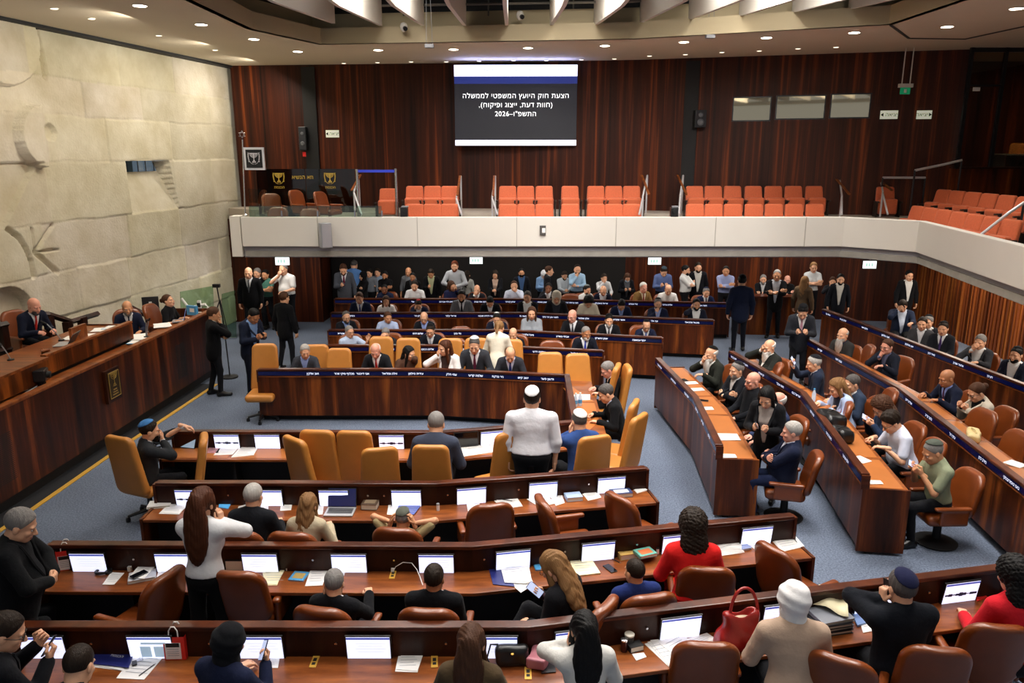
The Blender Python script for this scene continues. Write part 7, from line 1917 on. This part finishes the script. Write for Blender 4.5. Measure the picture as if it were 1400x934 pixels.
cup(899, 757, ZW, .015, .015, .06, 'little bottle beside the turquoise book', M_PAPER, M_BLACKPL, 'bottle', 'bottle')
pen((902, 756), (911, 755), ZW, 'yellow highlighter beside the little bottle', mat('marker_yellow', '#e3cf1f', rough=.4))
sheet([(972, 736), (1000, 729), (1018, 756), (976, 762)], ZW, 'thick heap of white papers right of the woman in red', n=6)
book(1014, 748, ZW, .14, .16, .02, 20, 'blue-grey booklet on the paper heap edge', mat('cover_bluegrey', '#8e9cc4', rough=.5), 'booklet', 'booklet')
sheet([(1016, 739), (1047, 739), (1066, 753), (1037, 756)], ZW, 'white sheet below the rightmost screen of the middle near row')
sheet([(1050, 734), (1080, 729), (1100, 748), (1069, 755)], ZW, 'white sheets with a pen at the right end of the middle near row', n=2)
pen((1083, 733), (1090, 742), ZW + .01, 'black pen on the rightmost white sheets')
# row behind the ministers
book(219, 691, ZW, .25, .17, .025, 12, 'open white book at the left end of the row behind the ministers', M_PAPER, 'book', 'book')
sheet([(233, 687), (260, 687), (245, 704), (217, 703)], ZW, 'white sheet right of the open white book', n=2)
sheet([(301, 682), (319, 684), (312, 696), (299, 694)], ZW, 'tablet with a bright blue display beside the standing woman', mat('tablet_blue', '#5aa6d8', rough=.2, emit='#4c9ed6', estr=.6), 'tablet', 'tablet', th=.009, lines=False, group=None)
sheet([(326, 693), (338, 690), (336, 698), (324, 699)], ZW, 'white sheet left of the white-haired man')
sheet([(353, 691), (367, 690), (367, 698), (356, 698)], ZW, 'white sheet right of the white-haired man')
sheet([(384, 690), (400, 688), (398, 698), (383, 699)], ZW, 'white sheet left of the woman with light-brown hair')
sheet([(433, 690), (443, 690), (441, 704), (435, 704)], ZW, 'white sheet between light-brown hair and the laptop')
def laptop(p, z, yaw, label, scr, base, w=.33, tilt=105):
    r = empty('laptop', (p.x, p.y, z + .001), yaw, label, 'laptop')
    MB().box((0, 0, .009), (w, .22, .016)).build('keyboard_base', base, r, bevel=.003); m = MB()
    for a in range(5): m.box((0, .06 - .026 * a, .0178), (w * .86, .018, .001))
    m.build('keys', M_BLACKPL, r)
    M4 = Matrix.Translation((0, .11, .016)) @ Matrix.Rotation(math.radians(90 - tilt), 4, 'X')
    MB().box(M4 @ Vector((0, 0, .11)), (w, .008, .22), M=M4.to_3x3().to_4x4()).build('screen_lid', M_BLACKPL, r); MB().box(M4 @ Vector((0, -.005, .11)), (w * .95, .002, .20), M=M4.to_3x3().to_4x4()).build('display', scr, r)
laptop(Pz(465, 701, ZW), ZW, -.02, 'open laptop with a dark navy display and light keyboard', mat('laptop_navy', '#161d4a', rough=.25, emit='#131a44', estr=.6), mat('laptop_silver', '#b9b9ba', rough=.35, metal=.4))
book(507, 693, ZW, .18, .19, .07, -4, 'thick brown book with embossed cover beside the laptop', mat('cover_brown', '#4c3a2c', rough=.5), 'book', 'book', cover=mat('cover_tan', '#8d7a63', rough=.5))
sheet([(531, 691), (549, 690), (545, 705), (529, 704)], ZW, 'white leaflet under the navy brochure')
sheet([(545, 692), (575, 692), (566, 704), (541, 703)], ZW + .008, 'navy and white brochure behind the man in khaki', mat('brochure_blue', '#4a5aa0', rough=.4), 'brochure', 'brochure', group=None)
cup(599, 698, ZW, .018, .018, .075, 'small white sanitizer bottle at the bend of the row behind the ministers', M_PAPER, M_GREYPL, 'bottle', 'bottle')
sheet([(638, 690), (656, 689), (650, 699), (640, 700)], ZW, 'small white sheet left of the empty swivel chair')
sheet([(672, 681), (702, 678), (715, 693), (686, 696)], ZW, 'white sheets with a pen above the empty swivel chair', n=2); pen((687, 683), (701, 685), ZW + .01, 'black pen on the sheets above the empty swivel chair')
sheet([(720, 683), (742, 677), (760, 689), (738, 694)], ZW, 'white sheets right of the pen sheets, row behind the ministers', n=2)
sheet([(752, 679), (768, 676), (772, 688), (760, 692)], ZW, 'white sheet left of the blue books')
book(784, 682, ZW, .19, .15, .05, 12, 'pale blue thick book among white sheets', mat('cover_paleblue', '#a9bede', rough=.45), 'book', 'book')
sheet([(792, 671), (811, 669), (822, 681), (804, 685)], ZW, 'white sheets right of the pale blue thick book', n=2)
book(849, 677, ZW, .25, .15, .05, 10, 'dark blue-edged thick book near the right end of the row', mat('cover_navyedge', '#28365e', rough=.45), 'book', 'book', cover=mat('cover_pale', '#cfd4da', rough=.5))
sheet([(857, 661), (868, 660), (885, 671), (871, 675)], ZW, 'white papers at the right end of the row behind the ministers', n=2)
# near ministers desk
ZM = .74
sheet([(286, 612), (302, 611), (298, 620), (283, 620)], ZM, 'pink booklet beside the man with blue skullcap', mat('booklet_pink', '#b77f84', rough=.5), 'booklet', 'booklet', group=None)
sheet([(299, 614), (326, 613), (318, 622), (292, 623)], ZM, 'white paper below the left skyline screen'); sheet([(328, 612), (352, 611), (347, 623), (316, 626)], ZM, 'spread white papers left of the turned tan chair', n=2)
def tablet_stand():
    p = Pz(255, 613, ZM); r = empty('tablet', (p.x, p.y, ZM), -.25, 'tilted tablet with pale blue display before the man with blue skullcap', 'tablet'); M4 = Matrix.Rotation(math.radians(-25), 4, 'X')
    MB().box(M4 @ Vector((0, 0, .10)), (.26, .012, .2), M=M4).build('case', M_BLACKPL, r); MB().box(M4 @ Vector((0, -.007, .10)), (.24, .002, .18), M=M4).build('display', mat('tablet_pale', '#a9bccb', rough=.3, emit='#93a9bd', estr=.6), r)
tablet_stand()
sheet([(628, 601), (676, 596), (674, 619), (633, 625)], ZM, 'broad newspaper spread before the grey-haired man in slate suit', mat('newsprint', '#d5d2cc', rough=.85, noise=(60, .18)), 'newspaper', 'newspaper', th=.006, group=None)
sheet([(648, 592), (662, 590), (668, 597), (650, 600)], ZM + .01, 'white sheet above the newspaper')
book(671, 606, ZM, .10, .14, .02, 30, 'red and blue booklet right of the newspaper', mat('cover_redblue', '#a03a4a', rough=.4), 'booklet', 'booklet')
p_, d_, n_ = place_on(ROW_M, t_at_px(ROW_M, 636, .85), .08); r = empty('desk_screen', (p_.x, p_.y, ZM + .004), math.atan2(d_.y, d_.x), 'dark switched-off screen above the newspaper', 'screen'); MB().box((0, 0, .11), (.34, .02, .22)).build('bezel', M_BLACKPL, r); MB().box((0, -.011, .11), (.32, .002, .2)).build('display', mat('dark_glass', '#0a0b10', rough=.08), r)
sheet([(757, 603), (768, 601), (771, 611), (758, 613)], ZM, 'white paper left of the man in bright blue suit')
sheet([(784, 540), (805, 540), (807, 547), (785, 548)], ZM, 'white paper with black pen on the right flank of the ministers table', n=2)
for i, (x, y) in enumerate(((787, 556), (793, 555))):
    p = Pz(x, y, ZM); r = empty('water_bottle', (p.x, p.y, ZM), 0, ['left water bottle with blue label on the right flank of the ministers table', 'right water bottle with blue label on the right flank of the ministers table'][i], 'bottle', 'water bottles')
    MB().lathe([(.03, 0), (.032, .02), (.032, .14), (.014, .19), (.013, .21)], (0, 0, 0), 14).build('bottle_body', mat('bottle_clear', '#cfd9e6', rough=.1), r, smooth=True); MB().lathe([(.033, .05), (.033, .11)], (0, 0, 0), 14).build('label_band', BLUEP, r); MB().lathe([(.015, .205), (.015, .225)], (0, 0, 0), 10).build('cap', M_PAPER, r)
# side desks
for (px, py, w, d, yaw, lab, m) in ((945, 526, .2, .14, 10, 'white sheet on the first side desk before the white-bearded man', None), (953.5, 535, .2, .14, 10, 'white sheet on the first side desk before the man with crossed arms', None), (967, 561, .17, .13, 5, 'white sheet on the first side desk, at its bend', None), (993, 600, .34, .26, 0, 'pinkish spread sheets on the first side desk', mat('paper_pinkish', '#d9c9c4', rough=.7)), (992, 626, .26, .12, 0, 'white sheets at the near end of the first side desk', None), (1177, 631, .16, .2, 25, 'white sheet on the second side desk before the man in white shirt', None), (1190, 662, .26, .10, 0, 'white notebook at the near end of the second side desk', None), (1104, 553, .18, .14, 20, 'white sheet on the second side desk by the water bottle', None), (1388, 637, .18, .2, 30, 'white paper under hands at the right edge', None)):
    z = .825 if px < 1000 else .845; p = Pz(px, py - 2, z); r = empty('paper_sheet', (p.x, p.y, z), math.radians(yaw), lab, 'paper', 'loose papers on the side desks')
    for k in range(2): MB().box((.006 * k, .004 * k, .003 + .004 * k), (w, d, .003), rz=-.06 * k).build('page', m or M_PAPER, r)
phone_on(935.7, 520, .825, 20, 'black phone on the first side desk by the white-bearded man'); phone_on(962, 548, .825, 70, 'black phone on the first side desk left of the bald man in glasses')
p = Pz(1112, 549, .845); r = empty('water_bottle', (p.x, p.y, .845), 0, 'clear water bottle on the second side desk', 'bottle'); MB().lathe([(.03, 0), (.032, .02), (.032, .13), (.014, .18), (.013, .2)], (0, 0, 0), 14).build('bottle_body', mat('bottle_clear', '#cfd9e6', rough=.1), r, smooth=True); MB().lathe([(.015, .195), (.015, .215)], (0, 0, 0), 10).build('cap', BLUEP, r)
def soft_bag(px, py, z, dims, yaw, label, m, name, cat):
    p = Pz(px, py, z); r = empty(name, (p.x, p.y, z + .002), math.radians(yaw), label, cat); w, d, h = dims
    def f(X, Y, Z): return rbox(X, Y, Z, (0, 0, h / 2), (w * 1.0, d, h), min(dims) * .35) + .009 * np.sin(X * 24 + Z * 14) * np.sin(Y * 27 + 1)
    V, Fq = field(f, (-w / 2 - .04, -d / 2 - .04, -.03), (w / 2 + .04, d / 2 + .04, h + .04), .010); obj('bag_body', np_mesh('bag_body', V, Fq), m, r)
    MB().tube([(w * .30 * math.cos(a), .03 * math.sin(a * 2), h * .93 + .035 * math.sin(a)) for a in [math.pi * k / 10 for k in range(11)]], .008, 6).build('handle', m, r)
soft_bag(1134, 583, .845, (.30, .44, .22), 10, 'bulky black bag on the second side desk before the woman in pale blue', BLACKL, 'backpack', 'bag')
soft_bag(1150, 603, .845, (.24, .32, .19), 10, 'small black pouch in front of the bulky black bag', BLACKL, 'pouch', 'bag')
soft_bag(1330, 600, .845, (.40, .17, .11), 60, 'cream handbag on the third side desk before the woman in cream blazer', mat('cream_leather', '#d2bd86', rough=.5), 'handbag', 'handbag')
# rostrum things
ZR, ZC = 1.345, 1.625
def on_x(px, py, X): return Vector(yb(px, py, X))
p = on_x(88, 478, -7.35); r = empty('laptop', (p.x, p.y, ZC), 1.75, 'open laptop on the raised chairman desk', 'laptop'); MB().box((0, 0, .01), (.33, .22, .016)).build('keyboard_base', mat('laptop_silver', '#b9b9ba'), r); M4 = Matrix.Translation((0, -.11, .016)) @ Matrix.Rotation(math.radians(32), 4, 'X'); MB().box(M4 @ Vector((0, 0, .11)), (.33, .01, .22), M=M4.to_3x3().to_4x4()).build('screen_lid', M_BLACKPL, r); MB().box(M4 @ Vector((0, .006, .11)), (.31, .002, .2), M=M4.to_3x3().to_4x4()).build('display', M_SCREEN, r)
p = on_x(62, 481, -7.3); r = empty('gavel', (p.x, p.y, ZC), .8, 'wooden gavel and block at the near end of the chairman desk', 'gavel'); MB().lathe([(.06, 0), (.06, .02)], (0, 0, 0), 16).build('sound_block', W_DARK, r); MB().tube([(-.06, 0, .05), (.06, 0, .05)], .03, 12).build('head', W_TOP, r); MB().tube([(0, .02, .05), (.02, .22, .04)], .011, 8).build('handle', W_TOP, r)
for i, (px, py, X, z, w, d, lab) in enumerate(((96, 466, -7.5, ZC, .2, .28, 'white papers in the chairman hands'), (118, 458, -7.3, ZC, .3, .3, 'white papers beyond the chairman document stand'), (138, 452, -7.3, ZC, .28, .3, 'scattered white papers at the far end of the chairman desk'), (190, 464, -6.95, ZR, .25, .5, 'long white sheets before the man with grey beard at the rostrum'), (222, 450, -6.95, ZR, .3, .4, 'white papers between the rostrum microphones and the laptop'), (270, 440, -6.8, ZR, .25, .25, 'white papers at the far end of the rostrum counter'))):
    p = on_x(px, py, X); r = empty('paper_sheet', (p.x, p.y, z), .1 * i, lab, 'paper', 'papers on the rostrum')
    for k in range(2): MB().box((.01 * k, .02 * k, .003 + .004 * k), (w, d, .003), rz=.15 * k).build('page', M_PAPER, r)
for px, py, X, z, lab, m, dims in ((152, 451, -7.2, ZC, 'bright blue folder on the chairman desk', BLUEP, (.22, .3, .012)), (182, 470, -6.85, ZR, 'blue booklet on the rostrum counter near the microphones', BLUEP, (.15, .25, .01))):
    p = on_x(px, py, X); r = empty('folder', (p.x, p.y, z), .05, lab, 'folder'); MB().box((0, 0, dims[2] / 2 + .001), dims).build('cover', m, r); MB().box((.004, .004, dims[2] + .003), (dims[0] * .9, dims[1] * .9, .002)).build('page', M_PAPER, r)
def mic(p, label, h=.3, lean=(.05, .0), two=True):
    r = empty('desk_microphone', p, 0, label, 'microphone'); MB().lathe([(.05, 0), (.045, .02)], (0, 0, 0), 14).build('base', M_BLACKPL, r)
    for k in ((-.03, .03) if two else (0,)): MB().tube([(0, k * .5, .02), (lean[0] * .4, k, h * .5), (lean[0], k * 1.6, h)], .008, 6).build('gooseneck', M_GREYPL, r); MB().tube([(lean[0], k * 1.6, h), (lean[0] * 1.5, k * 1.8, h + .05)], .016, 8).build('capsule', M_BLACK, r)
v = on_x(201, 467, -6.8); mic(Vector((v.x, v.y, ZR)), 'twin gooseneck microphones on the rostrum counter'); v = on_x(82, 452, -7.55); mic(Vector((v.x, v.y, ZC)), 'bent black microphone before the chairman', .28, (-.2, .0), False); v = on_x(14, 488, -7.4); mic(Vector((v.x, v.y, 1.71)), 'thin gooseneck microphone on the speaker lectern at the left edge', .22, (-.1, 0), False)
v = on_x(245, 452, -6.8); laptop(Vector((v.x, v.y, ZR)), ZR, -1.2, 'laptop with blue display on the far part of the rostrum counter', mat('laptop_blue', '#7d9ae0', rough=.3, emit='#7d9ae0', estr=.6), M_GREYPL, .28)
v = on_x(265, 445, -6.75); r = empty('box_file', (v.x, v.y, ZR), -.4, 'bright blue box file standing on the rostrum counter end', 'box file'); MB().box((0, 0, .10), (.26, .06, .2)).build('box', BLUEP, r); MB().box((.02, -.032, .11), (.12, .004, .08)).build('label_card', M_PAPER, r)
v = on_x(56, 515, -6.95); r = empty('video_camera', (v.x, v.y, ZR), .3, 'black camera unit on the rostrum counter below the chairman', 'camera'); MB().box((0, 0, .16), (.16, .24, .17)).build('body', M_BLACKPL, r, bevel=.015); MB().lathe([(.06, 0), (.05, .08)], (0, 0, 0), 12).build('foot', M_BLACK, r); MB().tube([(.08, 0, .16), (.13, 0, .15)], .05, 14).build('lens', M_BLACK, r); MB().tube([(-.04, -.12, .02), (-.1, -.5, .03), (-.05, -.62, .02)], .008, 6).build('cable', M_GREYPL, r)
v = on_x(31, 516, -7.05); cup(0, 0, 1, .01, .01, .01, 'small grey pot on the rostrum counter left of the camera', M_GREYPL, M_GREYPL); c_ = [o for o in COL.objects if o.get('label', '').startswith('small grey pot')][0]; c_.location = (v.x, v.y, ZR); c_.scale = (4.2, 4.2, 9)
# behind the rostrum
v = on_x(207, 426, -8.0); r = empty('computer_monitor', (v.x, v.y, 0), .35, 'black monitor seen from the back against the stone wall', 'monitor'); z_ = v.z; MB().box((0, 0, z_ + .12), (.34, .05, .42), M=Matrix.Rotation(-.12, 4, 'X')).build('housing', M_BLACKPL, r, bevel=.01); MB().box((0, -.03, z_ + .2), (.06, .01, .05)).build('white_badge', M_PAPER, r); MB().tube([(0, .03, .5), (0, .03, z_)], .03, 8).build('stand', M_BLACKPL, r)
v = on_x(250, 428, -7.5); r = empty('wooden_box', (v.x, v.y, 0), .2, 'reddish wooden side cabinet behind the woman at the rostrum', 'cabinet'); MB().box((0, 0, (v.z + .06) / 2), (.28, .3, v.z + .06)).build('body', W_RAIL, r); MB().box((0, 0, v.z + .07), (.32, .34, .03)).build('top', W_RAIL, r)
GREENG = glass('green_glass', '#d3e8d8', .3)
def glass_screens():
    for i, (pts, Y, lab) in enumerate((([(246, 399), (291, 391), (292, 447), (246, 447)], 18.4, 'green-tinted glass screen with rounded corner behind the rostrum'), ([(303, 402), (322, 397), (322, 447), (303, 449)], 19.4, 'narrow green-tinted glass screen by the stone wall corner'))):
        P_ = [Py(x, y, Y) for x, y in pts]; P_[2].z = P_[3].z = 0.02; r = empty('glass_screen', (P_[3].x, Y, 0), 0, lab, 'glass screen'); MB().extr([v - Vector((P_[3].x, Y, 0)) for v in P_], (0, .012, 0)).build('pane', GREENG, r); MB().box(((P_[2].x - P_[3].x) / 2, .006, .02), (P_[2].x - P_[3].x, .06, .05)).build('base_channel', M_CHROME, r)
    Y = 18.0; r = empty('stretcher_frame', (Py(272, 430, Y).x, Y, 0), 0, 'white tubular wheeled equipment frame before the green glass screen', 'equipment'); x0 = Py(272, 430, Y).x
    def W(px, py): v = Py(px, py, Y); return (v.x - x0, 0, v.z)
    MB().tube([W(248, 408), W(256, 418), W(266, 428), W(280, 428), W(285, 420), W(281, 416), W(266, 419), W(263, 425)], .03, 8).build('tubular_frame', M_PAPER, r, smooth=True); a, b = W(270, 411), W(276, 431)
    MB().box(((a[0] + b[0]) / 2, 0, (a[2] + b[2]) / 2), (abs(b[0] - a[0]), .08, abs(a[2] - b[2]))).build('control_panel', M_PAPER, r); MB().box(((a[0] + b[0]) / 2, -.045, a[2] - .1), (.08, .01, .1)).box(((a[0] + b[0]) / 2, -.045, b[2] + .1), (.08, .01, .12)).build('dark_display', M_BLACK, r); MB().tube([(0, 0, .1), W(272, 430)], .03, 8).build('post', M_PAPER, r); MB().lathe([(.2, .0), (.2, .08), (.04, .12)], (0, 0, 0), 14).build('foot', M_GREYPL, r)
    Y = 17.0; top, base = Py(299, 397, Y), Py(312, 489, 15.9); r = empty('microphone_stand', (base.x, base.y, 0), 0, 'tall black microphone stand with camera behind the man by the rostrum', 'stand'); h = 1.95
    MB().lathe([(.17, 0), (.17, .03), (.03, .05)], (0, 0, 0), 18).build('round_base', M_BLACK, r); MB().tube([(0, 0, .04), (-.03, 0, h * .6), (-.10, 0, h)], .014, 8).build('pole', M_BLACKPL, r); MB().box((-.11, 0, h + .04), (.14, .09, .07)).build('camera_head', M_BLACKPL, r); MB().tube([(-.07, 0, h * .86), (-.30, .1, h * .62)], .012, 6).tube([(-.06, .0, h * .86), (.05, .0, h * .5)], .010, 6).build('brace', M_BLACKPL, r)
glass_screens()
# rear lecterns and rails at the back right
r = empty('wooden_stand', (6.75, 20.0, 0), -.1, 'dark wooden stand with the man in dark jacket behind it, back right', 'stand'); MB().box((0, 0, .5), (1.5, .3, 1.0)).build('body', W_PANEL, r); MB().box((0, 0, 1.02), (1.6, .4, .04)).build('top', W_RAIL, r)
for px, py, lab in ((553, 286, 'black camera box on the parapet left of the three-seat block'), (921, 286, 'black camera box on the parapet left of the seven-seat block')):
    p = Py(px, py, 16.6); r = empty('camera_box', (p.x, 16.55, 3.36), 0, lab, 'camera'); MB().box((0, 0, .10), (.16, .14, .2)).build('body', M_BLACKPL, r, bevel=.01); MB().tube([(0, -.07, .12), (0, -.11, .12)], .045, 14).build('lens', M_BLACK, r); MB().box((.02, 0, .215), (.14, .1, .02)).build('top_plate', M_GREYPL, r)

# ------------------------------------------------------------------ lettering into mesh
from mathutils.geometry import delaunay_2d_cdt
LETTERS = [o for o in COL.objects if o.type == 'FONT']
for o in LETTERS: o.data.extrude = 0.0
dg = bpy.context.evaluated_depsgraph_get()
def glyph_mesh(o):
    """outline of every glyph, filled with its counters left open"""
    cu = o.data; cu2 = o.evaluated_get(dg).to_curve(dg, apply_modifiers=False)
    loops = []
    for s in cu2.splines:
        bp = s.bezier_points; n = len(bp); L_ = []
        for i in range(n):
            a, b = bp[i], bp[(i + 1) % n]
            straight = (a.handle_right - a.co).length < 1e-6 and (b.handle_left - b.co).length < 1e-6
            L_.append(a.co.copy())
            if not straight:
                for t in (.25, .5, .75): L_.append((1 - t) ** 3 * a.co + 3 * (1 - t) ** 2 * t * a.handle_right + 3 * (1 - t) * t * t * b.handle_left + t ** 3 * b.co)
        q = [L_[0]]
        for v in L_[1:]:
            if (v - q[-1]).length > cu.size * .004: q.append(v)
        if len(q) > 3 and (q[0] - q[-1]).length < cu.size * .004: q.pop()
        if len(q) > 2: loops.append(q)
    if not loops: return None
    pts, edges = [], []
    for lp in loops:
        b = len(pts); pts += [Vector((v.x, v.y)) for v in lp]; edges += [(b + i, b + (i + 1) % len(lp)) for i in range(len(lp))]
    v2, e2, f2, _, _, _ = delaunay_2d_cdt(pts, edges, [], 0, 1e-6)
    C2 = np.array([[sum(v2[i][k] for i in f) / len(f) for k in (0, 1)] for f in f2]); A = np.array([pts[e[0]] for e in edges]); B = np.array([pts[e[1]] for e in edges])
    x, y = C2[:, :1], C2[:, 1:]; up = (A[:, 1] <= y) & (B[:, 1] > y); dn = (A[:, 1] > y) & (B[:, 1] <= y)
    side = (B[:, 0] - A[:, 0]) * (y - A[:, 1]) - (x - A[:, 0]) * (B[:, 1] - A[:, 1])
    wind = (up & (side > 0)).sum(1) - (dn & (side < 0)).sum(1)
    V = [(v.x, v.y, 0) for v in v2]; Fc = [tuple(f) for f, w in zip(f2, wind) if w != 0]
    o.evaluated_get(dg).to_curve_clear()
    me = bpy.data.meshes.new('lettering'); me.from_pydata(V, [], Fc); me.materials.append(cu.materials[0]); return me
for o in LETTERS:
    me = glyph_mesh(o)
    if me is None: continue
    n = bpy.data.objects.new('tmp', me); COL.objects.link(n)
    n.parent = o.parent; n.matrix_parent_inverse = o.matrix_parent_inverse.copy(); n.matrix_basis = o.matrix_basis.copy()
    nm = o.name; cu = o.data
    bpy.data.objects.remove(o); bpy.data.curves.remove(cu); n.name = nm
